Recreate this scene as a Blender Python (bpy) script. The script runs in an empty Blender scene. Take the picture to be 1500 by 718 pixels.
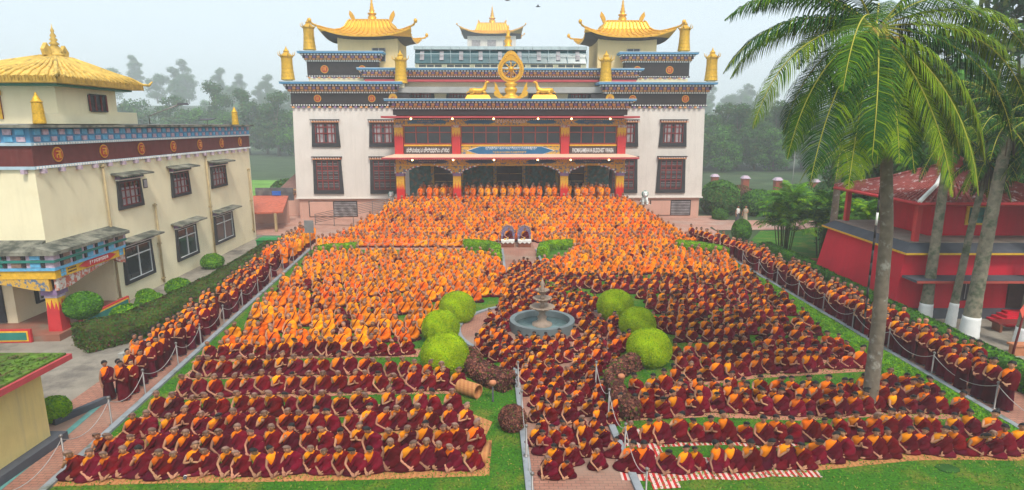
import bpy, bmesh, math, random
import numpy as np
from mathutils import Vector, Matrix
R = math.radians
rnd = random.Random(7)
nrs = np.random.RandomState(11)
sc = bpy.context.scene
col = sc.collection

# ------------------------------------------------------------------ camera
CAM_H, PITCH, FPX = 10.0, R(11.44), 870.0
cam_d = bpy.data.cameras.new('camera')
cam = bpy.data.objects.new('camera', cam_d); col.objects.link(cam)
cam.location = (0, 0, CAM_H)
cam.rotation_euler = (R(90) - PITCH, 0, 0)
cam_d.sensor_width = 36; cam_d.lens = 36 * FPX / 1500.0
cam_d.clip_end = 2000; cam_d.clip_start = 0.1
sc.camera = cam

# ------------------------------------------------------------------ sky, sun, exposure
SUN_EL, SUN_AZ = R(55), R(158)      # azimuth of the direction the light comes from, clockwise from +Y
world = bpy.data.worlds.new('World'); sc.world = world; world.use_nodes = True
nt = world.node_tree; nt.nodes.clear()
sky = nt.nodes.new('ShaderNodeTexSky'); sky.sky_type = 'NISHITA'; sky.sun_disc = False
sky.sun_elevation = SUN_EL; sky.sun_rotation = SUN_AZ
sky.air_density = 1.0; sky.dust_density = 4.0; sky.ozone_density = 1.0
bgn = nt.nodes.new('ShaderNodeBackground'); bgn.inputs['Strength'].default_value = 0.115
wo = nt.nodes.new('ShaderNodeOutputWorld')
ovc = nt.nodes.new('ShaderNodeMix'); ovc.data_type = 'RGBA'; ovc.inputs[0].default_value = 0.8; ovc.inputs[7].default_value = (4.0, 4.55, 4.85, 1)   # thin even cloud over the clear sky
nt.links.new(sky.outputs[0], ovc.inputs[6]); nt.links.new(ovc.outputs[2], bgn.inputs['Color']); nt.links.new(bgn.outputs[0], wo.inputs['Surface'])
sun_d = bpy.data.lights.new('sun', 'SUN'); sun_d.energy = 1.5; sun_d.angle = R(12); sun_d.color = (1.0, 0.95, 0.86)
sun = bpy.data.objects.new('sun', sun_d); col.objects.link(sun)
_dir = Vector((math.sin(SUN_AZ) * math.cos(SUN_EL), math.cos(SUN_AZ) * math.cos(SUN_EL), math.sin(SUN_EL)))
sun.rotation_euler = (-_dir).to_track_quat('-Z', 'Y').to_euler()
sun.location = (0, -20, 60)
vs = sc.view_settings
vs.view_transform = 'Standard'; vs.look = 'None'; vs.gamma = 1.0; vs.exposure = 1.08; vs.use_curve_mapping = False
sc.cycles.max_bounces = 6; sc.cycles.volume_bounces = 1; sc.cycles.transparent_max_bounces = 6
sc.cycles.use_denoising = True
sc.cycles.caustics_reflective = False; sc.cycles.caustics_refractive = False
HAZE_DENSITY = 0.0014

# ------------------------------------------------------------------ helpers: pixel of the photo <-> place in the world
def ray(px, py):
    u = (px - 750) / FPX; v = (359 - py) / FPX
    return np.array([u, math.cos(PITCH) + v * math.sin(PITCH), -math.sin(PITCH) + v * math.cos(PITCH)])
def G(px, py, z=0.0):
    d = ray(px, py); t = (z - CAM_H) / d[2]
    return Vector((d[0] * t, d[1] * t, z))
def AtY(px, py, Y):
    d = ray(px, py); t = Y / d[1]
    return Vector((d[0] * t, Y, CAM_H + d[2] * t))
def pj(x, y, z):
    z -= CAM_H
    dep = y * math.cos(PITCH) - z * math.sin(PITCH); up = y * math.sin(PITCH) + z * math.cos(PITCH)
    return 750 + FPX * x / dep, 359 - FPX * up / dep, dep
def inpoly(px, py, poly):
    c = False; n = len(poly); j = n - 1
    for i in range(n):
        xi, yi = poly[i]; xj, yj = poly[j]
        if (yi > py) != (yj > py) and px < (xj - xi) * (py - yi) / (yj - yi) + xi: c = not c
        j = i
    return c

# ------------------------------------------------------------------ materials
MATS = {}
def mat(name, c, rough=0.8, var=0.12, scale=3.0, bump=0.0, bscale=40.0, metal=0.0, c2=None, c2scale=0.6, c2lo=0.5, c2hi=0.65, emit=0.0, spec=0.3, tone=False, alpha=None):
    if name in MATS: return MATS[name]
    m = bpy.data.materials.new(name); m.use_nodes = True; n = m.node_tree.nodes; l = m.node_tree.links
    b = n['Principled BSDF']; b.inputs['Roughness'].default_value = rough; b.inputs['Metallic'].default_value = metal
    b.inputs['Specular IOR Level'].default_value = spec
    tc = n.new('ShaderNodeTexCoord'); nz = n.new('ShaderNodeTexNoise'); nz.inputs['Scale'].default_value = scale; nz.inputs['Detail'].default_value = 5
    l.new(tc.outputs['Object'], nz.inputs['Vector'])
    mr = n.new('ShaderNodeMapRange'); mr.inputs['From Min'].default_value = 0.3; mr.inputs['From Max'].default_value = 0.7
    mr.inputs['To Min'].default_value = 1 - var; mr.inputs['To Max'].default_value = 1 + var
    l.new(nz.outputs['Fac'], mr.inputs['Value'])
    hsv = n.new('ShaderNodeHueSaturation'); l.new(mr.outputs[0], hsv.inputs['Value'])
    src = None
    if c2 is not None:
        n2 = n.new('ShaderNodeTexNoise'); n2.inputs['Scale'].default_value = c2scale; n2.inputs['Detail'].default_value = 7; n2.inputs['Roughness'].default_value = 0.65
        l.new(tc.outputs['Object'], n2.inputs['Vector'])
        r2 = n.new('ShaderNodeMapRange'); r2.inputs['From Min'].default_value = c2lo; r2.inputs['From Max'].default_value = c2hi
        l.new(n2.outputs['Fac'], r2.inputs['Value'])
        mx = n.new('ShaderNodeMix'); mx.data_type = 'RGBA'
        mx.inputs[6].default_value = (*c, 1); mx.inputs[7].default_value = (*c2, 1)
        l.new(r2.outputs[0], mx.inputs[0]); l.new(mx.outputs[2], hsv.inputs['Color'])
    else: hsv.inputs['Color'].default_value = (*c, 1)
    out = hsv.outputs[0]
    if tone:
        at = n.new('ShaderNodeAttribute'); at.attribute_name = 'tone'
        oi = n.new('ShaderNodeObjectInfo')
        ad = n.new('ShaderNodeMath'); ad.operation = 'ADD'; l.new(at.outputs['Fac'], ad.inputs[0]); l.new(oi.outputs['Random'], ad.inputs[1])
        fr = n.new('ShaderNodeMath'); fr.operation = 'FRACT'; l.new(ad.outputs[0], fr.inputs[0])
        a, bb, hh = tone
        v = n.new('ShaderNodeMapRange'); v.inputs['To Min'].default_value = a; v.inputs['To Max'].default_value = bb; l.new(fr.outputs[0], v.inputs['Value'])
        m7 = n.new('ShaderNodeMath'); m7.operation = 'MULTIPLY'; m7.inputs[1].default_value = 7.31; l.new(fr.outputs[0], m7.inputs[0])
        f2 = n.new('ShaderNodeMath'); f2.operation = 'FRACT'; l.new(m7.outputs[0], f2.inputs[0])
        h = n.new('ShaderNodeMapRange'); h.inputs['To Min'].default_value = 0.5 - hh; h.inputs['To Max'].default_value = 0.5 + hh; l.new(f2.outputs[0], h.inputs['Value'])
        h2 = n.new('ShaderNodeHueSaturation'); l.new(out, h2.inputs['Color']); l.new(v.outputs[0], h2.inputs['Value']); l.new(h.outputs[0], h2.inputs['Hue'])
        out = h2.outputs[0]
    l.new(out, b.inputs['Base Color'])
    if bump:
        bz = n.new('ShaderNodeTexNoise'); bz.inputs['Scale'].default_value = bscale; bz.inputs['Detail'].default_value = 4
        l.new(tc.outputs['Object'], bz.inputs['Vector'])
        bp = n.new('ShaderNodeBump'); bp.inputs['Strength'].default_value = bump; bp.inputs['Distance'].default_value = 0.05
        l.new(bz.outputs['Fac'], bp.inputs['Height']); l.new(bp.outputs[0], b.inputs['Normal'])
    if emit:
        b.inputs['Emission Color'].default_value = (*c, 1); b.inputs['Emission Strength'].default_value = emit
    MATS[name] = m
    return m
def brickmat(name, c1, c2, mortar, sx, sy, bumps=0.3, stain=None):
    m = mat(name, c1, 0.85, 0.15, 0.7); n = m.node_tree.nodes; l = m.node_tree.links; b = n['Principled BSDF']
    tc = [x for x in n if x.type == 'TEX_COORD'][0]
    br = n.new('ShaderNodeTexBrick'); br.inputs['Scale'].default_value = 1.0
    br.inputs['Brick Width'].default_value = sx; br.inputs['Row Height'].default_value = sy; br.inputs['Mortar Size'].default_value = 0.012; br.inputs['Mortar Smooth'].default_value = 0.2
    br.inputs['Color1'].default_value = (*c1, 1); br.inputs['Color2'].default_value = (*c2, 1); br.inputs['Mortar'].default_value = (*mortar, 1)
    l.new(tc.outputs['Object'], br.inputs['Vector'])
    hsv = [x for x in n if x.type == 'HUE_SAT'][0]
    src = br.outputs['Color']
    if stain:
        nz = n.new('ShaderNodeTexNoise'); nz.inputs['Scale'].default_value = 0.35; nz.inputs['Detail'].default_value = 8; l.new(tc.outputs['Object'], nz.inputs['Vector'])
        r2 = n.new('ShaderNodeMapRange'); r2.inputs['From Min'].default_value = 0.48; r2.inputs['From Max'].default_value = 0.7; l.new(nz.outputs['Fac'], r2.inputs['Value'])
        mx = n.new('ShaderNodeMix'); mx.data_type = 'RGBA'; mx.inputs[7].default_value = (*stain, 1)
        l.new(r2.outputs[0], mx.inputs[0]); l.new(src, mx.inputs[6]); src = mx.outputs[2]
    l.new(src, hsv.inputs['Color'])
    bp = n.new('ShaderNodeBump'); bp.inputs['Strength'].default_value = bumps; bp.inputs['Distance'].default_value = 0.01
    l.new(br.outputs['Fac'], bp.inputs['Height']); bp.invert = True; l.new(bp.outputs[0], b.inputs['Normal'])
    return m
def stripemat(name, c1, c2, width, axis='X', rough=0.9):
    m = mat(name, c1, rough, 0.1, 6.0, bump=0.3, bscale=80); n = m.node_tree.nodes; l = m.node_tree.links
    tc = [x for x in n if x.type == 'TEX_COORD'][0]
    sp = n.new('ShaderNodeSeparateXYZ'); l.new(tc.outputs['Object'], sp.inputs[0])
    mm = n.new('ShaderNodeMath'); mm.operation = 'MULTIPLY'; mm.inputs[1].default_value = 1.0 / width; l.new(sp.outputs[axis], mm.inputs[0])
    fr = n.new('ShaderNodeMath'); fr.operation = 'FRACT'; l.new(mm.outputs[0], fr.inputs[0])
    gt = n.new('ShaderNodeMath'); gt.operation = 'GREATER_THAN'; gt.inputs[1].default_value = 0.5; l.new(fr.outputs[0], gt.inputs[0])
    mx = n.new('ShaderNodeMix'); mx.data_type = 'RGBA'; mx.inputs[6].default_value = (*c1, 1); mx.inputs[7].default_value = (*c2, 1)
    l.new(gt.outputs[0], mx.inputs[0])
    hsv = [x for x in n if x.type == 'HUE_SAT'][0]; l.new(mx.outputs[2], hsv.inputs['Color'])
    return m

# setting
M_grass = mat('lawn grass', (0.045, 0.175, 0.004), 0.95, 0.45, 14.0, bump=1.0, bscale=45, c2=(0.19, 0.21, 0.020), c2scale=0.7, c2lo=0.48, c2hi=0.66)
M_turf = mat('bright turf', (0.05, 0.25, 0.006), 0.95, 0.4, 9.0, bump=1.0, bscale=50)
M_field = mat('far field', (0.035, 0.065, 0.022), 0.95, 0.4, 0.2, c2=(0.06, 0.09, 0.03), c2scale=0.06, c2lo=0.5, c2hi=0.7)
M_yard = mat('packed dirt yard', (0.27, 0.235, 0.19), 0.95, 0.18, 1.2, bump=0.5, bscale=18, c2=(0.15, 0.13, 0.11), c2scale=0.35, c2lo=0.5, c2hi=0.62)
M_brick = brickmat('brick pavers', (0.42, 0.19, 0.13), (0.34, 0.15, 0.105), (0.18, 0.11, 0.08), 0.26, 0.13, stain=(0.30, 0.20, 0.15))
M_plaza = brickmat('pale brick court', (0.52, 0.27, 0.20), (0.45, 0.23, 0.17), (0.25, 0.16, 0.13), 0.4, 0.2, stain=(0.38, 0.27, 0.22))
M_curb = mat('grey kerb stone', (0.27, 0.29, 0.31), 0.85, 0.15, 2.0, bump=0.3, c2=(0.15, 0.17, 0.13), c2scale=1.5, c2lo=0.55)
M_white_curb = mat('pale kerb stone', (0.42, 0.41, 0.38), 0.9, 0.2, 3.0, c2=(0.2, 0.2, 0.16), c2scale=1.5)
M_bluecurb = mat('worn blue green kerb paint', (0.12, 0.30, 0.27), 0.85, 0.2, 3.0, c2=(0.33, 0.31, 0.28), c2scale=1.2)
M_concrete = mat('concrete', (0.36, 0.35, 0.33), 0.9, 0.15, 1.0, bump=0.2)
M_stain = mat('mossy concrete slab', (0.25, 0.24, 0.19), 0.95, 0.25, 2.0, bump=0.4, c2=(0.07, 0.075, 0.06), c2scale=1.2, c2lo=0.42, c2hi=0.6)
# buildings
M_white = mat('off white plaster', (0.74, 0.68, 0.62), 0.85, 0.04, 0.5, c2=(0.62, 0.56, 0.5), c2scale=0.3, c2lo=0.5, c2hi=0.9)
M_cream = mat('cream plaster', (0.84, 0.75, 0.51), 0.85, 0.06, 0.6, c2=(0.74, 0.63, 0.38), c2scale=0.5, c2lo=0.55, c2hi=0.85)
M_ycream = mat('yellow plaster', (0.70, 0.55, 0.22), 0.85, 0.06, 0.6, c2=(0.52, 0.40, 0.16), c2scale=0.7, c2lo=0.5, c2hi=0.8)
M_peach = mat("peach canopy top", (0.78, 0.50, 0.36), 0.7, 0.06, 1.0)
M_signbrown = mat("dark brown sign board", (0.085, 0.055, 0.05), 0.6, 0.1, 2.0)
M_tower = mat("pale ochre tower plaster", (0.70, 0.53, 0.27), 0.85, 0.05, 0.6)
M_pink = mat('pink plaster plinth', (0.62, 0.36, 0.28), 0.85, 0.06, 0.6)
M_black = mat('black brown paint', (0.035, 0.028, 0.028), 0.7, 0.2, 2.0)
M_frame = mat('charcoal window surround', (0.032, 0.032, 0.036), 0.6, 0.15, 2.0)
M_redbrown = mat('dark red brown frieze', (0.14, 0.028, 0.024), 0.8, 0.15, 3.0)
M_maroonwood = mat('maroon window wood', (0.21, 0.026, 0.026), 0.5, 0.15, 3.0)
M_redwood = mat('brick red metal trim', (0.42, 0.07, 0.05), 0.5, 0.1, 3.0)
M_redcol2 = mat("coral red column paint", (0.55, 0.035, 0.04), 0.5, 0.08, 2.0)
M_pinkred = mat('faded red slab edge', (0.45, 0.06, 0.07), 0.6, 0.1, 3.0)
M_red = mat('bright red column paint', (0.62, 0.02, 0.02), 0.5, 0.08, 2.0)
M_redwall = mat('crimson wall', (0.62, 0.005, 0.030), 0.6, 0.12, 0.8, c2=(0.45, 0.003, 0.018), c2scale=0.4, c2lo=0.45, c2hi=0.7)
M_yellow = mat('yellow ochre paint', (0.75, 0.42, 0.03), 0.6, 0.15, 6.0)
M_orange = mat('orange paint', (0.74, 0.33, 0.13), 0.6, 0.15, 6.0)
M_purple = mat('violet grey paint', (0.26, 0.16, 0.30), 0.7, 0.15, 6.0)
M_blue = mat('cornice blue paint', (0.09, 0.27, 0.46), 0.6, 0.12, 3.0)
M_lilac = mat("lilac painted block", (0.50, 0.38, 0.46), 0.8, 0.25, 6.0)
M_blue2 = mat("sky blue painted block", (0.13, 0.40, 0.62), 0.7, 0.2, 5.0)
M_signblue = mat('deep blue sign paint', (0.02, 0.13, 0.27), 0.5, 0.08, 2.0)
M_navy = mat('navy scroll paint', (0.03, 0.05, 0.12), 0.5, 0.1, 2.0)
M_teal = mat('sea green paint', (0.03, 0.20, 0.16), 0.6, 0.15, 3.0)
M_dotwhite = mat('white beam ends', (0.85, 0.83, 0.78), 0.7, 0.05, 2.0)
M_gold = mat('gilded copper', (0.80, 0.42, 0.045), 0.42, 0.12, 3.0, metal=0.55, bump=0.15, bscale=12)
M_goldold = mat('weathered yellow gilding', (0.66, 0.44, 0.10), 0.65, 0.25, 3.0, metal=0.1, c2=(0.20, 0.14, 0.04), c2scale=1.4, c2lo=0.55, c2hi=0.72)
M_goldban = mat('embossed gilded banner', (0.66, 0.38, 0.03), 0.5, 0.25, 9.0, metal=0.4, bump=0.5, bscale=14)
M_glass = mat('dark window glass', (0.03, 0.035, 0.04), 0.12, 0.3, 1.0, spec=0.6)
M_tealglass = mat('teal tinted glazing', (0.02, 0.085, 0.10), 0.2, 0.15, 1.0, spec=0.6)
M_curtain = mat('pale curtain behind glass', (0.33, 0.30, 0.31), 0.8, 0.35, 2.0)
M_alu = mat('aluminium capping', (0.45, 0.52, 0.52), 0.45, 0.1, 2.0, metal=0.3)
M_steel = mat('polished steel', (0.22, 0.20, 0.19), 0.4, 0.1, 3.0, metal=0.5)
M_whitepaint = mat('white paint', (0.78, 0.78, 0.76), 0.6, 0.06, 3.0)
M_lamp = mat('lit bulb', (1.0, 0.62, 0.22), emit=6.0, var=0.0)
M_tile = mat('red roof tile', (0.30, 0.060, 0.05), 0.7, 0.25, 5.0, c2=(0.50, 0.38, 0.36), c2scale=2.5, c2lo=0.55, c2hi=0.65)
M_orangetile = mat('orange clay tile', (0.48, 0.12, 0.07), 0.8, 0.2, 4.0)
M_pipe = mat('old cream drain pipe', (0.42, 0.32, 0.17), 0.7, 0.2, 3.0)
M_mosaic = mat('painted carving', (0.62, 0.36, 0.06), 0.7, 0.2, 20.0, c2=(0.10, 0.16, 0.25), c2scale=4.0, c2lo=0.52, c2hi=0.56)
M_mosaic2 = mat('white and red painted carving', (0.50, 0.46, 0.42), 0.7, 0.3, 20.0, c2=(0.42, 0.10, 0.06), c2scale=5.0, c2lo=0.48, c2hi=0.54)
M_mural = mat('painted mural', (0.05, 0.16, 0.14), 0.7, 0.5, 3.0, c2=(0.24, 0.15, 0.10), c2scale=1.8, c2lo=0.5, c2hi=0.6)
M_door = mat('dark carved door wood', (0.05, 0.022, 0.015), 0.6, 0.4, 3.0)
M_roofdark = mat('dark roof deck', (0.10, 0.10, 0.11), 0.8, 0.2, 1.0, c2=(0.2, 0.19, 0.17), c2scale=0.7)
M_asph = mat('slate grey parapet', (0.075, 0.08, 0.095), 0.85, 0.2, 1.5)
M_ledge = mat('dusty concrete ledge', (0.28, 0.22, 0.18), 0.9, 0.2, 1.0)
M_moss = mat('moss on roof', (0.09, 0.17, 0.015), 0.95, 0.5, 4.0, bump=1.0, bscale=25, c2=(0.11, 0.08, 0.03), c2scale=3.0)
M_signkb = mat('small blue notice', (0.03, 0.13, 0.5), 0.5, 0.05, 2.0)
M_stone = mat('carved fountain stone', (0.34, 0.25, 0.19), 0.8, 0.2, 6.0, bump=0.3, c2=(0.22, 0.17, 0.13), c2scale=3.0)
M_poolgrey = mat('grey basin stone', (0.15, 0.18, 0.185), 0.6, 0.12, 2.0)
M_water = mat('shallow basin water', (0.13, 0.20, 0.20), 0.12, 0.1, 2.0, spec=0.5)
M_lion = mat('white painted statue', (0.74, 0.76, 0.72), 0.6, 0.08, 4.0, c2=(0.08, 0.22, 0.14), c2scale=5.0, c2lo=0.62, c2hi=0.64)
M_rope = mat('white rope', (0.40, 0.36, 0.34), 0.8, 0.1, 8.0)
# textiles
M_mat = stripemat('woven orange mat', (0.52, 0.23, 0.08), (0.44, 0.17, 0.06), 0.16)
M_coral = mat('faded coral mat', (0.50, 0.20, 0.13), 0.9, 0.15, 4.0, bump=0.3)
M_stripe = stripemat('red and white striped mat', (0.52, 0.02, 0.02), (0.66, 0.50, 0.44), 0.17)
M_skin = mat('skin', (0.47, 0.225, 0.125), 0.6, 0.08, 5.0, tone=(0.62, 1.25, 0.008))
M_feature = mat('eyes and brows', (0.02, 0.012, 0.01), 0.5, 0.0)
M_lip = mat('lips', (0.26, 0.07, 0.05), 0.5, 0.0)
M_maroon = mat('maroon wool robe', (0.120, 0.0018, 0.0080), 0.95, 0.22, 5.0, bump=0.4, bscale=9, tone=(0.55, 1.4, 0.008), spec=0.12)
M_skirt = mat('maroon skirt cloth', (0.088, 0.002, 0.0105), 0.95, 0.22, 5.0, bump=0.4, bscale=9, tone=(0.6, 1.4, 0.010), spec=0.12)
M_shirt = mat('saffron shirt', (0.90, 0.235, 0.0015), 0.85, 0.10, 5.0, bump=0.25, bscale=9, tone=(0.72, 1.2, 0.015), spec=0.2)
M_orobe = mat('orange ceremonial robe', (0.90, 0.23, 0.0012), 0.85, 0.12, 5.0, bump=0.4, bscale=8, tone=(0.72, 1.2, 0.020), spec=0.2)
M_hair = mat('short black hair', (0.012, 0.010, 0.010), 0.7, 0.2, 20.0)
M_stubble = mat('shaved scalp', (0.22, 0.125, 0.09), 0.7, 0.1, 20.0, tone=(0.6, 1.3, 0.0))
M_whitecloth = mat('white cloth', (0.7, 0.68, 0.64), 0.9, 0.1, 5.0)
M_khaki = mat('khaki cloth', (0.45, 0.38, 0.28), 0.9, 0.1, 5.0)
M_dark = mat('dark grey cloth', (0.08, 0.08, 0.09), 0.9, 0.1, 5.0)
M_brocade = mat('violet brocade', (0.17, 0.14, 0.26), 0.7, 0.3, 12.0, c2=(0.4, 0.3, 0.2), c2scale=8.0)
# plants
def leafmat(name, c, var=0.35, rough=0.55, trans=0.25):
    m = mat(name, c, 0.75, var, 1.6, spec=0.12)
    m.node_tree.nodes['Principled BSDF'].inputs['Subsurface Weight'].default_value = 0.0
    return m
M_leafA = leafmat('deep green leaf', (0.030, 0.095, 0.016))
M_leafB = leafmat('mid green leaf', (0.055, 0.16, 0.018))
M_leafC = leafmat('lime leaf', (0.20, 0.36, 0.003))
M_leafD = leafmat('yellow lime leaf', (0.36, 0.46, 0.002))
M_leafL = leafmat('fresh green leaf', (0.10, 0.26, 0.010))
M_leafO = leafmat('olive leaf', (0.075, 0.10, 0.014))
M_leafR = leafmat('purple brown leaf', (0.10, 0.030, 0.025))
M_leafR2 = leafmat('dusky rose leaf', (0.26, 0.095, 0.06))
M_palmD = leafmat('dark palm leaflet', (0.018, 0.070, 0.010))
M_palmM = leafmat('palm leaflet', (0.055, 0.135, 0.010))
M_palmY = leafmat('yellow green palm leaflet', (0.15, 0.23, 0.006))
M_rachis = mat('yellow palm midrib', (0.42, 0.38, 0.05), 0.6, 0.15, 3.0)
M_palmtrunk = mat('ringed palm bark', (0.17, 0.135, 0.10), 0.9, 0.25, 4.0, bump=0.6, bscale=6, c2=(0.30, 0.28, 0.24), c2scale=3.0, c2lo=0.55)
M_bark = mat('bark', (0.13, 0.09, 0.06), 0.9, 0.25, 4.0, bump=0.6, bscale=10)
M_lichen = mat('lichen spotted bark', (0.24, 0.21, 0.15), 0.9, 0.3, 4.0, bump=0.6, bscale=9, c2=(0.10, 0.12, 0.07), c2scale=2.2, c2lo=0.48, c2hi=0.6)
M_coconut = mat('coconuts', (0.30, 0.20, 0.03), 0.6, 0.3, 3.0)
M_terracotta = mat('terracotta', (0.50, 0.19, 0.09), 0.8, 0.12, 4.0)

def streaks(m, amt=0.22, tint=(0.30, 0.26, 0.20)):
    """rain streaks and grime running down a painted wall"""
    n = m.node_tree.nodes; l = m.node_tree.links; b = n['Principled BSDF']; src = b.inputs['Base Color'].links[0].from_socket
    tc = [x for x in n if x.type == 'TEX_COORD'][0]; mp = n.new('ShaderNodeMapping'); mp.inputs['Scale'].default_value = (2.2, 2.2, 0.16); l.new(tc.outputs['Object'], mp.inputs[0])
    nz = n.new('ShaderNodeTexNoise'); nz.inputs['Scale'].default_value = 1.6; nz.inputs['Detail'].default_value = 8; nz.inputs['Roughness'].default_value = 0.7; l.new(mp.outputs[0], nz.inputs['Vector'])
    r = n.new('ShaderNodeMapRange'); r.inputs['From Min'].default_value = 0.50; r.inputs['From Max'].default_value = 0.72; r.inputs['To Max'].default_value = amt; l.new(nz.outputs['Fac'], r.inputs['Value'])
    mx = n.new('ShaderNodeMix'); mx.data_type = 'RGBA'; mx.inputs[7].default_value = (*tint, 1); l.new(r.outputs[0], mx.inputs[0]); l.new(src, mx.inputs[6]); l.new(mx.outputs[2], b.inputs['Base Color'])
for m_ in (M_white, M_pink, M_tower): streaks(m_, .16)
streaks(M_cream, 0.13, (0.45, 0.36, 0.2))
streaks(M_ycream, 0.35); streaks(M_redwall, 0.22, (0.20, 0.02, 0.02)); streaks(M_goldban, 0.5, (0.25, 0.14, 0.02)); streaks(M_gold, 0.45, (0.45, 0.22, 0.03)); streaks(M_redbrown, 0.3, (0.2, 0.1, 0.09))

# ------------------------------------------------------------------ mesh builder
class MB:
    def __init__(self): self.v = []; self.f = []; self.m = []; self.mats = []; self.sm = []
    def mi(self, m):
        if m not in self.mats: self.mats.append(m)
        return self.mats.index(m)
    def add(self, vs, fs, m, smooth=False):
        o = len(self.v); k = self.mi(m)
        self.v.extend([tuple(p) for p in vs])
        for f in fs: self.f.append(tuple(i + o for i in f)); self.m.append(k); self.sm.append(smooth)
    def hexa(self, b, t, m):      # 4 bottom points, 4 top points (ccw from above)
        self.add(list(b) + list(t), [(3, 2, 1, 0), (4, 5, 6, 7), (0, 1, 5, 4), (1, 2, 6, 5), (2, 3, 7, 6), (3, 0, 4, 7)], m)
    def box(self, x0, x1, y0, y1, z0, z1, m):
        self.hexa([(x0, y0, z0), (x1, y0, z0), (x1, y1, z0), (x0, y1, z0)], [(x0, y0, z1), (x1, y0, z1), (x1, y1, z1), (x0, y1, z1)], m)
    def frus(self, x0, x1, y0, y1, z0, z1, dx, dy, m):   # box whose top is inset by dx, dy
        self.hexa([(x0, y0, z0), (x1, y0, z0), (x1, y1, z0), (x0, y1, z0)], [(x0 + dx, y0 + dy, z1), (x1 - dx, y0 + dy, z1), (x1 - dx, y1 - dy, z1), (x0 + dx, y1 - dy, z1)], m)
    def loft(self, rings, m, closed=True, cap0=True, cap1=True, smooth=True):
        n = len(rings[0]); vs = [p for r in rings for p in r]; fs = []
        for i in range(len(rings) - 1):
            for j in range(n if closed else n - 1):
                a = i * n + j; b = i * n + (j + 1) % n
                fs.append((a, b, b + n, a + n))
        if cap0: fs.append(tuple(range(n - 1, -1, -1)))
        if cap1: fs.append(tuple(range((len(rings) - 1) * n, len(rings) * n)))
        self.add(vs, fs, m, smooth)
    def lathe(self, prof, m, c=(0, 0, 0), n=16, smooth=True):
        rings = [[(c[0] + r * math.cos(2 * math.pi * k / n), c[1] + r * math.sin(2 * math.pi * k / n), c[2] + z) for k in range(n)] for r, z in prof]
        self.loft(rings, m, smooth=smooth)
    def tube(self, pts, rad, m, n=8, smooth=True):
        pts = [Vector(p) for p in pts]
        if not hasattr(rad, '__len__'): rad = [rad] * len(pts)
        rings = []; up = Vector((0, 0, 1))
        d0 = (pts[1] - pts[0]).normalized()
        if abs(d0.z) > 0.9: up = Vector((0, 1, 0))
        for i, p in enumerate(pts):
            d = (pts[min(i + 1, len(pts) - 1)] - pts[max(i - 1, 0)]).normalized()
            s = d.cross(up)
            if s.length < 1e-4: s = d.cross(Vector((1, 0, 0)))
            s.normalize(); t = s.cross(d); up = t
            rings.append([p + (s * math.cos(2 * math.pi * k / n) - t * math.sin(2 * math.pi * k / n)) * -rad[i] for k in range(n)])
        self.loft(rings, m, smooth=smooth)
    def ball(self, c, r, m, n=12, k=7, sz=1.0, sy=1.0):
        prof = [(max(0.001, math.sin(math.pi * i / k)), -math.cos(math.pi * i / k)) for i in range(k + 1)]
        rings = [[(c[0] + r * a * math.cos(2 * math.pi * j / n), c[1] + sy * r * a * math.sin(2 * math.pi * j / n), c[2] + sz * r * z) for j in range(n)] for a, z in prof]
        self.loft(rings, m)
    def prism(self, pts, z0, z1, m):     # outline in xy
        n = len(pts)
        self.add([(x, y, z0) for x, y in pts] + [(x, y, z1) for x, y in pts], [tuple(range(n - 1, -1, -1)), tuple(range(n, 2 * n))] + [(i, (i + 1) % n, (i + 1) % n + n, i + n) for i in range(n)], m)
    def plate(self, pts, y0, y1, m):     # outline in xz, extruded along y (front y0 < y1)
        n = len(pts)
        self.add([(x, y0, z) for x, z in pts] + [(x, y1, z) for x, z in pts], [tuple(range(n)), tuple(range(2 * n - 1, n - 1, -1))] + [(i + n, (i + 1) % n + n, (i + 1) % n, i) for i in range(n)], m)
    def xform(self, M, start=0):
        for i in range(start, len(self.v)): self.v[i] = tuple(M @ Vector(self.v[i]))
        return self
    def build(self, name, parent=None, loc=None, M=None, fix=True):
        if M is not None: self.xform(M)
        me = bpy.data.meshes.new(name); me.from_pydata(self.v, [], self.f); me.update()
        for m in self.mats: me.materials.append(m)
        me.polygons.foreach_set('material_index', self.m); me.polygons.foreach_set('use_smooth', self.sm)
        if fix:
            bm = bmesh.new(); bm.from_mesh(me); bmesh.ops.recalc_face_normals(bm, faces=bm.faces); bm.to_mesh(me); bm.free()
        o = bpy.data.objects.new(name, me); col.objects.link(o)
        if parent: o.parent = parent
        if loc is not None: o.location = loc
        return o
def tag(o, label=None, cat=None, group=None, kind=None):
    if label: o['label'] = label
    if cat: o['category'] = cat
    if group: o['group'] = group
    if kind: o['kind'] = kind
    return o
def empty(name, loc, label, cat, group=None, rz=0.0):
    o = bpy.data.objects.new(name, None); col.objects.link(o); o.location = loc; o.rotation_euler = (0, 0, rz); o.empty_display_size = 0.3
    return tag(o, label, cat, group)
def copy_tree(o, parent=None):
    c = o.copy(); col.objects.link(c)
    if parent: c.parent = parent
    for ch in [x for x in KIDS.get(o.name, [])]: copy_tree(ch, c)
    return c
KIDS = {}
def note_kids(root):
    for ch in root.children: KIDS.setdefault(root.name, []).append(ch); note_kids(ch)
ORD = 'first second third fourth fifth sixth seventh eighth ninth tenth eleventh twelfth thirteenth fourteenth fifteenth sixteenth seventeenth eighteenth nineteenth twentieth'.split()
def ordn(i):   # 0-based -> words
    tens = {2: 'twenty', 3: 'thirty', 4: 'forty', 5: 'fifty', 6: 'sixty'}
    i += 1
    if i <= 20: return ORD[i - 1]
    t, u = divmod(i, 10)
    if u == 0: return {3: 'thirtieth', 4: 'fortieth', 5: 'fiftieth'}.get(t, str(i) + 'th')
    return tens[t] + '-' + ORD[u - 1]
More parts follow.
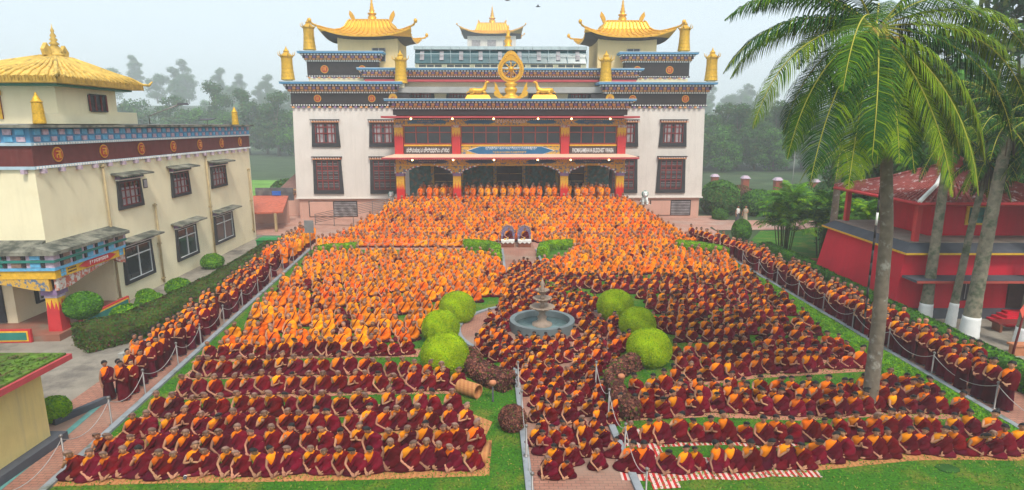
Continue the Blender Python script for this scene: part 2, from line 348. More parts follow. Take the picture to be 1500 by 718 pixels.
def flat(name, pts, z, m, kind='structure', thick=0.0):
    b = MB(); n = len(pts)
    if thick: b.prism([(p[0], p[1]) for p in pts], z - thick, z, m)
    else: b.add([(p[0], p[1], z) for p in pts], [tuple(range(n))], m)
    o = b.build(name); tag(o, kind=kind); return o

# text as a mesh part
def text_part(name, body, size, m, parent, loc, rot=(math.pi / 2, 0, 0), depth=0.01, width=None, sy=1.0, label=None):
    cu = bpy.data.curves.new(name, 'FONT'); cu.body = body; cu.size = size; cu.extrude = depth; cu.align_x = 'CENTER'; cu.align_y = 'CENTER'; cu.resolution_u = 3; cu.offset = size * 0.012
    t = bpy.data.objects.new(name + '_tmp', cu); col.objects.link(t)
    dg = bpy.context.evaluated_depsgraph_get(); me = bpy.data.meshes.new_from_object(t.evaluated_get(dg)); me.name = name
    bpy.data.objects.remove(t)
    xs = [v.co.x for v in me.vertices]
    if width and xs:
        k = width / (max(xs) - min(xs))
        for v in me.vertices: v.co.x *= k; v.co.y *= sy
    me.materials.clear(); me.materials.append(m)
    o = bpy.data.objects.new(name, me); col.objects.link(o); o.parent = parent; o.location = loc; o.rotation_euler = rot
    if label: o['label'] = label
    return o
# small carved script letters (strokes under a head line), local xz plane facing -y
def script(b, x0, x1, z, h, m, y, step, seed=1, tails=True):
    r = random.Random(seed); x = x0
    while x < x1 - step * 0.5:
        w = step * r.uniform(0.6, 0.8)
        b.box(x, x + w, y - 0.012, y, z + h * 0.82, z + h, m)
        for k in range(r.choice((1, 2, 2))):
            xx = x + w * (k * 0.7 + r.uniform(0, 0.15)); lo = z + h * r.choice((0.0, 0.2, 0.35))
            b.box(xx, xx + step * 0.14, y - 0.012, y, lo, z + h * 0.82, m)
        if r.random() < 0.6: b.box(x, x + w * 0.8, y - 0.012, y, z + h * 0.35, z + h * 0.5, m)
        if tails and r.random() < 0.35: b.box(x + w * 0.2, x + w * 0.8, y - 0.012, y, z + h * 1.08, z + h * 1.22, m)
        x += step
M_redtile = mat('red brown floor tile', (0.30, 0.12, 0.08), 0.6, 0.15, 2.0, c2=(0.2, 0.15, 0.11), c2scale=1.0)
M_brownblock = mat('brown painted block', (0.25, 0.16, 0.12), 0.8, 0.25, 6.0)
M_bench = mat('varnished brown wood', (0.20, 0.06, 0.03), 0.5, 0.2, 4.0)
M_terrwall = mat('brick red garden wall', (0.34, 0.09, 0.05), 0.85, 0.15, 2.0)
M_flag = mat('coral flag cloth', (0.75, 0.12, 0.08), 0.8, 0.08, 4.0)
M_brownroof = mat('brown tile roof', (0.20, 0.10, 0.08), 0.85, 0.2, 5.0)
M_greenbin = mat('green plastic', (0.02, 0.20, 0.05), 0.5, 0.1, 3.0)
M_greyboard = mat('grey painted board', (0.20, 0.21, 0.21), 0.6, 0.1, 3.0)

# ================================================================== THE GROUND
def xL(Y): return -13.05 - 0.107 * (Y - 15)          # left edge of the left lawn
def xP0(Y): return 0.61 - 0.040 * (Y - 15)           # central path, left and right edge
def xP1(Y): return 3.41 - 0.047 * (Y - 15)
def xR(Y): return 16.9 - 0.012 * (Y - 15)            # right edge of the right lawn
b = MB(); nx = 60
gv = []; gf = []
xs = [-900, -400, -200, -120] + list(range(-90, 91, 10)) + [120, 200, 400, 900]
ys = [-60, 0, 40, 60, 70, 80, 90, 100, 120, 140, 170, 200, 230, 260, 300, 350, 400, 500, 700, 1000]
def hz(x, y):
    d = max(0, y - 140); s = max(0, abs(x) - 60)
    return -0.06 + min(30, 0.00035 * d * d) * (0.75 + 0.25 * math.sin(x * 0.02 + 1)) + (min(8, 0.0002 * s * s) if y > 60 else 0)
for j, y in enumerate(ys):
    for i, x in enumerate(xs): gv.append((x, y, hz(x, y)))
n = len(xs)
for j in range(len(ys) - 1):
    for i in range(n - 1): a = j * n + i; gf.append((a, a + 1, a + 1 + n, a + n))
b.add(gv, gf, M_field, True); tag(b.build('ground'), kind='structure')

flat('dirt_yard', [(-40, -2), (-12.5, -2), (-13.0, 14), (-16.2, 48), (-17, 58), (-24, 62), (-40, 62)], -0.03, M_yard, 'structure')
flat('left_path', [(xL(8) - 3.0, 8), (xL(8), 8), (xL(48), 48), (xL(48) - 2.0, 50), (xL(34) - 2.6, 34), (xL(24) - 2.6, 24)], -0.018, M_brick)
flat('lawn_left', [(xL(6), 6), (xP0(6) - 0.2, 6), (xP0(47.5) - 0.2, 47.5), (xL(47.5), 47.5)], 0.0, M_grass)
flat('lawn_right', [(xP1(6) + 0.2, 6), (22, 6), (xR(18), 18), (xR(47), 47), (xP1(47) + 0.2, 47.5)], 0.0, M_grass)
flat('right_path', [(24, 8), (23, 19), (19.4, 22), (19.3, 40), (19.6, 49), (xR(49), 49), (xR(17) + 0.25, 17), (22.3, 8)], -0.01, M_brick)
flat('central_path', [(xP0(6), 6), (xP1(6), 6), (xP1(52), 52), (xP0(52), 52)], 0.006, M_brick)
flat('upper_court', [(-17.5, 47.5), (19.6, 47.5), (19.6, 58), (24, 66), (-24, 66), (-17.5, 55)], -0.004, M_plaza)
flat('garden_lawn', [(19.6, 30), (60, 24), (60, 58), (24, 56.5), (19.6, 49)], -0.022, M_grass)
flat('right_court', [(19.8, 56.8), (44, 58), (60, 57), (60, 62), (40, 62.5), (20.5, 63)], -0.014, M_plaza)
flat('left_court', [(-27, 55), (-17, 53), (-18, 66), (-23, 68), (-30, 66)], -0.012, M_plaza)
flat('far_meadow', [(-70, 84), (-26, 82), (-24, 108), (-70, 110)], 0.06, mat('sunny meadow', (0.12, 0.27, 0.03), 0.95, 0.3, 0.3))
flat('temple_yard', [(19.9, 22), (40, 20), (40, 32), (20.4, 32)], -0.006, M_yard)
def kerb(name, pts, w, h, m, z0=-0.03):
    b = MB()
    for i in range(len(pts) - 1):
        p = Vector((*pts[i], 0)); q = Vector((*pts[i + 1], 0)); d = (q - p).normalized(); s = Vector((-d.y, d.x, 0)) * w / 2
        b.hexa([(p - s)[:2] + (z0,), (q - s)[:2] + (z0,), (q + s)[:2] + (z0,), (p + s)[:2] + (z0,)], [(p - s)[:2] + (h,), (q - s)[:2] + (h,), (q + s)[:2] + (h,), (p + s)[:2] + (h,)], m)
    tag(b.build(name), kind='structure')
CF = (1.5, 28.3); RF = 4.1
def arc(c, r, a0, a1, n=20): return [(c[0] + r * math.cos(R(a0 + (a1 - a0) * i / n)), c[1] + r * math.sin(R(a0 + (a1 - a0) * i / n))) for i in range(n + 1)]
flat('fountain_court', arc(CF, RF, 0, 360, 48)[:-1], 0.011, M_brick)
kerb('path_kerb', [(xL(6), 6), (xL(47.5), 47.5)], 0.22, 0.09, M_curb)
kerb('path_kerb', [(xP0(6) - 0.12, 6), (xP0(23.7) - 0.12, 23.7)], 0.22, 0.09, M_curb)
kerb('path_kerb', [(xP1(6) + 0.12, 6), (xP1(22.5) + 0.12, 22.5)], 0.22, 0.09, M_curb)
kerb('path_kerb', [(xP0(32.9) - 0.1, 32.9), (xP0(47.5) - 0.1, 47.5)], 0.18, 0.09, M_curb)
kerb('path_kerb', [(xP1(33) + 0.1, 33), (xP1(47.5) + 0.1, 47.5)], 0.18, 0.09, M_curb)
kerb('court_kerb', arc(CF, RF + 0.05, 108, 232, 26), 0.2, 0.09, M_curb)
kerb('court_kerb', arc(CF, RF + 0.05, -62, 72, 26), 0.2, 0.09, M_curb)
kerb('path_kerb', [(22.4, 8), (xR(17) + 0.15, 17.2), (xR(49) + 0.1, 49)], 0.22, 0.08, M_curb)
kerb('hedge_kerb', [(-17.2, 24.6), (-16.9, 28), (-17.0, 35), (-17.6, 43), (-18.2, 46)], 0.25, 0.14, M_white_curb)
kerb('teal_edge', [(-14.3, 14), (-14.75, 18), (-15.6, 23.8)], 0.22, -0.005, M_bluecurb, -0.028)
b = MB()
tp = [(15.75, 17.6), (17.0, 17.6), (16.9, 22), (16.35, 30), (16.3, 38), (15.6, 38), (15.3, 30), (15.2, 24)]
b.prism(tp, -0.02, 0.05, M_turf); turf_base = b.build('turf_border'); tag(turf_base, kind='structure')

# steps in front of the portico: one wide flight
b = MB(); STEPS = []
for k in range(14):
    y0 = 50.3 + 0.5 * k; z = 0.0 if k < 2 else (k - 1) * 0.215
    hw = 16.0 - 4.6 * k / 13.0
    STEPS.append((y0, z, hw))
    if k >= 2: b.box(-hw - 0.1, hw + 0.3, y0, 57.6, -0.02 + (z - 0.215 if k > 2 else 0.0), z, M_concrete)
tag(b.build('entrance_steps'), kind='structure')

# ================================================================== MONASTERY
MO = Matrix.Translation((-1.2, 64, 0)) @ Matrix.Rotation(R(1.5), 4, 'Z')
mon = empty('monastery', (-1.2, 64, 0), 'huge white and dark banded monastery with gilded roofs and a red columned porch', 'monastery', rz=R(1.5))
PO = -7.0     # portico front
PC = 0.9      # portico centre
def cornice(x0, x1, yf, z0, z1, name='cornice', depth=1.2, sides=True, endl=True, endr=True, top=M_blue):
    """stepped painted cornice on a wall face at yf (front), x0..x1 its wall width, growing outward to the top"""
    h = z1 - z0; b = MB(); o = 0.75 * h
    rows = [(0.00, 0.16, 0.10, M_black), (0.16, 0.36, 0.22, M_black), (0.36, 0.62, 0.38, M_black), (0.62, 0.84, 0.60, M_black), (0.84, 1.0, 1.0, top)]
    for a, c, e, m in rows:
        b.box(x0 - (o * e if endl else 0), x1 + (o * e if endr else 0), yf - o * e, yf + depth, z0 + h * a, z0 + h * c, m)
    def row(a, c, e, step, w, m, alt=None, ph=0.0, proud=0.05):
        y = yf - o * e; k = 0
        xa = x0 - (o * e if endl else 0); xb = x1 + (o * e if endr else 0)
        nn = int((xb - xa) / step); st = (xb - xa) / nn
        for i in range(nn):
            x = xa + (i + 0.5 + ph) * st
            if x + w / 2 > xb: continue
            mm = m if (alt is None or i % 2 == 0) else alt
            b.box(x - w / 2, x + w / 2, y - proud, y - 0.001, z0 + h * a, z0 + h * c, mm)
        if sides:
            for sgn, xe, ok in ((-1, xa, endl), (1, xb, endr)):
                if not ok: continue
                for i in range(int(depth / step)):
                    yy = y + (i + 0.5) * step
                    mm = m if (alt is None or i % 2 == 0) else alt
                    b.box(min(xe, xe + sgn * proud), max(xe - 0.001 * sgn, xe + sgn * proud) if sgn > 0 else xe - 0.001, yy - w / 2, yy + w / 2, z0 + h * a, z0 + h * c, mm)
    row(0.01, 0.14, 0.10, 0.25, 0.15, M_dotwhite)
    row(0.17, 0.35, 0.22, 0.40, 0.31, M_orange, M_ochre, proud=0.07)
    row(0.37, 0.61, 0.38, 0.40, 0.31, M_purple, M_orange, 0.5, proud=0.09)
    row(0.64, 0.79, 0.60, 0.32, 0.20, M_dotwhite)
    b.box(x0 - (o if endl else 0) - 0.03, x1 + (o if endr else 0) + 0.03, yf - o - 0.03, yf + depth, z1, z1 + 0.07, M_paleblue)
    return b.build(name, mon)
M_ochre = mat('pale ochre block', (0.60, 0.34, 0.14), 0.7, 0.15, 5.0)
M_paleblue = mat('pale blue coping', (0.42, 0.55, 0.62), 0.7, 0.1, 3.0)
def dotband(x0, x1, yf, z0, z1, parent, name='beam_end_band'):
    b = MB(); h = z1 - z0
    b.box(x0, x1, yf - 0.06, yf - 0.002, z0 + h * 0.45, z1, M_black)
    x = x0 + 0.1
    while x < x1 - 0.1:
        b.box(x - 0.06, x + 0.06, yf - 0.11, yf - 0.061, z1 - h * 0.38, z1 - h * 0.06, M_dotwhite); x += 0.27
    x = x0 + 0.3
    while x < x1 - 0.2:
        b.box(x - 0.13, x + 0.13, yf - 0.12, yf - 0.003, z0 + 0.0, z0 + h * 0.44, M_orange if int(x * 2) % 2 else M_purple); x += 0.54
    return b.build(name, parent)
def roundel(x, yf, z, r, parent, seed, arch=False):
    b = MB(); n = 20
    def disc(rr, ya, m): b.plate([(x + rr * math.cos(2 * math.pi * k / n), z + rr * math.sin(2 * math.pi * k / n)) for k in range(n)], ya, yf - 0.002, m)
    if arch:
        b.plate([(x - r, z - r * 1.1), (x + r, z - r * 1.1), (x + r * 1.05, z + r * 0.4), (x + r * .7, z + r), (x, z + r * 1.25), (x - r * .7, z + r), (x - r * 1.05, z + r * 0.4)], yf - 0.05, yf - 0.002, M_gold)
        disc(r * 0.55, yf - 0.08, M_redwood)
    else:
        disc(r, yf - 0.05, M_gold); disc(r * 0.84, yf - 0.07, M_redemb)
    s = r * 0.5
    rr = random.Random(seed)
    b.box(x - s, x + s * 0.9, yf - 0.10, yf - 0.08, z + s * 0.62, z + s * 0.85, M_gold)
    b.box(x + s * 0.35, x + s * 0.6, yf - 0.10, yf - 0.08, z - s * 0.8, z + s * 0.62, M_gold)
    b.box(x - s * 0.7, x + s * 0.35, yf - 0.10, yf - 0.08, z - s * 0.05, z + s * 0.15, M_gold)
    b.box(x - s * 0.8, x - s * 0.55, yf - 0.10, yf - 0.08, z - s * (0.5 + 0.3 * rr.random()), z + s * 0.15, M_gold)
    if rr.random() < 0.6: b.box(x - s * 0.5, x + s * 0.2, yf - 0.10, yf - 0.08, z - s * 0.8, z - s * 0.6, M_gold)
    return b.build('medallion', parent)
M_redemb = mat('red medallion ground', (0.42, 0.05, 0.02), 0.6, 0.1, 3.0)

# wing walls with openings left for nothing: windows stand proud of solid walls
b = MB()
b.frus(-21.9, -9.6, 0, 18, 2.3, 11.8, 0.22, 0.10, M_white)
b.frus(9.6, 21.9, 0, 18, 2.3, 11.8, 0.22, 0.10, M_white)
b.box(-9.7, 9.7, 1.2, 18, 2.3, 12.6, M_white)
b.build('wall', mon)
b = MB()
b.box(-21.7, -10.8, 0.15, 18, -0.05, 2.2, M_pink); b.box(-22.0, -10.6, -0.1, 18, 2.2, 2.32, M_white); b.build('plinth', mon)
b = MB(); b.box(11.6, 21.7, 0.15, 18, -0.05, 2.2, M_pink); b.box(11.4, 22.0, -0.1, 18, 2.2, 2.32, M_white); b.build('plinth', mon)
for (xa, xb) in ((-20.7, -15.5), (16.3, 20.8)):
    b = MB(); b.box(xa, xb, 0.10, 0.148, 0.25, 1.95, M_black); b.box(xa + 0.1, (xa + xb) / 2, 0.06, 0.098, 0.3, 1.9, M_pink)
    for k in range(9): b.box((xa + xb) / 2 + 0.1, xb - 0.1, 0.05, 0.098, 0.35 + k * 0.17, 0.43 + k * 0.17, M_curtain)
    b.build('basement_vent', mon)
b = MB()
b.box(-21.75, -9.5, -0.02, 17.9, 12.1, 13.2, M_black); b.build('dark_frieze', mon)
b = MB(); b.box(9.5, 21.75, -0.02, 17.9, 12.1, 13.2, M_black); b.build('dark_frieze', mon)
for s0, s1 in ((-21.85, -9.5), (9.5, 21.85)): dotband(s0, s1, 0.0, 11.72, 12.1, mon)
cornice(-21.75, -11.0, 0.0, 13.2, 14.3, depth=2.5, endr=True)
cornice(11.0, 21.75, 0.0, 13.2, 14.3, depth=2.5, endl=True)
for x in (-19.0, -13.4, 13.9, 19.5): roundel(x, -0.02, 12.68, 0.38, mon, int(x * 7))
roundel(-11.2, -0.02, 12.68, 0.42, mon, 3, True); roundel(12.4 - 0.9, -0.02, 12.68, 0.42, mon, 4, True)
# roof decks
b = MB(); b.box(-21.9, 21.9, 0.3, 18, 13.3, 13.9, M_concrete); b.build('roof_deck', mon)
# upper tier blocks
b = MB(); b.box(-21.0, -13.5, 4, 14, 13.9, 15.05, M_cream); b.box(13.9, 20.9, 4, 14, 13.9, 15.05, M_cream); b.build('wall', mon)
b = MB(); b.box(-21.1, -13.4, 3.98, 14, 15.3, 16.75, M_black); b.build('dark_frieze', mon); b = MB(); b.box(13.8, 21.0, 3.98, 14, 15.3, 16.75, M_black); b.build('dark_frieze', mon)
dotband(-21.2, -13.3, 4.0, 15.0, 15.3, mon); dotband(13.7, 21.1, 4.0, 15.0, 15.3, mon)
cornice(-21.1, -13.4, 4.0, 16.75, 17.75, depth=2.2); cornice(13.8, 21.0, 4.0, 16.75, 17.75, depth=2.2)
for x in (-19.2, -15.1, 15.2, 18.8): roundel(x, 3.98, 15.95, 0.42, mon, int(x * 5))
# middle block behind the portico
b = MB(); b.box(-14.5, 14.7, 3, 16, 13.9, 15.7, M_cream); b.box(-10.6, 10.8, 2.0, 4, 12.3, 14.5, M_cream); b.build('wall', mon)
b = MB(); b.box(-14.6, 14.8, 1.9, 4, 14.72, 15.0, M_black); b.build('dark_frieze', mon)
b = MB(); b.box(-14.3, 14.5, 1.2, 3, 14.48, 14.7, M_pinkred); b.build('red_ledge', mon)
cornice(-14.5, 14.7, 2.0, 15.0, 15.85, depth=2.0)
# ------------------------------------------------ windows
def tib_window(x, yf, z0, z1, w, rows, cols, curtain=True, door=False):
    f = MB(); t = 0.30; bw = w * 0.5 + 0.12; tw = w * 0.5 - 0.02
    def Wd(z): return bw + (tw - bw) * (z - z0) / (z1 - z0)
    # tapered surround: two jambs, sill, header
    zi0, zi1 = z0 + 0.42, z1 - 0.12; ix = w * 0.5 - t
    ya, yb = yf - 0.16, yf - 0.002
    f.plate([(x - Wd(z0), z0), (x + Wd(z0), z0), (x + Wd(zi0), zi0), (x - Wd(zi0), zi0)], ya, yb, M_frame)
    f.plate([(x - Wd(zi0), zi0 + .001), (x - ix, zi0 + .001), (x - ix, zi1), (x - Wd(zi1), zi1)], ya, yb, M_frame)
    f.plate([(x + ix, zi0 + .001), (x + Wd(zi0), zi0 + .001), (x + Wd(zi1), zi1), (x + ix, zi1)], ya, yb, M_frame)
    f.plate([(x - Wd(zi1), zi1 + .001), (x + Wd(zi1), zi1 + .001), (x + Wd(z1), z1), (x - Wd(z1), z1)], ya, yb, M_frame)
    win = f.build('window', mon)
    a = MB()
    a.box(x - w * 0.5 - 0.12, x + w * 0.5 + 0.12, yf - 0.34, yf - 0.003, z1 + 0.22, z1 + 0.32, M_black)
    a.box(x - w * 0.5 - 0.04, x + w * 0.5 + 0.04, yf - 0.26, yf - 0.003, z1 + 0.001, z1 + 0.219, M_redwood)
    k = x - w * 0.5
    while k < x + w * 0.5:
        a.box(k, k + 0.13, yf - 0.31, yf - 0.261, z1 + 0.12, z1 + 0.215, M_dotwhite); a.box(k + 0.01, k + 0.22, yf - 0.29, yf - 0.262, z1 + 0.01, z1 + 0.11, M_orange); k += 0.27
    a.build('awning', win)
    g = MB(); g.box(x - ix, x + ix, yf - 0.04, yf - 0.01, zi0, zi1, M_glass)
    if curtain:
        hw = ix * 0.85; zz = zi0 + 0.08
        for s in (-1, 1): g.box(x + s * hw * 0.55 - hw * 0.4, x + s * hw * 0.55 + hw * 0.4, yf - 0.047, yf - 0.041, zz, zi1 - 0.1, M_curtain)
    g.build('pane', win)
    c = MB(); W = 2 * ix
    for i in range(cols + 1):
        xx = x - ix + W * i / cols; tt = 0.08 if i in (0, cols) else 0.055
        c.box(xx - tt, xx + tt, yf - 0.11, yf - 0.06, zi0, zi1, M_maroonwood)
    zs = rows
    for q in zs:
        zz = zi0 + (zi1 - zi0) * q; c.box(x - ix, x + ix, yf - 0.12, yf - 0.055, zz - 0.055, zz + 0.055, M_maroonwood)
    if door:
        for q in range(16):
            zz = zi0 + 0.15 + q * (zi1 - zi0 - 0.3) / 16
            c.box(x - ix + .08, x + ix - .08, yf - 0.075, yf - 0.052, zz, zz + 0.035, M_curtain if q % 4 else M_maroonwood)
    c.build('casement', win)
for x in (-18.4, -12.4, 13.2, 18.4):
    tib_window(x, 0.06, 7.7, 10.25, 2.75, [0, .5, .82, 1], 5)
    tib_window(x, 0.0, 2.75, 6.4, 2.95, [0, .33, .66, .8, 1], 4, curtain=False, door=True)
for x in (-8.6, -4.3, 4.5, 8.8):
    tib_window(x, 2.0, 12.4, 13.6, 2.9, [0, .6, 1], 6)
# ------------------------------------------------ portico
x0, x1 = PC - 10.9, PC + 10.9
b = MB(); b.box(x0 - 0.3, x1 + 0.3, PO - 0.4, 1.0, -0.03, 2.6, M_concrete); b.build('porch_floor', mon)
b = MB(); b.box(x0 + 0.3, x1 - 0.3, -0.6, -0.3, 2.6, 6.6, M_mural); b.build('mural_wall', mon)
for xx in (-6.6, 0, 6.6):
    b = MB(); b.box(PC + xx - 1.7, PC + xx + 1.7, -0.75, -0.61, 2.6, 6.0, M_mosaic)
    b.box(PC + xx - 1.35, PC + xx + 1.35, -0.82, -0.751, 2.6, 5.7, M_door)
    for k in range(3): b.box(PC + xx - 1.25, PC + xx + 1.25, -0.86, -0.821, 3.3 + k * 0.8, 3.36 + k * 0.8, M_ochre)
    b.box(PC + xx - 0.03, PC + xx + 0.03, -0.87, -0.821, 2.6, 5.7, M_black)
    b.build('door', mon)
cx = [PC - 10.55, PC - 5.15, PC + 5.15, PC + 10.55]
def zig(b, x, y, w, z0, z1, m_lo, m_hi, teeth=5):
    """column sleeve: lower colour with flame points into the upper colour"""
    b.box(x - w, x + w, y - w, y + w, z0, z1, m_hi)
    for s in (-1, 1):
        for k in range(teeth):
            a = x - w + 2 * w * k / teeth; c = a + 2 * w / teeth; mz = z0 + (z1 - z0) * (0.62 if k % 2 else 0.42)
            if s < 0: b.plate([(a, z0), (c, z0), ((a + c) / 2, mz)], y - w - 0.012, y - w - 0.001, m_lo)
for x in cx:
    b = MB(); w = 0.37; y = PO + 0.42
    b.box(x - w, x + w, y - w, y + w, 2.55, 3.9, M_red); zig(b, x, y, w, 3.901, 5.2, M_red, M_yellow)
    b.box(x - w * 1.1, x + w * 1.1, y - w * 1.1, y + w * 1.1, 5.2, 5.5, M_purple)
    b.build('column', mon)
    b = MB(); y = PO + 0.4; w = 0.40
    b.box(x - w, x + w, y - w, y + w, 7.1, 8.85, M_redcol2); zig(b, x, y, w, 8.851, 9.75, M_redcol2, M_yellow)
    b.box(x - w * 1.08, x + w * 1.08, y - w * 1.08, y + w * 1.08, 9.75, 10.0, M_mosaic2)
    b.build('column', mon)
# carved bracket capitals and painted lintels
for lo, zb in ((True, 5.5), (False, 9.95)):
    for x in cx:
        if lo:
            b = MB(); s = 2.1
            pr = [(-s, zb + .78), (-s * .86, zb + .62), (-s * .62, zb + .52), (-s * .5, zb + .36), (-s * .3, zb + .25), (-.5, zb), (.5, zb), (s * .3, zb + .25), (s * .5, zb + .36), (s * .62, zb + .52), (s * .86, zb + .62), (s, zb + .78)]
            pr = [(x + max(x0 - .1 - x, min(x1 + .1 - x, a)), c) for a, c in pr]
            b.plate(pr, PO + 0.05, PO + 0.6, M_mosaic)
            for k in range(len(pr) - 1):
                a, c = pr[k], pr[k + 1]
                for q in range(4):
                    t = q / 4; px_ = a[0] + (c[0] - a[0]) * t; pz = a[1] + (c[1] - a[1]) * t
                    b.box(px_ - 0.06, px_ + 0.06, PO, PO + 0.049, pz - 0.03, pz + 0.09, (M_dotwhite, M_redcol2, M_blue, M_dotwhite)[q])
            b.build('bracket', mon)
    z0, z1 = (6.28, 6.85) if lo else (10.0, 10.55)
    b = MB(); b.box(x0 - .05, x1 + .05, PO + 0.02, PO + 0.8, z0, z1, M_mosaic)
    for i in range(3):
        a, c = cx[i] + 0.75, cx[i + 1] - 0.75; zc = (z0 + z1) / 2; hh = 0.17
        segs = [(a, c)] if i != 1 else ([(a, a + 3.0), (c - 3.0, c)])
        for (p, q) in segs:
            b.plate([(p, zc), (p + .5, zc - hh), (q - .5, zc - hh), (q, zc), (q - .5, zc + hh), (p + .5, zc + hh)], PO - 0.015, PO + 0.019, M_navy if lo else M_signblue)
        if i == 1: script(b, PC - 1.6, PC + 1.6, zc - 0.13, 0.26, M_dotwhite if not lo else M_yellow, PO + 0.018, 0.3, 5 + lo)
        else: script(b, (a + c) / 2 - 0.9, (a + c) / 2 + 0.9, zc - 0.08, 0.15, M_mosaic2, PO - 0.017, 0.16, 9 + i)
    b.box(x0 - .05, x1 + .05, PO - 0.03, PO + 0.7, z0 - 0.09, z0 - 0.001, M_yellow)
    x = x0
    while x < x1: b.box(x, x + 0.09, PO - 0.06, PO + 0.01, z1 - 0.10, z1 - 0.02, M_dotwhite); x += 0.2
    b.build('painted_lintel', mon)
# canopy slabs
for z, ox, nm in ((6.86, 1.1, 'canopy_slab'), (10.62, 1.0, 'canopy_slab')):
    b = MB(); oy = 1.3
    lo = [(x0 - ox, PO - oy, z), (x1 + ox, PO - oy, z), (x1 + ox, 0.0, z), (x0 - ox, 0.0, z)]
    b.hexa(lo, [(p[0], p[1], z + 0.17) for p in lo], M_pinkred)
    t = [(x0 - ox, PO - oy, z + 0.171), (x1 + ox, PO - oy, z + 0.171), (x1 + ox, 0, z + 0.171), (x0 - ox, 0, z + 0.171)]
    if z < 8: b.hexa(t, [(x0 - .1, PO - .02, z + 0.42), (x1 + .1, PO - .02, z + 0.42), (x1 + .1, -0.1, z + 0.42), (x0 - .1, -0.1, z + 0.42)], M_peach)
    b.build(nm, mon)
    for xx in [-9.2, -5.4, -1.6, 2.2 + 0.3, 5.6, 9.2][: 6]:
        q = MB(); q.ball((PC + xx, PO - 1.0, z - 0.07), 0.085, M_lamp, 8, 5); q.build('ceiling_lamp', mon)
# upper storey: wall mass, glazing, sign boards, rail
b = MB(); b.box(x0 + .1, x1 - .1, PO + 0.6, 1.2, 7.3, 11.4, M_door); b.build('upper_room', mon)
for i in range(3):
    a, c = cx[i] + 0.46, cx[i + 1] - 0.46
    b = MB(); b.box(a, c, PO + 0.45, PO + 0.55, 8.25, 9.9, M_glass); w = b.build('window', mon)
    nn = 4 if i != 1 else 8; b = MB()
    for k in range(nn + 1): xx = a + (c - a) * k / nn; b.box(xx - 0.045, xx + 0.045, PO + 0.36, PO + 0.449, 8.25, 9.9, M_redwood)
    for zz in (8.26, 9.3, 9.88): b.box(a, c, PO + 0.35, PO + 0.448, zz - 0.04, zz + 0.04, M_redwood)
    b.build('window_frame', w)
    b = MB(); b.box(a, c, PO + 0.1, PO + 0.5, 8.02, 8.16, M_yellow); b.box(a, c, PO + 0.2, PO + 0.5, 8.161, 8.22, M_redwood); b.build('rail', mon)
    if i != 1:
        s = MB(); s.box(a, c, PO + 0.15, PO + 0.5, 7.2, 8.0, M_signbrown); s = s.build('sign_board', mon)
        s['label'] = 'dark brown board with white Kannada lettering' if i == 0 else 'dark brown board with white English capitals'
        if i == 0: text_part('lettering', 'ಪದ್ಮಸಂಭವ ಬೌದ್ಧಧರ್ಮ ವಿಹಾರ', 0.55, M_whitepaint, s, ((a + c) / 2, PO + 0.135, 7.62), width=(c - a) * 0.9, sy=1.0)
        else: text_part('lettering', 'PADMASAMBHAVA BUDDHIST VIHARA', 0.62, M_whitepaint, s, ((a + c) / 2, PO + 0.135, 7.6), width=(c - a) * 0.88, sy=0.95)
    else:
        s = MB(); s.box(a, c, PO + 0.15, PO + 0.5, 7.2, 8.0, M_mosaic); zc = 7.6
        s.plate([(a + 0.5, zc), (a + 1.7, 7.22), (c - 1.7, 7.22), (c - 0.5, zc), (c - 1.7, 7.98), (a + 1.7, 7.98)], PO + 0.12, PO + 0.149, M_dotwhite)
        s.plate([(a + 0.62, zc), (a + 1.75, 7.24), (c - 1.75, 7.24), (c - 0.62, zc), (c - 1.75, 7.96), (a + 1.75, 7.96)], PO + 0.10, PO + 0.119, M_signblue)
        s = s.build('sign_board', mon); s['label'] = 'blue scroll shaped board with white and gold script'
        l = MB(); script(l, a + 2.3, c - 2.2, 7.66, 0.24, M_whitepaint, PO + 0.099, 0.19, 21); script(l, a + 3.0, c - 3.2, 7.33, 0.17, M_yellow, PO + 0.099, 0.17, 22)
        l.build('lettering', s)
b = MB(); b.box(x0 - .1, x1 + .1, PO + 0.0, 1.2, 10.9, 11.44, M_black); b.build('dark_frieze', mon)
cornice(x0 - .1, x1 + .1, PO, 11.42, 12.3, depth=3.0)
b = MB(); b.box(x0 - .1, x1 + .1, PO + 0.1, 2.0, 11.5, 12.2, M_concrete); b.build('roof_deck', mon)
# glazed gallery behind
b = MB(); b.box(-9.4, 9.6, 4.5, 12, 15.7, 16.6, M_cream); b.build('wall', mon)
for k in range(6):
    a = -9.0 + k * 3.08
    b = MB(); b.box(a, a + 2.6, 4.36, 4.49, 15.9, 16.5, M_glass); w = b.build('window', mon)
    b = MB()
    for q in range(4): b.box(a + q * 0.866 - 0.03, a + q * 0.866 + 0.03, 4.30, 4.359, 15.9, 16.5, M_cream)
    b.box(a, a + 2.6, 4.31, 4.358, 16.18, 16.23, M_cream); b.build('window_frame', w)
b = MB(); b.hexa([(-9.4, 4.2, 16.65), (9.6, 4.2, 16.65), (9.6, 8.5, 16.65), (-9.4, 8.5, 16.65)], [(-9.4, 5.0, 18.1), (9.6, 5.0, 18.1), (9.6, 8.0, 18.1), (-9.4, 8.0, 18.1)], M_tealglass); g = b.build('glazed_gallery', mon)
b = MB()
for k in range(9):
    x = -8.6 + k * 2.15; w = 0.22
    b.hexa([(x - w, 4.25, 17.0), (x + w, 4.25, 17.0), (x + w, 4.45, 17.0), (x - w, 4.45, 17.0)], [(x - w, 4.85, 18.0), (x + w, 4.85, 18.0), (x + w, 5.0, 18.0), (x - w, 5.0, 18.0)], M_curtain)
    b.box(x + 1.0, x + 1.04, 4.15, 4.3, 16.65, 18.05, M_alu)
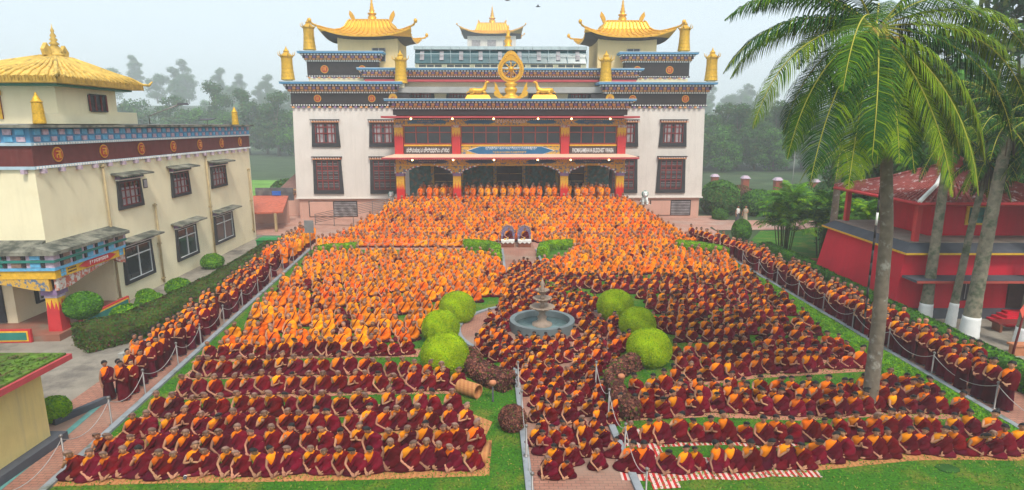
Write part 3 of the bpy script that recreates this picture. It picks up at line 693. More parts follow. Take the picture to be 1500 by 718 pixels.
b.box(-9.4, 9.6, 4.3, 4.36, 17.62, 17.68, M_alu)
b.build('glazing_bars', g)
b = MB()
for k in range(19): b.box(-9.5 + k * 1.01, -9.5 + k * 1.01 + 0.98, 4.6, 8.2, 18.15, 18.5, M_alu)
b.build('gutter', mon)
# ------------------------------------------------ gilded roofs
def pagoda(cx_, cy_, zE, W, D, parent, m=M_gold, rise=2.1, ridge=0.42, up=0.85, ribs=12, spire=True, eavedark=M_black, spire_s=1.0):
    """curved hipped roof, corners turned up; W, D eave half sizes"""
    b = MB(); N = 16
    def ring(fx, fy, z, lift, nn=N):
        pts = []
        for s in range(4):
            for k in range(nn):
                t = -1 + 2 * k / nn; l = abs(t) ** 3 * lift
                e = 1 + 0.06 * abs(t) ** 4 * (lift / max(up, .01))
                if s == 0: p = (t * fx * e, -fy * e)
                elif s == 1: p = (fx * e, t * fy * e)
                elif s == 2: p = (-t * fx * e, fy * e)
                else: p = (-fx * e, -t * fy * e)
                pts.append((cx_ + p[0], cy_ + p[1], z + l))
        return pts
    prof = [(1.0, 0.0, 1.0), (1.0, 0.16, 1.0), (0.97, 0.22, 0.92), (0.86, 0.34, 0.62), (0.74, 0.52, 0.35), (0.63, 0.85, 0.15), (0.55, 1.25, 0.05), (0.48, rise - 0.15, 0), (ridge + .02, rise, 0)]
    rings = [ring(W * f if f != ridge + .02 else W * f, D * f, zE + z, up * l) for f, z, l in prof]
    b.loft(rings, m, smooth=False)
    # raised ribs down each slope
    for s in range(4):
        for k in range(1, ribs):
            t = -1 + 2 * k / ribs; pts = []
            for f, z, l in prof[1:]:
                lf = abs(t) ** 3 * up * l; e = 1 + 0.06 * abs(t) ** 4 * l
                if s == 0: p = (t * W * f * e, -D * f * e)
                elif s == 1: p = (W * f * e, t * D * f * e)
                elif s == 2: p = (-t * W * f * e, D * f * e)
                else: p = (-W * f * e, -t * D * f * e)
                pts.append((cx_ + p[0], cy_ + p[1], zE + z + lf + 0.02))
            b.tube(pts, 0.10 * W / 4.75, m, 6)
    # hip ridges with curled ends
    for sx in (-1, 1):
        for sy in (-1, 1):
            pts = []
            for f, z, l in reversed(prof[1:]):
                e = 1 + 0.06 * l; pts.append((cx_ + sx * W * f * e, cy_ + sy * D * f * e, zE + z + up * l + 0.05))
            ex = pts[-1]; ux, uy = sx * 0.35, sy * 0.35
            pts += [(ex[0] + ux, ex[1] + uy, ex[2] + 0.12), (ex[0] + ux * 1.6, ex[1] + uy * 1.6, ex[2] + 0.45)]
            b.tube(pts, [0.10] * (len(pts) - 2) + [0.12, 0.05], m, 6)
            b.ball(pts[-1], 0.2, m, 8, 6, 1.3)
    o = b.build('gilded_roof', parent)
    # soffit
    q = MB(); q.loft([ring(W * 0.99, D * 0.99, zE + 0.0, up), ring(W * 0.62, D * 0.62, zE - 0.25, 0.0)], eavedark, smooth=False); q.build('soffit', o)
    q = MB(); z = zE + rise
    q.box(cx_ - W * ridge, cx_ + W * ridge, cy_ - D * ridge, cy_ + D * ridge, z, z + 0.14, m)
    for sx in (-1, 1):
        x = cx_ + sx * W * ridge
        q.plate([(x - .1 * sx, z + .1), (x + .25 * sx, z + .1), (x + .62 * sx, z + .9), (x + .5 * sx, z + 1.35), (x + .22 * sx, z + 1.05), (x + .02 * sx, z + .7)], cy_ - 0.14, cy_ + 0.14, m)
    q.build('ridge_finial', o)
    if spire:
        q = MB(); s = spire_s
        q.lathe([(0.62 * s, 0), (0.62 * s, .12 * s), (.42 * s, .22 * s), (.5 * s, .5 * s), (.34 * s, .75 * s), (.5 * s, .85 * s), (.5 * s, .95 * s), (.22 * s, 1.05 * s), (.34 * s, 1.25 * s), (.18 * s, 1.45 * s), (.26 * s, 1.6 * s), (.12 * s, 1.75 * s), (.19 * s, 1.9 * s), (.08 * s, 2.1 * s), (.12 * s, 2.3 * s), (.03 * s, 2.55 * s), (.02, 2.9 * s)], m, (cx_, cy_, z + 0.1), 14)
        q.build('spire', o)
    return o
for s, x in ((-1, -14.6), (1, 14.2)):
    b = MB(); b.box(x - 3.3, x + 3.3, 5, 11.5, 13.9, 19.45, M_tower); b.build('tower_wall', mon)
    xx = x + (0.0 if s < 0 else -0.5) + 1.2
    b = MB(); b.box(xx - 0.7, xx + 0.7, 4.9, 4.995, 16.9, 18.3, M_glass); w = b.build('window', mon)
    b = MB()
    for k in (-0.7, 0, 0.7): b.box(xx + k - 0.04, xx + k + 0.04, 4.84, 4.899, 16.9, 18.3, M_curtain)
    b.box(xx - 0.7, xx + 0.7, 4.83, 4.898, 17.55, 17.63, M_curtain); b.build('window_frame', w)
    pagoda(x, 8.2, 19.35, 4.75, 4.4, mon)
# little gilt spire behind the parapet, on the gallery
b = MB(); b.lathe([(.5, 0), (.5, .15), (.3, .3), (.45, .7), (.25, 1.0), (.4, 1.1), (.15, 1.3), (.25, 1.6), (.08, 1.9), (.14, 2.1), (.02, 2.4)], M_gold, (0.9, 5.2, 18.45), 12); b.build('roof_finial', mon)
# gilded cylinder banners
def banner(x, y, z, s=1.0):
    b = MB()
    b.lathe([(.62, 0), (.70, .03), (.64, .35), (.66, .38), (.60, .72), (.62, .75), (.57, 1.1), (.59, 1.13), (.55, 1.6), (.56, 2.2), (.66, 2.3), (.66, 2.4), (.5, 2.5), (.25, 2.75), (.3, 2.85), (.1, 3.1), (.02, 3.35)], M_goldban, (x, y, z + 0.25), 18, smooth=False)
    for k in range(6):
        a = math.pi * k / 3; b.tube([(x + .6 * math.cos(a), y + .6 * math.sin(a), z + 2.6), (x + .82 * math.cos(a), y + .82 * math.sin(a), z + 2.75), (x + .86 * math.cos(a), y + .86 * math.sin(a), z + 3.05)], [.07, .05, .02], M_goldban, 5)
    b.box(x - .35, x + .35, y - .35, y + .35, z - 0.2, z + .27, M_cream)
    b.build('gilded_banner', mon)
for x, y, z in ((-22.0, 0.3, 14.3), (22.2, 0.3, 14.3), (-20.8, 4.4, 17.75), (20.4, 4.4, 17.75), (-10.4, 0.6, 14.0), (11.1, 0.6, 14.0)): banner(x, y, z)
# side ramps with steel rails beside the steps
rl = empty('handrail', (-14.5, 57.5, 0), 'steel tube handrail climbing beside the steps left of the porch', 'handrail')
b = MB()
for k in range(6): b.tube([(-5.5, 2.2, 0.25 + k * .17), (3.0, -0.6, 2.3 + k * .17)], 0.03, M_steel, 6)
for t in (0, .25, .5, .75, 1): b.box(-5.5 + 8.5 * t - .03, -5.5 + 8.5 * t + .03, 2.2 - 2.8 * t - .03, 2.2 - 2.8 * t + .03, -0.05, 1.15 + 2.05 * t, M_steel)
b.build('rail_bars', rl)
# far tower fading in the mist
ft = empty('hillside_shrine', (-5.2, 165, 0), 'mist-faded square shrine tower with golden curved roof behind the monastery', 'tower')
b = MB(); b.box(-6.2, 6.2, -6, 6, -0.3, 32.2, M_white)
b.build('tower_wall', ft)
for xx in (-4, 0, 4):
    b = MB(); b.box(xx - 1.1, xx + 1.1, -6.08, -6.01, 29.2, 31.2, M_curtain); b.build('window', ft)
pagoda(0, 0, 32.6, 7.6, 7.2, ft, rise=3.2, up=1.5, spire_s=1.75)
# ------------------------------------------------ golden wheel and deer on the porch roof
wy = 64 + PO + 0.75; zr = 12.35; wx = -1.2 + PC + 0.2
wh = empty('dharma_wheel', (wx, wy, zr), 'tall golden eight spoked wheel in a flame shaped frame on the porch roof', 'statue')
b = MB(); n = 32
b.lathe([(.95, 0), (.95, .15), (.7, .3), (.45, .5), (.6, .8), (.6, 1.0), (.4, 1.15), (.65, 1.4), (.3, 1.6)], M_gold, (0, 0, 0), 16)
b.build('lotus_pedestal', wh)
b = MB(); zc = 2.75; rings = []
out = []
for k in range(n):
    a = 2 * math.pi * k / n; r = 1.22 * (1 + 0.38 * max(0, math.sin(a)) ** 9); out.append((r * math.cos(a), zc + r * math.sin(a)))
inn = [(0.80 * math.cos(2 * math.pi * k / n), zc + 0.80 * math.sin(2 * math.pi * k / n)) for k in range(n)]
b.loft([[(x, -.14, z) for x, z in out], [(x, -.14, z) for x, z in inn], [(x, .14, z) for x, z in inn], [(x, .14, z) for x, z in out], [(x, -.14, z) for x, z in out]], M_gold, cap0=False, cap1=False, smooth=False)
for k in range(40):
    a = 2 * math.pi * k / 40; r = 1.02 * (1 + 0.3 * max(0, math.sin(a)) ** 9); b.ball((r * math.cos(a), -.15, zc + r * math.sin(a)), .07, M_gold, 6, 4)
b.build('flame_frame', wh)
b = MB()
for k in range(8):
    a = 2 * math.pi * k / 8; b.tube([(0, 0, zc), (.82 * math.cos(a), 0, zc + .82 * math.sin(a))], [.07, .045], M_gold, 6)
b.ball((0, -.02, zc), .27, M_gold, 12, 8)
b.build('spokes', wh)
for s in (-1, 1):
    b = MB(); b.plate([(s * .75, 0), (s * 1.1, .12), (s * 1.55, .35), (s * 1.62, .7), (s * 1.45, .8), (s * 1.6, 1.0), (s * 1.5, 1.2), (s * 1.55, 1.65), (s * 1.3, 1.3), (s * 1.15, .9), (s * 1.0, .55), (s * .75, .3)], -.1, .1, M_gold); b.build('side_flame', wh)
def deer(x, s, label):
    t = empty('golden_deer', (x, wy + 0.1, zr), label, 'statue', 'golden deer beside the wheel')
    b = MB(); b.frus(-1.25, 1.25, -.55, .55, 0, .42, .25, .2, M_gold); b.box(-1.45, 1.45, -.62, .62, -.35, -.001, M_black); b.build('pedestal', t)
    b = MB(); f = s
    body = [(-.85 * f, .62, .10), (-.72 * f, .80, .26), (-.35 * f, .78, .30), (.1 * f, .76, .28), (.45 * f, .82, .28), (.62 * f, 1.02, .20), (.70 * f, 1.30, .14), (.76 * f, 1.52, .13), (.90 * f, 1.60, .12), (1.08 * f, 1.54, .06)]
    b.tube([(p[0], 0, p[1]) for p in body], [p[2] for p in body], M_gold, 10)
    for yy in (-.2, .2):
        b.tube([(.45 * f, yy, .7), (.75 * f, yy, .62), (.8 * f, yy, .5), (.45 * f, yy, .47)], [.13, .08, .06, .05], M_gold, 7)
        b.tube([(-.5 * f, yy, .72), (-.25 * f, yy * 1.3, .58), (-.75 * f, yy * 1.2, .5)], [.2, .1, .06], M_gold, 7)
        b.tube([(.80 * f, yy * .4, 1.62), (.68 * f, yy * .9, 1.78)], [.05, .02], M_gold, 5)
    b.tube([(-.85 * f, 0, .75), (-1.05 * f, 0, .62), (-1.1 * f, 0, .5)], [.06, .05, .02], M_gold, 5)
    b.build('body', t)
    return t
deer(wx - 3.1, 1, 'golden lying deer left of the wheel, looking right and up'); deer(wx + 3.15, -1, 'golden lying deer right of the wheel, looking left and up')
# snow lions at the top of the steps
def lion(x, y, s, label):
    t = empty('lion_statue', (x, y, 2.25), label, 'statue', 'white lions flanking the steps')
    b = MB(); b.box(-.75, .75, -.5, .5, -2.95, -.02, M_pink); b.build('pedestal', t)
    b = MB()
    b.tube([(0, .45, .25), (0, .2, .5), (0, -.12, .85), (0, -.25, 1.1)], [.38, .42, .36, .22], M_lion, 10)
    for sx in (-1, 1):
        b.tube([(sx * .22, -.2, .85), (sx * .25, -.38, .4), (sx * .25, -.42, .0)], [.16, .12, .11], M_lion, 8); b.ball((sx * .25, -.5, .07), .13, M_lion, 8, 5, .7)
        b.tube([(sx * .3, .35, .35), (sx * .42, .0, .25), (sx * .38, -.2, .05)], [.24, .15, .1], M_lion, 8)
        b.ball((sx * .2, -.3, 1.62), .08, M_lion, 6, 5)
        b.ball((sx * .13, -.62, 1.40), .05, M_black, 6, 5)
    b.ball((0, -.35, 1.32), .34, M_lion, 12, 8); b.ball((0, -.62, 1.2), .18, M_lion, 10, 6); b.box(-.12, .12, -.80, -.74, 1.08, 1.13, M_redwood)
    b.build('body', t)
    b = MB()
    for k in range(14):
        a = 2 * math.pi * k / 14; b.ball((.34 * math.cos(a), -.2, 1.3 + .36 * math.sin(a)), .11, M_teal, 6, 5)
    b.build('mane', t); t.scale = (.78, .78, .78)
lion(-11.9, 58.6, 1, 'white carved lion statue on a pink pedestal left of the porch'); lion(13.2, 58.9, -1, 'white carved lion statue on a pink pedestal right of the porch')

# ================================================================== LEFT BUILDING
LA = Vector((-22.0, 27.5, 0)); LRZ = math.atan2(25.3, -1.1)
lb = empty('guest_house', LA, 'cream two storey guest house with weathered golden roof and painted corner porch', 'building', rz=LRZ)
Linv = (Matrix.Translation(LA) @ Matrix.Rotation(LRZ, 4, 'Z')).inverted()
def WP(px, py):
    d = Vector(ray(px, py)); nn = Vector((math.sin(LRZ), -math.cos(LRZ), 0)); c = Vector((0, 0, CAM_H))
    t = (LA - c).dot(nn) / d.dot(nn); p = Linv @ (c + d * t); return p.x, p.z
LL = 25.3
b = MB()
b.box(0, LL, 0, 14, 4.1, 8.12, M_cream)                       # upper storey over everything
b.box(4.7, LL, 0.0, 14, -0.05, 4.099, M_cream)                # ground storey
b.box(0.9, 4.7, 2.6, 14, 0.3, 4.099, M_cream)                 # recessed behind the porch
b.build('wall', lb)
b = MB(); b.box(-.06, LL + .06, -.06, 14.06, 8.12, 9.06, M_redbrown); b.build('red_brown_frieze', lb)
b = MB(); b.box(-.1, LL + .1, -.1, 14.1, 9.2, 9.86, M_blue)
def lrow(z0, z1, y, step, w, m1, m2, proud=.05):
    k = 0.1
    i = 0
    while k < LL: b.box(k, k + w, y - proud, y - .001, z0, z1, m1 if i % 2 else m2); k += step; i += 1
    k = 0.1
    while k < 13.9: b.box(-.1 - proud, -.1 - .001, k, k + w, z0, z1, m1 if i % 2 else m2); k += step; i += 1
lrow(9.55, 9.8, -.1, .55, .38, M_lilac, M_blue2, .07); lrow(9.24, 9.46, -.1, .55, .38, M_blue2, M_lilac, .05)
b.box(-.16, LL + .16, -.16, 14.1, 9.06, 9.2, M_paleblue)
k = 0
while k < LL: b.box(k, k + .09, -.2, -.161, 9.08, 9.17, M_dotwhite); k += .2
b.build('painted_cornice', lb)
b = MB(); b.box(-.12, LL + .12, -.12, 14.1, 7.98, 8.119, M_paleblue)
k = 0
while k < LL: b.box(k, k + .09, -.16, -.121, 8.0, 8.1, M_dotwhite); k += .2
k = .3
while k < LL: b.box(k, k + .16, -.25, -.002, 7.78, 7.979, M_lilac); k += 1.25
k = .3
while k < 13: b.box(-.25, -.002, k, k + .16, 7.78, 7.979, M_lilac); k += 1.25
b.build('lower_band', lb)
b = MB(); b.box(-.45, LL + .4, -.45, 14.3, 9.87, 10.0, M_stain); b.box(1.2, LL - .5, 1.3, 13, 10.001, 10.05, M_concrete); b.build('roof_slab', lb)
for i, (px, py) in enumerate(((82, 227), (150, 221), (205, 217), (252, 213), (291, 210), (323, 207), (350, 206))):
    s, z = WP(px, py); q = MB(); n = 20
    for rr, y0_, m in ((.36, -.1, M_gold), (.30, -.12, M_redemb)): q.plate([(s + rr * math.cos(2 * math.pi * k / n), 8.6 + rr * math.sin(2 * math.pi * k / n)) for k in range(n)], y0_, -.062, m)
    q.box(s - .17, s + .15, -.15, -.121, 8.72, 8.78, M_gold); q.box(s + .03, s + .09, -.15, -.121, 8.42, 8.72, M_gold); q.box(s - .15, s + .03, -.15, -.121, 8.58, 8.63, M_gold); q.box(s - .15, s - .1, -.15, -.121, 8.45, 8.63, M_gold)
    if i < 2: q.box(s + .12, s + .16, -.15, -.121, 8.42, 8.78, M_gold)
    q.build('medallion', lb)
for x in (3.0,): pass
def lb_window(px0, py0, px1, py1, upper):
    s0, za = WP(px0, py0); s1, zb = WP(px1, py1); z1, z0 = (6.9, 5.25) if upper else (3.15, 0.95)
    m = (s0 + s1) / 2; w = (s1 - s0)
    f = MB(); t = .17; tp = .06
    o = [(m - w / 2 - tp, z0), (m + w / 2 + tp, z0), (m + w / 2 - tp, z1), (m - w / 2 + tp, z1)]
    zi0, zi1, iw = z0 + .2, z1 - .12, w / 2 - t - tp
    f.plate([o[0], o[1], (m + w / 2 + tp, zi0), (m - w / 2 - tp, zi0)], -.12, -.002, M_frame)
    f.plate([(m - w / 2 - tp, zi0 + .001), (m - iw, zi0 + .001), (m - iw, zi1), (m - w / 2 + tp, zi1)], -.12, -.002, M_frame)
    f.plate([(m + iw, zi0 + .001), (m + w / 2 + tp, zi0 + .001), (m + w / 2 - tp, zi1), (m + iw, zi1)], -.12, -.002, M_frame)
    f.plate([(m - w / 2 + tp, zi1 + .001), (m + w / 2 - tp, zi1 + .001), o[2], o[3]], -.12, -.002, M_frame)
    win = f.build('window', lb)
    g = MB(); g.box(m - iw, m + iw, -.04, -.01, zi0, zi1, M_glass)
    if upper: g.box(m - iw * .8, m + iw * .8, -.047, -.041, zi0 + .05, zi1 - .3, M_curtain)
    g.build('pane', win)
    c = MB(); mm = M_maroonwood if upper else M_whitepaint
    for q in ((0, .25, .5, .75, 1) if upper else (0, .5, 1)): x = m - iw + 2 * iw * q; c.box(x - .03, x + .03, -.1, -.05, zi0, zi1, mm)
    for q in ((0, .33, .66, 1) if upper else (0, .72, 1)): z = zi0 + (zi1 - zi0) * q; c.box(m - iw, m + iw, -.11, -.049, z - .03, z + .03, mm)
    c.build('casement', win)
    a = MB(); zt = z1 + .25
    a.hexa([(m - w / 2 - .35, -.75, zt), (m + w / 2 + .35, -.75, zt), (m + w / 2 + .35, -.003, zt + .12), (m - w / 2 - .35, -.003, zt + .12)], [(m - w / 2 - .35, -.75, zt + .09), (m + w / 2 + .35, -.75, zt + .09), (m + w / 2 + .35, -.003, zt + .2), (m - w / 2 - .35, -.003, zt + .2)], M_stain)
    a.box(m - w / 2, m + w / 2, -.3, -.003, z1 + .08, zt - .001, M_purple)
    k = m - w / 2
    while k < m + w / 2: a.box(k, k + .1, -.34, -.301, z1 + .12, zt - .05, M_teal); k += .24
    a.box(m - w / 2, m + w / 2, -.2, -.003, z1 + .001, z1 + .07, M_dotwhite)
    a.build('awning', win)
lb_window(172, 290, 206, 280, True); lb_window(250, 270, 276, 265, True); lb_window(308, 258, 330, 255, True)
lb_window(182, 400, 224, 385, False); lb_window(258, 362, 288, 350, False); lb_window(314, 340, 341, 330, False)
s, z = WP(212, 267); q = MB(); q.box(s - .22, s + .22, -.03, -.002, z - .35, z + .2, M_frame); q.box(s - .17, s + .17, -.05, -.031, z - .3, z + .15, M_curtain); q.build('vent', lb)
for (px, py, zt, zb) in ((148, 250, 7.9, 0.1), (228, 330, 5.2, 0.1), (300, 240, 7.9, 0.1), (367, 300, 6.3, .6)):
    s, z = WP(px, py); q = MB(); q.tube([(s, -.12, zt), (s, -.12, zb)], .065, M_pipe, 8)
    for zz in (zt - .1, (zt + zb) / 2, zb + .3): q.box(s - .1, s + .1, -.2, -.001, zz - .04, zz + .04, M_pipe)
    q.build('drain_pipe', lb)
# penthouse with the weathered golden roof
b = MB(); b.box(4.1, 9.2, 1.35, 6.0, 10.05, 12.0, M_cream); b.box(9.2, 11.2, 1.35, 6.0, 10.05, 10.75, M_cream); b.box(2.6, 9.2, 1.0, 1.34, 10.05, 10.55, M_cream); b.build('penthouse_wall', lb)
b = MB(); b.box(6.6, 8.1, 1.28, 1.345, 10.75, 11.65, M_glass); w = b.build('window', lb)
b = MB()
for k in (6.6, 7.1, 7.6, 8.1): b.box(k - .03, k + .03, 1.22, 1.279, 10.75, 11.65, M_maroonwood)
for k in (10.75, 11.65): b.box(6.6, 8.1, 1.22, 1.278, k - .04, k + .04, M_frame)
b.build('window_frame', w)
b = MB(); b.box(4.03, 4.095, 4.1, 5.0, 10.3, 11.7, M_maroonwood); b.box(3.99, 4.029, 4.1, 4.25, 10.3, 11.7, M_yellow); b.box(3.99, 4.029, 4.5, 4.6, 10.3, 11.5, M_yellow); b.box(3.97, 4.028, 4.0, 5.1, 11.5, 11.75, M_yellow); b.build('shrine_door', lb)
b = MB(); b.box(3.4, 9.9, .75, 6.3, 11.95, 12.05, M_teal); b.build('eave_board', lb)
def oldroof():
    """low hipped roof with raised ribs and a toothed eave band"""
    x0, x1, y0, y1, ze, zt = 2.9, 10.4, .35, 6.6, 12.06, 13.6
    rx0, rx1, ry0, ry1 = 6.2, 7.5, 2.5, 3.3
    b = MB()
    pf = [(0, 0), (0, .3), (.18, .62), (.42, .85), (.7, 1.2), (1, 1.54)]
    def rc(t): return (x0 + (rx0 - x0) * t, x1 + (rx1 - x1) * t, y0 + (ry0 - y0) * t, y1 + (ry1 - y1) * t)
    rings = []
    for t, z in pf:
        a, c, d, e = rc(t); rings.append([(a, d, ze + z), (c, d, ze + z), (c, e, ze + z), (a, e, ze + z)])
    b.loft(rings, M_goldold, smooth=False)
    for k in range(1, 13):
        u = k / 13
        for side in (0, 1, 2):
            pts = []
            for t, z in pf[1:]:
                a, c, d, e = rc(t)
                if side == 0: p = (a + (c - a) * u, d)
                elif side == 1: p = (a, d + (e - d) * u)
                else: p = (c, d + (e - d) * u)
                pts.append((p[0], p[1], ze + z + .03))
            b.tube(pts, .085, M_goldold, 6)
    for (u, v) in ((0, 0), (1, 0), (0, 1), (1, 1)):
        pts = []
        for t, z in reversed(pf[1:]):
            a, c, d, e = rc(t); pts.append(((a, c)[u], (d, e)[v], ze + z + .05))
        p = pts[-1]; sx = -1 if u == 0 else 1; sy = -1 if v == 0 else 1
        pts += [(p[0] + .25 * sx, p[1] + .25 * sy, p[2] - .02), (p[0] + .4 * sx, p[1] + .4 * sy, p[2] + .22)]
        b.tube(pts, [.09] * (len(pts) - 1) + [.04], M_goldold, 6)
    # toothed gutter band
    for k in range(38):
        u = x0 + (x1 - x0) * (k + .5) / 38; b.plate([(u - .1, ze), (u + .1, ze), (u + .08, ze + .3), (u, ze + .38), (u - .08, ze + .3)], y0 - .05, y0 - .002, M_gold2)
        v = y0 + (y1 - y0) * (k + .5) / 38; b.hexa([(x0 - .05, v - .08, ze), (x0 - .002, v - .08, ze), (x0 - .002, v + .08, ze), (x0 - .05, v + .08, ze)], [(x0 - .05, v - .05, ze + .34), (x0 - .002, v - .05, ze + .34), (x0 - .002, v + .05, ze + .34), (x0 - .05, v + .05, ze + .34)], M_gold2)
    o = b.build('golden_roof', lb)
    q = MB(); q.box(rx0 - .1, rx1 + .1, ry0, ry1, zt - .02, zt + .12, M_goldold)
    for sx in (rx0 - .05, rx1 + .05): q.plate([(sx - .2, zt + .1), (sx + .2, zt + .1), (sx + .28, zt + .4), (sx, zt + .75), (sx - .28, zt + .4)], 2.8, 3.0, M_goldold)
    q.lathe([(.42, 0), (.44, .12), (.26, .2), (.3, .42), (.16, .6), (.26, .66), (.12, .8), (.2, .88), (.1, 1.0), (.16, 1.08), (.06, 1.25), (.1, 1.35), (.03, 1.5), (.01, 1.7)], M_goldold, ((rx0 + rx1) / 2, 2.9, zt + .1), 12)
    q.build('roof_finial', o)
M_gold2 = mat('tarnished gold ornament', (0.45, 0.28, 0.05), 0.6, 0.3, 5.0, metal=0.3)
oldroof()
for s, y, z in ((2.2, 1.0, 10.05), (24.4, .6, 10.0)):
    q = MB(); q.lathe([(.26, 0), (.28, .05), (.24, .5), (.25, .52), (.22, 1.0), (.26, 1.05), (.2, 1.1), (.08, 1.35), (.02, 1.5)], M_goldban, (s, y, z), 14, smooth=False); q.build('gilded_banner', lb)
# lamp arms on the roof
st = empty('roof_floodlight', (-23.3, 39.0, 10.05), 'floodlight on a long slanting arm above the guest house roof', 'light')
b = MB(); b.tube([(0, 0, 0), (0, 0, .5), (1.9, .3, 1.25)], .035, M_steel, 6); b.build('arm', st)
b = MB(); b.frus(1.8, 2.4, .1, .5, 1.2, 1.34, .06, .06, M_dark); b.build('lamp_head', st)
st = empty('solar_lamp', (-23.6, 47.0, 10.0), 'small flat solar lamp panel near the far end of the guest house roof', 'light')
b = MB(); b.tube([(0, 0, 0), (0, 0, .35)], .04, M_steel, 6); b.build('stem', st)
b = MB(); b.hexa([(-.5, -.4, .33), (.5, -.4, .33), (.5, .4, .45), (-.5, .4, .45)], [(-.5, -.4, .38), (.5, -.4, .38), (.5, .4, .5), (-.5, .4, .5)], M_dark); b.build('panel', st)
# corner porch
b = MB()
zt = 4.12
for (a, c, d, e) in ((-1.0, 4.9, -1.0, -.001), (-1.0, -.001, -.001, 12)):
    b.hexa([(a, d, zt), (c, d, zt), (c, e, zt), (a, e, zt)], [(a, d, zt + .16), (c, d, zt + .16), (c, e, zt + .42 if d < -.9 else zt + .16), (a, e, zt + .42 if d < -.9 else zt + .16)], M_stain)
b.hexa([(-1.0, -.001, zt + .17), (-.001, -.001, zt + .17), (-.001, 12, zt + .17), (-1.0, 12, zt + .17)], [(-.95, .0, zt + .2), (-.001, .0, zt + .55), (-.001, 12, zt + .55), (-.95, 12, zt + .2)], M_stain)
b.build('porch_roof', lb)
b = MB()
for i, (z0, z1, o, m) in enumerate(((3.88, 4.11, .84, M_lilac), (3.76, 3.88, .88, M_teal), (3.5, 3.76, .78, M_lilac), (3.36, 3.5, .80, M_blue2))):
    b.box(-o, 4.75, -o, -o + .3, z0, z1, m); b.box(-o, -o + .3, -o + .301, 12, z0, z1, m)
    if m is M_lilac:
        k = -o + .4
        while k < 4.6: b.box(k, k + .16, -o - .05, -o - .001, z0 + .02, z1 - .02, M_black); b.box(k + .2, k + .65, -o - .04, -o - .001, z0 + .03, z1 - .03, (M_blue2, M_teal, M_brownblock)[int(k * 3) % 3]); k += .85
        k = -o + .4
        while k < 11.5: b.box(-o - .05, -o - .001, k, k + .16, z0 + .02, z1 - .02, M_black); b.box(-o - .04, -o - .001, k + .2, k + .65, z0 + .03, z1 - .03, (M_teal, M_brownblock, M_blue2)[int(k * 3) % 3]); k += .85
b.build('painted_fascia', lb)
b = MB(); o = .72
b.box(-o, 4.7, -o, -o + .25, 2.95, 3.39, M_yellow); b.box(-o, -o + .25, -o + .251, 12, 2.95, 3.39, M_yellow)
b.plate([(.9, 3.17), (1.5, 3.0), (3.3, 3.0), (3.9, 3.17), (3.3, 3.35), (1.5, 3.35)], -o - .03, -o - .001, M_redcol2)
M90 = Matrix.Rotation(-math.pi / 2, 4, 'Z')
st_ = len(b.v); b.plate([(-6.5, 3.17), (-5.9, 3.0), (-2.3, 3.0), (-1.7, 3.17), (-2.3, 3.35), (-5.9, 3.35)], -o - .03, -o - .001, M_navy); b.xform(M90, st_)
for k in (-.35, 4.2):
    for q in range(4): b.box(k + (q % 2) * .16, k + .14 + (q % 2) * .16, -o - .04, -o - .001, 3.0 + (q // 2) * .18, 3.15 + (q // 2) * .18, M_blue2)
for q in range(12): b.box(.15 + (q % 6) * .1, .2 + (q % 6) * .1, -o - .02, -o - .001, 3.05 + (q // 6) * .15, 3.12 + (q // 6) * .15, M_black)
pl = b.build('porch_lintel', lb)
l = MB(); script(l, 1.7, 3.2, 3.08, .18, M_dotwhite, -o - .031, .17, 31, False)
st_ = len(l.v); script(l, -5.8, -2.3, 3.06, .22, M_yellow, -o - .031, .2, 33, False); l.xform(M90, st_)
l.build('lettering', pl)
def carve(b, pts, fn, m1, m2):
    b.plate(pts, -o + .02, -o + .18, m1)
b = MB()
pr = [(-.6, 2.94), (3.4, 2.94), (3.1, 2.85), (2.4, 2.80), (1.9, 2.7), (1.3, 2.62), (.8, 2.5), (.3, 2.4), (-.6, 2.36)]
b.plate(pr[::-1], -o + .02, -o + .2, M_mosaic2); b.plate([(3.8, 2.94), (4.7, 2.94), (4.7, 2.5), (4.3, 2.6), (4.0, 2.75)][::-1], -o + .02, -o + .2, M_mosaic2)
st_ = len(b.v); b.plate([(-x if x > -.3 else .35, z) for x, z in pr], -o + .02, -o + .2, M_mosaic); b.xform(M90, st_)
b.build('bracket', lb)
b = MB(); b.box(-.5, .25, -.5, .25, 2.1, 2.36, M_purple); b.box(-.42, .17, -.42, .17, 1.95, 2.1, M_lilac)
b.frus(-.45, .2, -.45, .2, .0, 1.25, .04, .04, M_redcol2)
b.box(-.40, .15, -.40, .15, 1.25, 1.95, M_yellow)
b.plate([(-.41, 1.25), (.16, 1.25), (.07, 1.75), (-.03, 1.35), (-.125, 1.85), (-.22, 1.35), (-.32, 1.75)], -.425, -.402, M_redcol2)
st_ = len(b.v); b.plate([(-.16, 1.25), (.41, 1.25), (.32, 1.75), (.22, 1.35), (.125, 1.85), (.03, 1.35), (-.07, 1.75)], -.425, -.402, M_redcol2); b.xform(M90, st_)
b.build('column', lb)
b = MB(); b.box(-.9, 4.7, -.6, 12, -.05, .30, M_redtile); b.build('porch_floor', lb)
b = MB()
for (a, c, d, e, s) in ((.5, 4.5, -.75, -.62, 1), (-1.05, -.92, .6, 12, 0)):
    b.box(a, c, d, e, -.02, .62, M_redcol2)
    if s: b.box(a + .1, c - .1, d - .02, d - .001, .05, .55, M_yellow); b.box(a + .17, c - .17, d - .04, d - .021, .12, .48, M_teal)
    else: b.box(a - .02, a - .001, d + .1, e - .1, .05, .55, M_yellow); b.box(a - .04, a - .021, d + .17, e - .17, .12, .48, M_teal)
b.build('porch_parapet', lb)
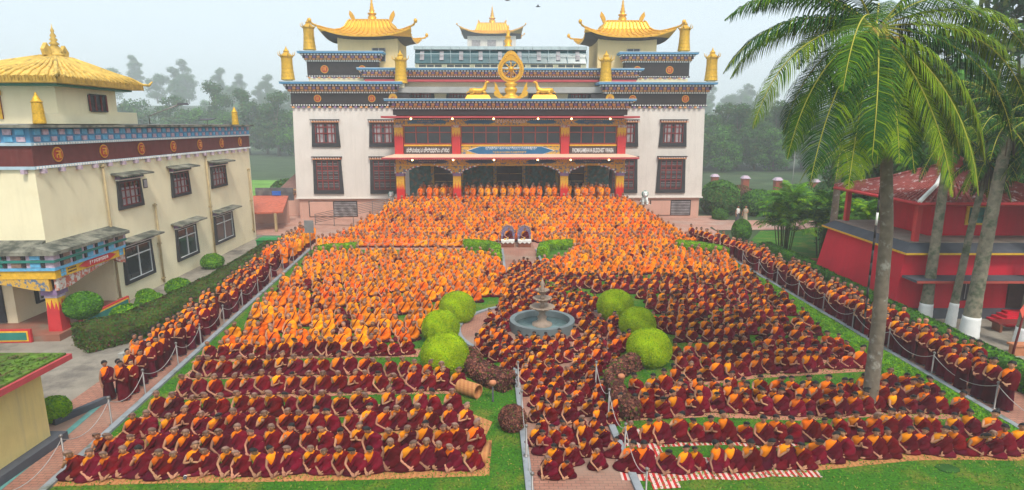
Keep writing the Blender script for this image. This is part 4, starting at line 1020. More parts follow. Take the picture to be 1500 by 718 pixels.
b = MB(); b.box(2.2, 3.7, 2.5, 2.598, .9, 2.9, M_frame); b.box(2.35, 3.55, 2.47, 2.499, 1.05, 2.75, M_glass); b.box(2.35, 3.55, 2.44, 2.469, 1.05, 1.11, M_whitepaint); b.box(2.35, 2.41, 2.44, 2.469, 1.05, 2.75, M_whitepaint); b.build('window', lb)
b = MB(); b.box(.8, .898, 3.1, 4.4, .35, 2.9, M_frame); b.box(.8, .898, 7.2, 8.8, .35, 2.9, M_frame); b.build('doorway', lb)
b = MB(); b.box(-.08, -.002, 2.2, 3.5, 5.1, 7.2, M_frame); b.box(-.1, -.081, 2.35, 3.35, 5.25, 7.05, M_glass); b.build('window', lb)

# ================================================================== GATE HOUSE (yellow, bottom left)
gh = empty('gate_lodge', (-14.75, 17.4, 0), 'small yellow walled lodge with mossy red edged roof at the left bottom corner', 'building')
b = MB(); b.box(-6, 0, -9, 0, -.05, 2.62, M_ycream); b.build('wall', gh)
b = MB(); b.box(-6, .32, -9, .30, -.06, .26, M_asph); b.build('plinth', gh)
b = MB(); b.box(-6, .60, -9.2, .62, 2.62, 2.80, M_pinkred); r_ = b.build('roof_edge', gh)
b = MB(); b.box(-6, .5, -9.1, .52, 2.80, 2.86, M_moss)
for k in range(500): 
    x, y = rnd.uniform(-1.2, .4), rnd.uniform(-9, .4); b.box(x, x + rnd.uniform(.03, .1), y, y + rnd.uniform(.03, .1), 2.86, 2.86 + rnd.uniform(.02, .07), M_moss)
b.build('mossy_roof', gh)
b = MB(); b.box(-1.25, -1.05, -9.1, -.6, 2.861, 3.35, M_purple); b.box(-6, -1.251, -.8, -.6, 2.861, 3.35, M_purple); b.box(-1.3, -1.0, -9.1, -.55, 3.35, 3.42, M_dark); b.box(-6, -1.301, -.85, -.55, 3.35, 3.42, M_dark); p_ = b.build('roof_parapet', gh)
b = MB()
for k in range(28):
    y = -.8 - k * .3; b.lathe([(.06, -.0), (.06, .02)], M_dotwhite, (0, 0, 0), 8); st_ = len(b.v) - 16
    for i in range(st_, len(b.v)):
        v = b.v[i]; b.v[i] = (-1.049 + v[2], y + v[0], 3.18 + v[1])
b.build('white_studs', p_)
b = MB(); b.box(-6, -1.4, -9, -.9, 2.87, 3.0, M_roofdark); b.build('roof_deck', gh)

# ================================================================== RED TEMPLE (right)
rt = empty('red_temple', (20.0, 30.0, 0), 'crimson two level lamp temple with slate parapet and red tiled pyramid roof', 'temple')
b = MB()
b.hexa([(0.0, 0, -.05), (19, 0, -.05), (19, 8.4, -.05), (0.0, 8.4, -.05)], [(.5, .25, 3.45), (19, .25, 3.45), (19, 8.3, 3.45), (.7, 8.3, 3.45)], M_redwall); b.build('wall', rt)
b = MB(); b.box(.3, 19, -.12, -.02, -.05, .55, M_asph); b.build('plinth', rt)
b = MB()
b.hexa([(.2, -.25, 3.45), (19, -.25, 3.45), (19, 8.6, 3.45), (.4, 8.6, 3.45)], [(.2, -.25, 3.55), (19, -.25, 3.55), (19, 8.6, 3.55), (.4, 8.6, 3.55)], M_yellow)
b.hexa([(.22, -.22, 3.551), (19, -.22, 3.551), (19, 8.58, 3.551), (.42, 8.58, 3.551)], [(.75, .35, 3.95), (19, .35, 3.95), (19, 8.0, 3.95), (.95, 8.0, 3.95)], M_asph)
b.build('parapet', rt)
b = MB(); b.box(.85, 19, .45, 7.9, 3.951, 4.0, M_ledge); b.build('terrace', rt)
b = MB(); b.box(.35, 19, -1.1, .05, 2.2, 2.32, M_asph); b.box(.35, 19, -1.14, -1.1, 2.18, 2.3, M_redwood); b.build('awning', rt)
b = MB(); b.box(3.0, 8.6, 2.3, 6.6, 4.0, 6.2, M_redwall); b.build('upper_wall', rt)
b = MB(); b.box(4.9, 6.2, 2.22, 2.298, 4.6, 5.7, M_yellow); b.box(5.05, 6.05, 2.19, 2.219, 4.72, 5.58, M_mural); b.build('window', rt)
for x, y in ((1.2, .7), (1.4, 7.6), (8.8, .7), (8.8, 7.6)):
    b = MB(); b.box(x - .13, x + .13, y - .13, y + .13, 3.96, 6.2, M_redcol2); b.build('post', rt)
x0_, x1_, y0_, y1_ = .75, 9.4, .05, 8.2; ax, ay, az = 4.95, 4.1, 8.0
b = MB()
cap = [(ax - .45, ay - .4, az - .35), (ax + .45, ay - .4, az - .35), (ax + .45, ay + .4, az - .35), (ax - .45, ay + .4, az - .35)]
mid = [(x0_ + 2.1, y0_ + 1.9, 6.75), (x1_ - 2.1, y0_ + 1.9, 6.75), (x1_ - 2.1, y1_ - 1.9, 6.75), (x0_ + 2.1, y1_ - 1.9, 6.75)]
ev = [(x0_, y0_, 6.1), (x1_, y0_, 6.1), (x1_, y1_, 6.1), (x0_, y1_, 6.1)]
b.loft([ev, mid, cap], M_tile, smooth=False)
def lerp(p, q, t): return tuple(a + (c - a) * t for a, c in zip(p, q))
for s in range(4):
    for k in range(25):
        t = (k + .5) / 25; p = lerp(ev[s], ev[(s + 1) % 4], t); q = lerp(mid[s], mid[(s + 1) % 4], t); r2_ = lerp(cap[s], cap[(s + 1) % 4], t)
        b.tube([(p[0], p[1], p[2] + .03), (q[0], q[1], q[2] + .03), (r2_[0], r2_[1], r2_[2] + .03)], [.07, .07, .03], M_tile, 5)
    b.tube([(*ev[s][:2], ev[s][2] + .08), (*mid[s][:2], mid[s][2] + .1), (*cap[s][:2], cap[s][2] + .08)], [.12, .12, .1], M_dotwhite if s in (0,) else M_tile, 6)
b.build('tiled_roof', rt)
b = MB()
for s in range(4):
    p, q = ev[s], ev[(s + 1) % 4]; b.tube([(*p[:2], 6.04), (*q[:2], 6.04)], .1, M_redcol2, 4)
b.build('fascia', rt)
b = MB(); b.frus(ax - .5, ax + .5, ay - .45, ay + .45, az - .36, az + .05, .08, .08, M_redwood); b.frus(ax - .62, ax + .62, ay - .58, ay + .58, az + .051, az + .45, .5, .45, M_tile); b.build('roof_cap', rt)
for xa, xb in ((3.2, 4.6), (10.5, 12.6)):
    b = MB(); b.box(xa, xb, .0, .09, .95, 2.1, M_frame); b.box(xa + .12, xb - .12, -.03, -.001, 1.05, 2.0, M_glass)
    for k in range(4): b.box(xa + .12 + (xb - xa - .24) * k / 3 - .02, xa + .12 + (xb - xa - .24) * k / 3 + .02, -.05, -.031, 1.05, 2.0, M_curtain)
    b.build('window', rt)
b = MB(); b.box(6.0, 8.2, -.02, .09, .5, 2.15, M_door); b.build('doorway', rt)
b = MB()
for k in range(4): b.box(5.7 - .25 * k, 8.6 + .35 * k, -.5 - .32 * k, -.121, -.05, .5 - .13 * k - .002 * k, M_redwall)
b.build('steps', rt)
# white carved figure by the temple door, benches, orange planter wall, flag
t = empty('white_figure', (26.6, 29.3, .5), 'white painted guardian figure standing in the red temple doorway', 'statue')
b = MB(); b.tube([(0, 0, 0), (.05, 0, .5), (-.05, 0, .95), (0, 0, 1.2)], [.16, .14, .2, .1], M_whitepaint, 8); b.ball((0, -.02, 1.36), .14, M_whitepaint, 8, 6)
b.tube([(-.15, 0, 1.1), (-.3, -.1, .85), (-.2, -.2, .7)], .05, M_whitepaint, 6); b.tube([(.15, 0, 1.1), (.32, -.1, 1.25)], .05, M_whitepaint, 6); b.build('body', t)
for i, (x, y, z, lab) in enumerate(((26.1, 26.9, .0, 'long brown bench table in front of the red temple, the nearer one'), (25.4, 28.0, .0, 'long brown bench table in front of the red temple, the farther one'))):
    t = empty('bench', (x, y, z), lab, 'bench', 'benches before the red temple')
    b = MB(); b.box(-1.6, 1.6, -.3, .3, .42, .5, M_maroonwood if i else M_bench); b.build('seat', t)
    for sx in (-1.4, 1.4):
        b = MB(); b.box(sx - .06, sx + .06, -.26, .26, 0, .419, M_bench); b.build('leg', t)
b = MB(); b.box(22.2, 34, 24.75, 25.1, -.05, .42, M_terracotta); b.box(22.1, 34, 24.7, 25.15, .42, .5, M_terracotta); tag(b.build('planter_wall'), 'low orange planter wall running right from the hedge end', 'wall')
b = MB(); b.box(19.5, 20.6, 40.3, 40.5, -.03, .85, M_terrwall); b.box(20.6, 30, 40.3, 40.5, -.03, .85, M_terrwall); tag(b.build('garden_wall'), 'low brown red garden wall behind the far palm trunk', 'wall')
t = empty('prayer_flag', (21.4, 24.0, 0), 'tall red pole with coral pennant flag beside the right hedge', 'flag')
b = MB(); b.tube([(0, 0, 0), (.35, 0, 3.7)], [.05, .035], M_maroonwood, 8); b.build('pole', t)
b = MB(); b.lathe([(.05, 0), (.07, .08), (.02, .3), (.005, .4)], M_gold, (.35, 0, 3.7), 8); b.build('finial', t)
b = MB(); fl = [(.34, 3.6), (.31, 2.9), (.28, 2.45), (.22, 1.95)]
fr = [(.36, 3.55), (.12, 2.6), (-.02, 2.35), (.12, 2.05)]
vs_ = []
for (x, z), (x2, z2) in zip(fl, fr): vs_.append([(x, -.02, z), (x2, -.05, z2), (x2, -.025, z2), (x, .005, z)])
b.loft(vs_, M_flag, smooth=False); b.build('flag_cloth', t)
# electricity pole behind the big palm
t = empty('utility_pole', (17.02, 27.4, 0), 'thin dark and white painted pole standing just right of the tall palm', 'pole')
b = MB()
for k in range(17): b.tube([(0, 0, k * .6), (.0, 0, .6 + k * .6)], .05, M_black if k < 8 or k % 3 else M_dotwhite, 8)
b.build('pole', t)
# small tiled shelter and stair building between guest house and monastery
t = empty('tiled_shelter', (-24.2, 58.0, 0), 'low shelter with orange tiled roof between guest house and monastery', 'shelter')
b = MB(); b.hexa([(-2.2, -3.0, 1.7), (2.2, -1.5, 1.7), (1.0, 3.4, 2.6), (-2.6, 3.4, 2.6)], [(-2.2, -3.0, 1.85), (2.2, -1.5, 1.85), (1.0, 3.4, 2.8), (-2.6, 3.4, 2.8)], M_orangetile); b.build('roof', t)
b = MB(); b.box(-2.6, 1.0, 2.9, 3.3, 0, 2.6, M_pink); b.box(-2.4, 1.5, 3.4, 3.6, 2.3, 3.6, M_roofdark); b.build('wall', t)
for x in (-2.0, 1.7):
    b = MB(); b.box(x - .1, x + .1, -2.2, -2.0, 0, 1.75, M_pipe); b.build('post', t)
b = MB(); b.box(-.6, .3, 3.2, 3.25, 2.85, 3.3, M_signkb); b.build('notice', t)
t = empty('stair_block', (-24.6, 66.5, 0), 'pink stair block with brown tiled ramp roof beside the monastery wall', 'building')
b = MB(); b.box(-2.0, 1.6, 0, 6, -.1, 2.3, M_pink); b.build('wall', t)
b = MB(); b.hexa([(-2.0, 0, 2.3), (1.6, 0, 2.3), (1.6, 6, 4.0), (-2.0, 6, 4.0)], [(-2.0, 0, 2.5), (1.6, 0, 2.5), (1.6, 6, 5.4), (-.4, 6, 5.4)], M_brownroof); b.build('roof', t)
b = MB()
for k in range(9): b.lathe([(.12, 0), (.16, .1), (.08, .3), (.14, .45), (.1, .5)], M_ochre, (-2.0 + k * .42, -.15, 2.35), 8)
b.box(-2.2, 1.7, -.3, 0, 2.85, 2.95, M_ochre); b.build('balustrade', t)
# green skip
t = empty('green_bin', (-19.3, 46.5, 0), 'green plastic covered bin at the far end of the left hedge', 'bin')
b = MB(); b.frus(-.8, .8, -.5, .5, 1.0, 0.0, .1, .08, M_greenbin) if False else b.frus(-.8, .8, -.5, .5, 0, 1.05, -.08, -.06, M_greenbin); b.build('body', t)
b = MB(); b.frus(-.95, .95, -.62, .62, 1.06, 1.25, .3, .2, M_greenbin); b.build('lid', t)
# notice on a post in the crowd at the left
t = empty('notice_post', (-15.3, 44.2, 0), 'grey metal notice board on a thin post at the left rope line', 'sign')
b = MB(); b.tube([(0, 0, 0), (0, 0, 2.4)], .04, M_steel, 6); b.build('post', t)
b = MB(); b.box(-.35, .35, -.08, -.04, 2.0, 2.95, M_greyboard); b.build('board', t)
# far low walls with brick piers along the garden on the right
bxs = [(23.5, 96), (27, 94), (31, 91), (34.5, 88), (38, 85), (42, 82.5)]
for i, (x, y) in enumerate(bxs):
    b = MB(); z = hz(x, y); b.box(-.45, .45, -.45, .45, -.4, 2.3, M_terrwall); b.frus(-.6, .6, -.6, .6, 2.301, 2.7, .3, .3, M_lilac)
    o = b.build('gate_pier', loc=(x, y, z)); tag(o, 'brick pier with pale cap on the misty garden wall, ' + ordn(i) + ' from the left', 'pillar', 'piers of the far garden wall')
for i, (x, y, h) in enumerate(((28.5, 92, 9), (41.5, 88, 9))):
    b = MB(); b.tube([(0, 0, -.3), (0, 0, h)], .07, M_concrete, 6); b.tube([(0, 0, h), (-1.2, 0, h + .2)], .04, M_concrete, 5)
    tag(b.build('lamp_post', loc=(x, y, hz(x, y))), ('thin street lamp faint in mist just right of the monastery', 'thin street lamp faint in mist farther right near the palms')[i], 'street lamp', 'street lamps in the mist')

# ================================================================== PEOPLE
def rot_pt(v, c, ax, a):
    return tuple(Matrix.Rotation(a, 3, ax) @ (Vector(v) - Vector(c)) + Vector(c))
class Pose:
    def __init__(self, stand=False, lean=0.0, side=0.0, nod=0.0, turn=0.0, hand='lap', hair='dark', dress='maroon', wide=1.0, twist=0.0, seed=1):
        self.__dict__.update(locals())
def bend(P, v, head=False):
    x, y, z = v; h0 = 0.95 if P.stand else 0.16
    t = max(0.0, z - h0)
    if head:
        c = P.neck; x, y, z = rot_pt((x, y, z), c, 'Z', P.turn); x, y, z = rot_pt((x, y, z), c, 'X', P.nod - .20)
        t = max(0.0, z - h0)
    if P.twist and t > 0: x, y, _ = rot_pt((x, y, 0), (0, 0.05, 0), 'Z', P.twist * min(1, t / 0.3))
    y -= P.lean * .8 * t * (0.6 + 0.8 * t / 0.6); x += P.side * t * (0.6 + 0.8 * t / 0.6); z -= (abs(P.lean) ** 2 + abs(P.side) ** 2) * t * 0.5
    return (x, y, z)
def skin_mesh(nodes, edges, sub=1):
    """grow one continuous surface round a skeleton: nodes (x,y,z,r), edges"""
    me = bpy.data.meshes.new('tmp'); me.from_pydata([n[:3] for n in nodes], edges, [])
    o = bpy.data.objects.new('tmp', me); col.objects.link(o)
    s = o.modifiers.new('s', 'SKIN'); s.use_smooth_shade = True; s.branch_smoothing = 0.3
    for i, n in enumerate(nodes):
        r = n[3]; rr = r if hasattr(r, '__len__') else (r, r)
        me.skin_vertices[0].data[i].radius = rr; me.skin_vertices[0].data[i].use_root = (i == 0)
    if sub: m = o.modifiers.new('u', 'SUBSURF'); m.levels = sub; m.render_levels = sub
    dg = bpy.context.evaluated_depsgraph_get(); em = bpy.data.meshes.new_from_object(o.evaluated_get(dg))
    bpy.data.objects.remove(o); bpy.data.meshes.remove(me)
    vs = [tuple(v.co) for v in em.vertices]; fs = [tuple(p.vertices) for p in em.polygons]
    bpy.data.meshes.remove(em); return vs, fs
def torso_rings(P, n, off=0.0, lo=0.0, hi=9.0):
    if P.stand:
        T = [(.80, .165, .125, .03), (.92, .172, .13, .03), (1.02, .172, .128, .03), (1.14, .185, .135, .02), (1.26, .200, .125, .02), (1.345, .185, .10, .025), (1.385, .125, .085, .03), (1.415, .07, .07, .03)]
    else:
        T = [(.10, .19, .15, .04), (.20, .185, .14, .04), (.30, .182, .13, .045), (.40, .195, .13, .04), (.49, .210, .125, .035), (.555, .190, .105, .035), (.60, .125, .085, .04), (.63, .07, .07, .04)]
    rings = []
    for z, rx, ry, cy in T:
        if z < lo or z > hi: continue
        r = []
        for k in range(n):
            a = 2 * math.pi * k / n; c, s = math.cos(a), math.sin(a)
            q = (abs(c) ** 2.6 + abs(s) ** 2.6) ** (-1 / 2.6)
            r.append(bend(P, ((rx + off) * q * c * P.wide, cy + (ry + off) * q * s, z)))
        rings.append(r)
    return rings
def person_meshes(P, lod=2):
    """returns list of (part name, MB). lod 2 near, 0 far"""
    H = 0.80 if P.stand else 0.0
    off = .785 if P.stand else 0.0
    nz = .63 + off
    P.neck = (0, .035, nz - .02)
    hs = 1.22
    hc = Vector((0, .01, nz + .155))
    body = MB()
    B = lambda v: bend(P, v); BH = lambda v: bend(P, v, True)
    sh = .50 + off + (.01 if not P.stand else .02)
    # joints: right arm (viewer's left) bare, left arm under the robe
    if P.stand:
        elR, wrR = (-.27, .0, 1.02), (-.10, -.22, .98); elL, wrL = (.25, .0, 1.03), (.02, -.24, 1.00)
        if P.hand == 'down': elR, wrR = (-.27, .03, 1.0), (-.28, -.05, .78)
    else:
        elR, wrR = (-.27, -.05, .27), (-.10, -.29, .17); elL, wrL = (.25, -.04, .29), (.05, -.29, .18)
        if P.hand == 'knee': elR, wrR = (-.29, -.10, .30), (-.18, -.36, .15); elL, wrL = (.26, -.08, .30), (.0, -.35, .15)
        if P.hand == 'pray': elR, wrR = (-.24, -.10, .30), (-.03, -.22, .40); elL, wrL = (.23, -.10, .30), (.03, -.22, .40)
        if P.hand == 'face': elR, wrR = (-.25, -.14, .33), (-.06, -.20, .55)
        if P.hand == 'down': elR, wrR = (-.30, -.02, .26), (-.33, -.24, .08)
    shR, shL = (-.185 * P.wide, .035, sh), (.185 * P.wide, .035, sh)
    if lod == 2:
        N = []; E_ = []
        def ad(v, r, par=None):
            N.append((*v, r)); 
            if par is not None: E_.append((par, len(N) - 1))
            return len(N) - 1
        pel = ad(B((0, .05, .12 + off)), .13)
        sp = ad(B((0, .05, .32 + off)), .12, pel); ch = ad(B((0, .04, sh - .05)), .13, sp)
        nk = ad(B((0, .035, nz - .02)), .052, ch); nk2 = ad(BH((0, .03, nz + .04)), .05, nk)
        hb = ad(BH((0, .012, nz + .09)), (.066 * hs, .072 * hs), nk2); hm = ad(BH((0, .008, nz + .155)), (.078 * hs, .088 * hs), hb); ht = ad(BH((0, .015, nz + .215)), (.066 * hs, .076 * hs), hm); ad(BH((0, .02, nz + .245)), (.03, .035), ht)
        for s_, e, w in ((shR, elR, wrR), (shL, elL, wrL)):
            a = ad(B(s_), .054, ch); m1 = ad(B(tuple((s_[i] + e[i]) / 2 for i in range(3))), .047, a)
            c = ad(B(e), .038, m1); d = ad(B(tuple((e[i] + w[i]) / 2 for i in range(3))), .034, c); ad(B(w), .025, d)
        if P.stand:
            for s in (-1, 1):
                a = ad((s * .09, .04, .80), .085, pel); c = ad((s * .10, .02, .45), .058, a); d = ad((s * .10, .04, .09), .036, c); ad((s * .11, -.12, .035), .033, d)
        else:
            for s in (-1, 1):
                a = ad((s * .12, .02, .11), .085, pel); c = ad((s * .30, -.20, .10), .058, a); d = ad((-s * .02, -.30 - .03 * s, .06), .038, c); ad((-s * .13, -.28, .05), .03, d)
        vs, fs = skin_mesh(N, E_, 1); body.add(vs, fs, M_skin, True)
        def hand(w, d, up, s):
            d = Vector(d).normalized(); up = Vector(up).normalized(); sd = d.cross(up).normalized() * s; w = Vector(w)
            pts = [w - d * .01, w + d * .035, w + d * .075]
            for t in (-.022, 0, .022): body.tube([p + sd * t for p in pts], [.016, .019, .014], M_skin, 6)
            for k, L in enumerate((.052, .066, .060, .046)):
                o_ = w + d * .07 + sd * (-.030 + .020 * k)
                body.tube([o_ - d * .02, o_ + d * L * .5 - up * .004, o_ + d * L * .85 - up * .022, o_ + d * L * .9 - up * .038], [.0095, .009, .008, .006], M_skin, 6)
            o_ = w + d * .02 - sd * .030
            body.tube([o_, o_ + d * .03 - sd * .022, o_ + d * .062 - sd * .024 - up * .01], [.011, .010, .007], M_skin, 6)
        for e, w, s in ((elR, wrR, 1), (elL, wrL, -1)):
            we = Vector(B(w)); d = we - Vector(B(e)); up = Vector((0, .2, 1)) if P.hand not in ('pray', 'face') else Vector((0, 1, .2))
            if P.hand == 'pray': d = Vector((-.15 * s * -1, -.05, 1)); up = Vector((s * -1, 0, 0))
            if P.hand == 'face' and s == 1: d = Vector((.1, .1, 1))
            hand(we, d, up, s)
        # face
        def F(x, y, z): return BH((x * hs, hc.y - abs(y) * hs if y > 0 else hc.y + y, hc.z + z * hs))
        body.tube([F(0, .082, .018), F(0, .098, -.012), F(0, .084, -.022)], [.008, .014, .010], M_skin, 6)
        for s in (-1, 1):
            body.ball(F(s * .030, .080, .006), .0105, M_feature, 6, 5, .7); body.tube([F(s * .044, .076, .026), F(s * .018, .084, .028)], .0042, M_feature, 4)
            e = F(s * .082, .0001, -.005); body.ball(e, .022, M_skin, 7, 5, 1.4)
        body.tube([F(-.022, .080, -.043), F(.022, .080, -.043)], .0055, M_lip, 5)
    else:
        n = 8 if lod else 7
        def hd(v): return BH(v)
        prof = [(.034, -.112), (.058, -.085), (.079, -.02), (.080, .035), (.05, .080), (.006, .098)]
        body.loft([[hd((hs * r * math.cos(2 * math.pi * k / n), hc.y + hs * 1.1 * r * math.sin(2 * math.pi * k / n), hc.z + hs * z)) for k in range(n)] for r, z in prof], M_skin)
        body.tube([B((0, .035, nz - .06)), hd((0, .03, nz + .06))], .05, M_skin, 6)
        mid = tuple((shR[i] + elR[i]) / 2 for i in range(3))
        body.tube([B(shR), B(elR), B(wrR), B((wrR[0] * .5 + .02, wrR[1] - .07, wrR[2] - .02))], [.052, .042, .03, .035], M_skin, 5)
        body.tube([B(tuple((elL[i] + wrL[i]) / 2 for i in range(3))), B((wrL[0], wrL[1] - .05, wrL[2]))], [.035, .03], M_skin, 5)
        body.tube([hd((-.026 * hs * 1.5, hc.y - .094 * hs, hc.z + .008)), hd((.026 * hs * 1.5, hc.y - .094 * hs, hc.z + .008))], .008, M_feature, 3)
    # hair or shaved scalp
    hair = MB(); n = 14 if lod == 2 else (8 if lod else 6); kk = 8 if lod == 2 else 5
    hm_ = M_hair if P.hair == 'dark' else M_stubble; g = 1.07 if P.hair == 'dark' else 1.025
    rings = []
    for i in range(kk):
        t = i / (kk - 1)
        r_ = []
        for k in range(n):
            a = 2 * math.pi * k / n; fr = -math.sin(a)          # 1 at the face, -1 at the back
            ph0 = 0.62 + (fr + 1) * 0.5 * (-0.50 + (0.05 if P.hair == 'dark' else .0)) if fr > -1 else .62
            zlow = -.055 + (.100 if P.hair == 'dark' else .122) * max(0, min(1, (fr + .35) * 1.0))
            z = zlow + (.100 - zlow) * t
            rr = math.sqrt(max(0.0, 1 - ((z - .005) / .100) ** 2))
            r_.append(BH((hs * g * .083 * rr * math.cos(a), hc.y + hs * g * (.092 * rr * math.sin(a)) + .004, hc.z + hs * (z * g + (.012 if lod == 2 else .004)))))
        rings.append(r_)
    hair.loft(rings, hm_, cap0=False, cap1=True)
    # skirt
    sk = MB(); n = 30 if lod == 2 else (12 if lod else 8); r5 = random.Random(P.seed); ph = r5.uniform(0, 6)
    m_sk = M_skirt
    if P.stand: S = [(.06, .235, .20, .03), (.12, .230, .195, .03), (.45, .205, .17, .03), (.75, .19, .15, .03), (.97, .178, .14, .03)]
    else: S = [(.0, .40, .27, -.06), (.035, .425, .29, -.07), (.09, .41, .28, -.07), (.15, .34, .24, -.055), (.20, .26, .20, -.03), (.26, .21, .165, .02), (.30, .19, .14, .04)]
    if lod == 0: S = S[::2] + [S[-1]] if not P.stand else [S[0], S[2], S[4]]
    rings = []
    for i, (z, rx, ry, cy) in enumerate(S):
        r_ = []
        for k in range(n):
            a = 2 * math.pi * k / n; c, s = math.cos(a), math.sin(a)
            fold = 1 + (.035 if P.stand else .03) * math.sin(11 * a + ph + z * 3) * (1 - i / len(S)) if lod == 2 else 1
            if not P.stand:
                fold *= 1 + .10 * math.exp(-((a - math.pi * 1.18) ** 2) * 6) + .10 * math.exp(-((a - math.pi * 1.82) ** 2) * 6) - .07 * math.exp(-((a - math.pi * 1.5) ** 2) * 8)
            r_.append((rx * c * fold * P.wide, cy + ry * s * fold, z))
        rings.append(r_)
    sk.loft(rings, m_sk, cap0=False)
    # shirt
    n = 20 if lod == 2 else (10 if lod else 8)
    st = MB(); rr = torso_rings(P, n, 0.006)
    if lod == 0: rr = rr[1::2] + [rr[-1]]
    st.loft(rr, M_shirt if P.dress != 'lama' else M_orobe, cap0=False)
    # robe over the left shoulder (+x)
    m_r = M_orobe if P.dress == 'orange' else M_maroon
    bmr = bmesh.new(); rb = MB(); n = 28 if lod == 2 else (12 if lod else 9)
    rr = torso_rings(Pose(**{**{k: v for k, v in P.__dict__.items() if k in ('stand', 'wide', 'seed')}}), n, 0.032)
    out = []
    z_hi = 1.45 if P.stand else .66
    for ri, r_ in enumerate(rr[:-1]):
        row = []
        for k, (x, y, z) in enumerate(r_):
            a = 2 * math.pi * k / n
            hh = (z - off)
            if x > 0 and hh < .50: x *= 1 + .34 * (1 - abs(hh - .27) / .3 * .6); y -= .05 * max(0, -math.sin(a)) * (hh < .4)
            if y < 0 and x > -.05 and hh < .34: y -= .07 * (1 - hh / .34) + .02
            f = 1 + (.022 * math.sin(9 * a + 7 * hh + ph) if lod == 2 else 0)
            row.append((x * f, y * f, z))
        out.append(row)
    if lod == 0: out = out[::2] + [out[-1]]
    rb.loft(out, m_r, cap0=False, cap1=False)
    mm = bpy.data.meshes.new('t'); mm.from_pydata(rb.v, [], rb.f); bmr.from_mesh(mm); bpy.data.meshes.remove(mm)
    cut0 = (-.02 if P.stand else (-.03 if P.hair == 'shaved' else .03), 0, .58 + off) if P.dress != 'orange' else (-.10, 0, .60 + off)
    no = Vector((1.0, .0, -.62 if P.dress != 'orange' else -.28)).normalized()
    bmesh.ops.bisect_plane(bmr, geom=bmr.verts[:] + bmr.edges[:] + bmr.faces[:], plane_co=cut0, plane_no=no, clear_inner=True)
    bmr.verts.ensure_lookup_table()
    for i, v in enumerate(bmr.verts): v.index = i
    robe = MB(); robe.add([bend(P, tuple(v.co)) for v in bmr.verts], [tuple(v.index for v in f.verts) for f in bmr.faces], m_r, True); bmr.free()
    # rolled edge of the robe across the chest and back
    ro = .052 if lod == 2 else .045
    if P.stand: line = [(-.20, -.06, .86), (-.17, -.13, .98), (-.06, -.165, 1.15), (.03, -.14, 1.28), (.09, -.06, 1.38), (.12, .05, 1.39), (.04, .15, 1.28), (-.10, .17, 1.1)]
    else: line = [(-.21, -.07, .14), (-.17, -.15, .22), (-.07, -.155, .36), (.02, -.12, .49), (.09, -.05, .585), (.12, .06, .60), (.04, .16, .48), (-.10, .18, .3)]
    if lod < 2: line = line[::2] if lod == 0 else line[:7]
    robe.tube([B(p) for p in line], [ro * .6] + [ro * .8] * (len(line) - 2) + [ro * .6], m_r, 7 if lod == 2 else 4)
    if not P.stand:     # the robe's end lying over the lap
        robe.tube([B((.22, -.02, .36)), B((.22, -.14, .25)), (.10, -.26, .19), (-.02, -.30, .13)], [.10, .11, .10, .05], m_r, 8 if lod == 2 else 5)
    if P.dress == 'orange' and not P.stand:   # wide orange robe spread over the knees
        n2 = 24 if lod == 2 else 9; rg = []
        for z, rx, ry, cy in ((.075, .385, .27, -.055), (.13, .36, .255, -.055), (.19, .28, .215, -.03), (.25, .23, .18, .01), (.32, .205, .15, .03)):
            rg.append([(rx * math.cos(2 * math.pi * k / n2) * (1 + (.03 * math.sin(9 * 2 * math.pi * k / n2 + ph))), cy + ry * math.sin(2 * math.pi * k / n2), z + .012) for k in range(n2)])
        robe.loft(rg, m_r, cap0=False)
    if P.dress == 'orange' and P.stand:
        rg = []
        n2 = 20 if lod == 2 else 8
        for z, rx, ry in ((.38, .225, .19), (.6, .215, .18), (.85, .20, .165), (1.0, .19, .15)):
            rg.append([(rx * math.cos(2 * math.pi * k / n2), .03 + ry * math.sin(2 * math.pi * k / n2), z + .03 * math.cos(2 * math.pi * k / n2)) for k in range(n2)])
        robe.loft(rg, m_r, cap0=False)
    sash = None
    if P.dress == 'orange':
        sash = MB(); sash.tube([B(p) for p in line[1:-1]], .030, M_maroon, 6 if lod == 2 else 3)
        sash.v = [(x, y - .012 if y < .05 else y + .012, z + .012) for x, y, z in sash.v]
    if P.stand:
        for s in (-1, 1): body.tube([(s * .11, .03, .05), (s * .115, -.06, .035), (s * .12, -.15, .025)], [.045, .05, .035], M_dark, 6)
    parts = [('skirt', sk), ('shirt', st), ('robe', robe)] + ([('sash', sash)] if sash else []) + [('hair', hair)]
    return body, parts

PR = {}
def add_proto(key, P):
    body, parts = person_meshes(P, 2)
    o = body.build('person'); col.objects.unlink(o)
    ks = []
    for nme, mb in parts:
        c = mb.build(nme); col.objects.unlink(c); ks.append(c)
    PR[key] = (o, ks)
poses = {}
def dp(k, **kw): poses[k] = Pose(**kw); poses[k].seed = len(poses)
rp = random.Random(21)
HH = ['lap', 'knee', 'lap', 'knee', 'pray', 'face', 'down', 'lap', 'knee', 'knee', 'lap', 'down', 'face', 'lap']
for k in range(14): dp('sm%d' % k, lean=rp.uniform(.02, .42), nod=rp.uniform(-.05, .32) + (.35 if k == 9 else 0), turn=rp.uniform(-.6, .55), side=rp.uniform(-.22, .14), hand=HH[k], twist=rp.uniform(-.35, .35), wide=rp.uniform(.9, 1.12))
for k in range(9): dp('ss%d' % k, lean=rp.uniform(.05, .38), nod=rp.uniform(0, .3), turn=rp.uniform(-.5, .5), side=rp.uniform(-.16, .1), hand=('lap', 'knee', 'lap', 'knee', 'pray', 'lap', 'face', 'knee', 'down')[k], twist=rp.uniform(-.3, .3), wide=rp.uniform(.92, 1.12), hair='shaved')
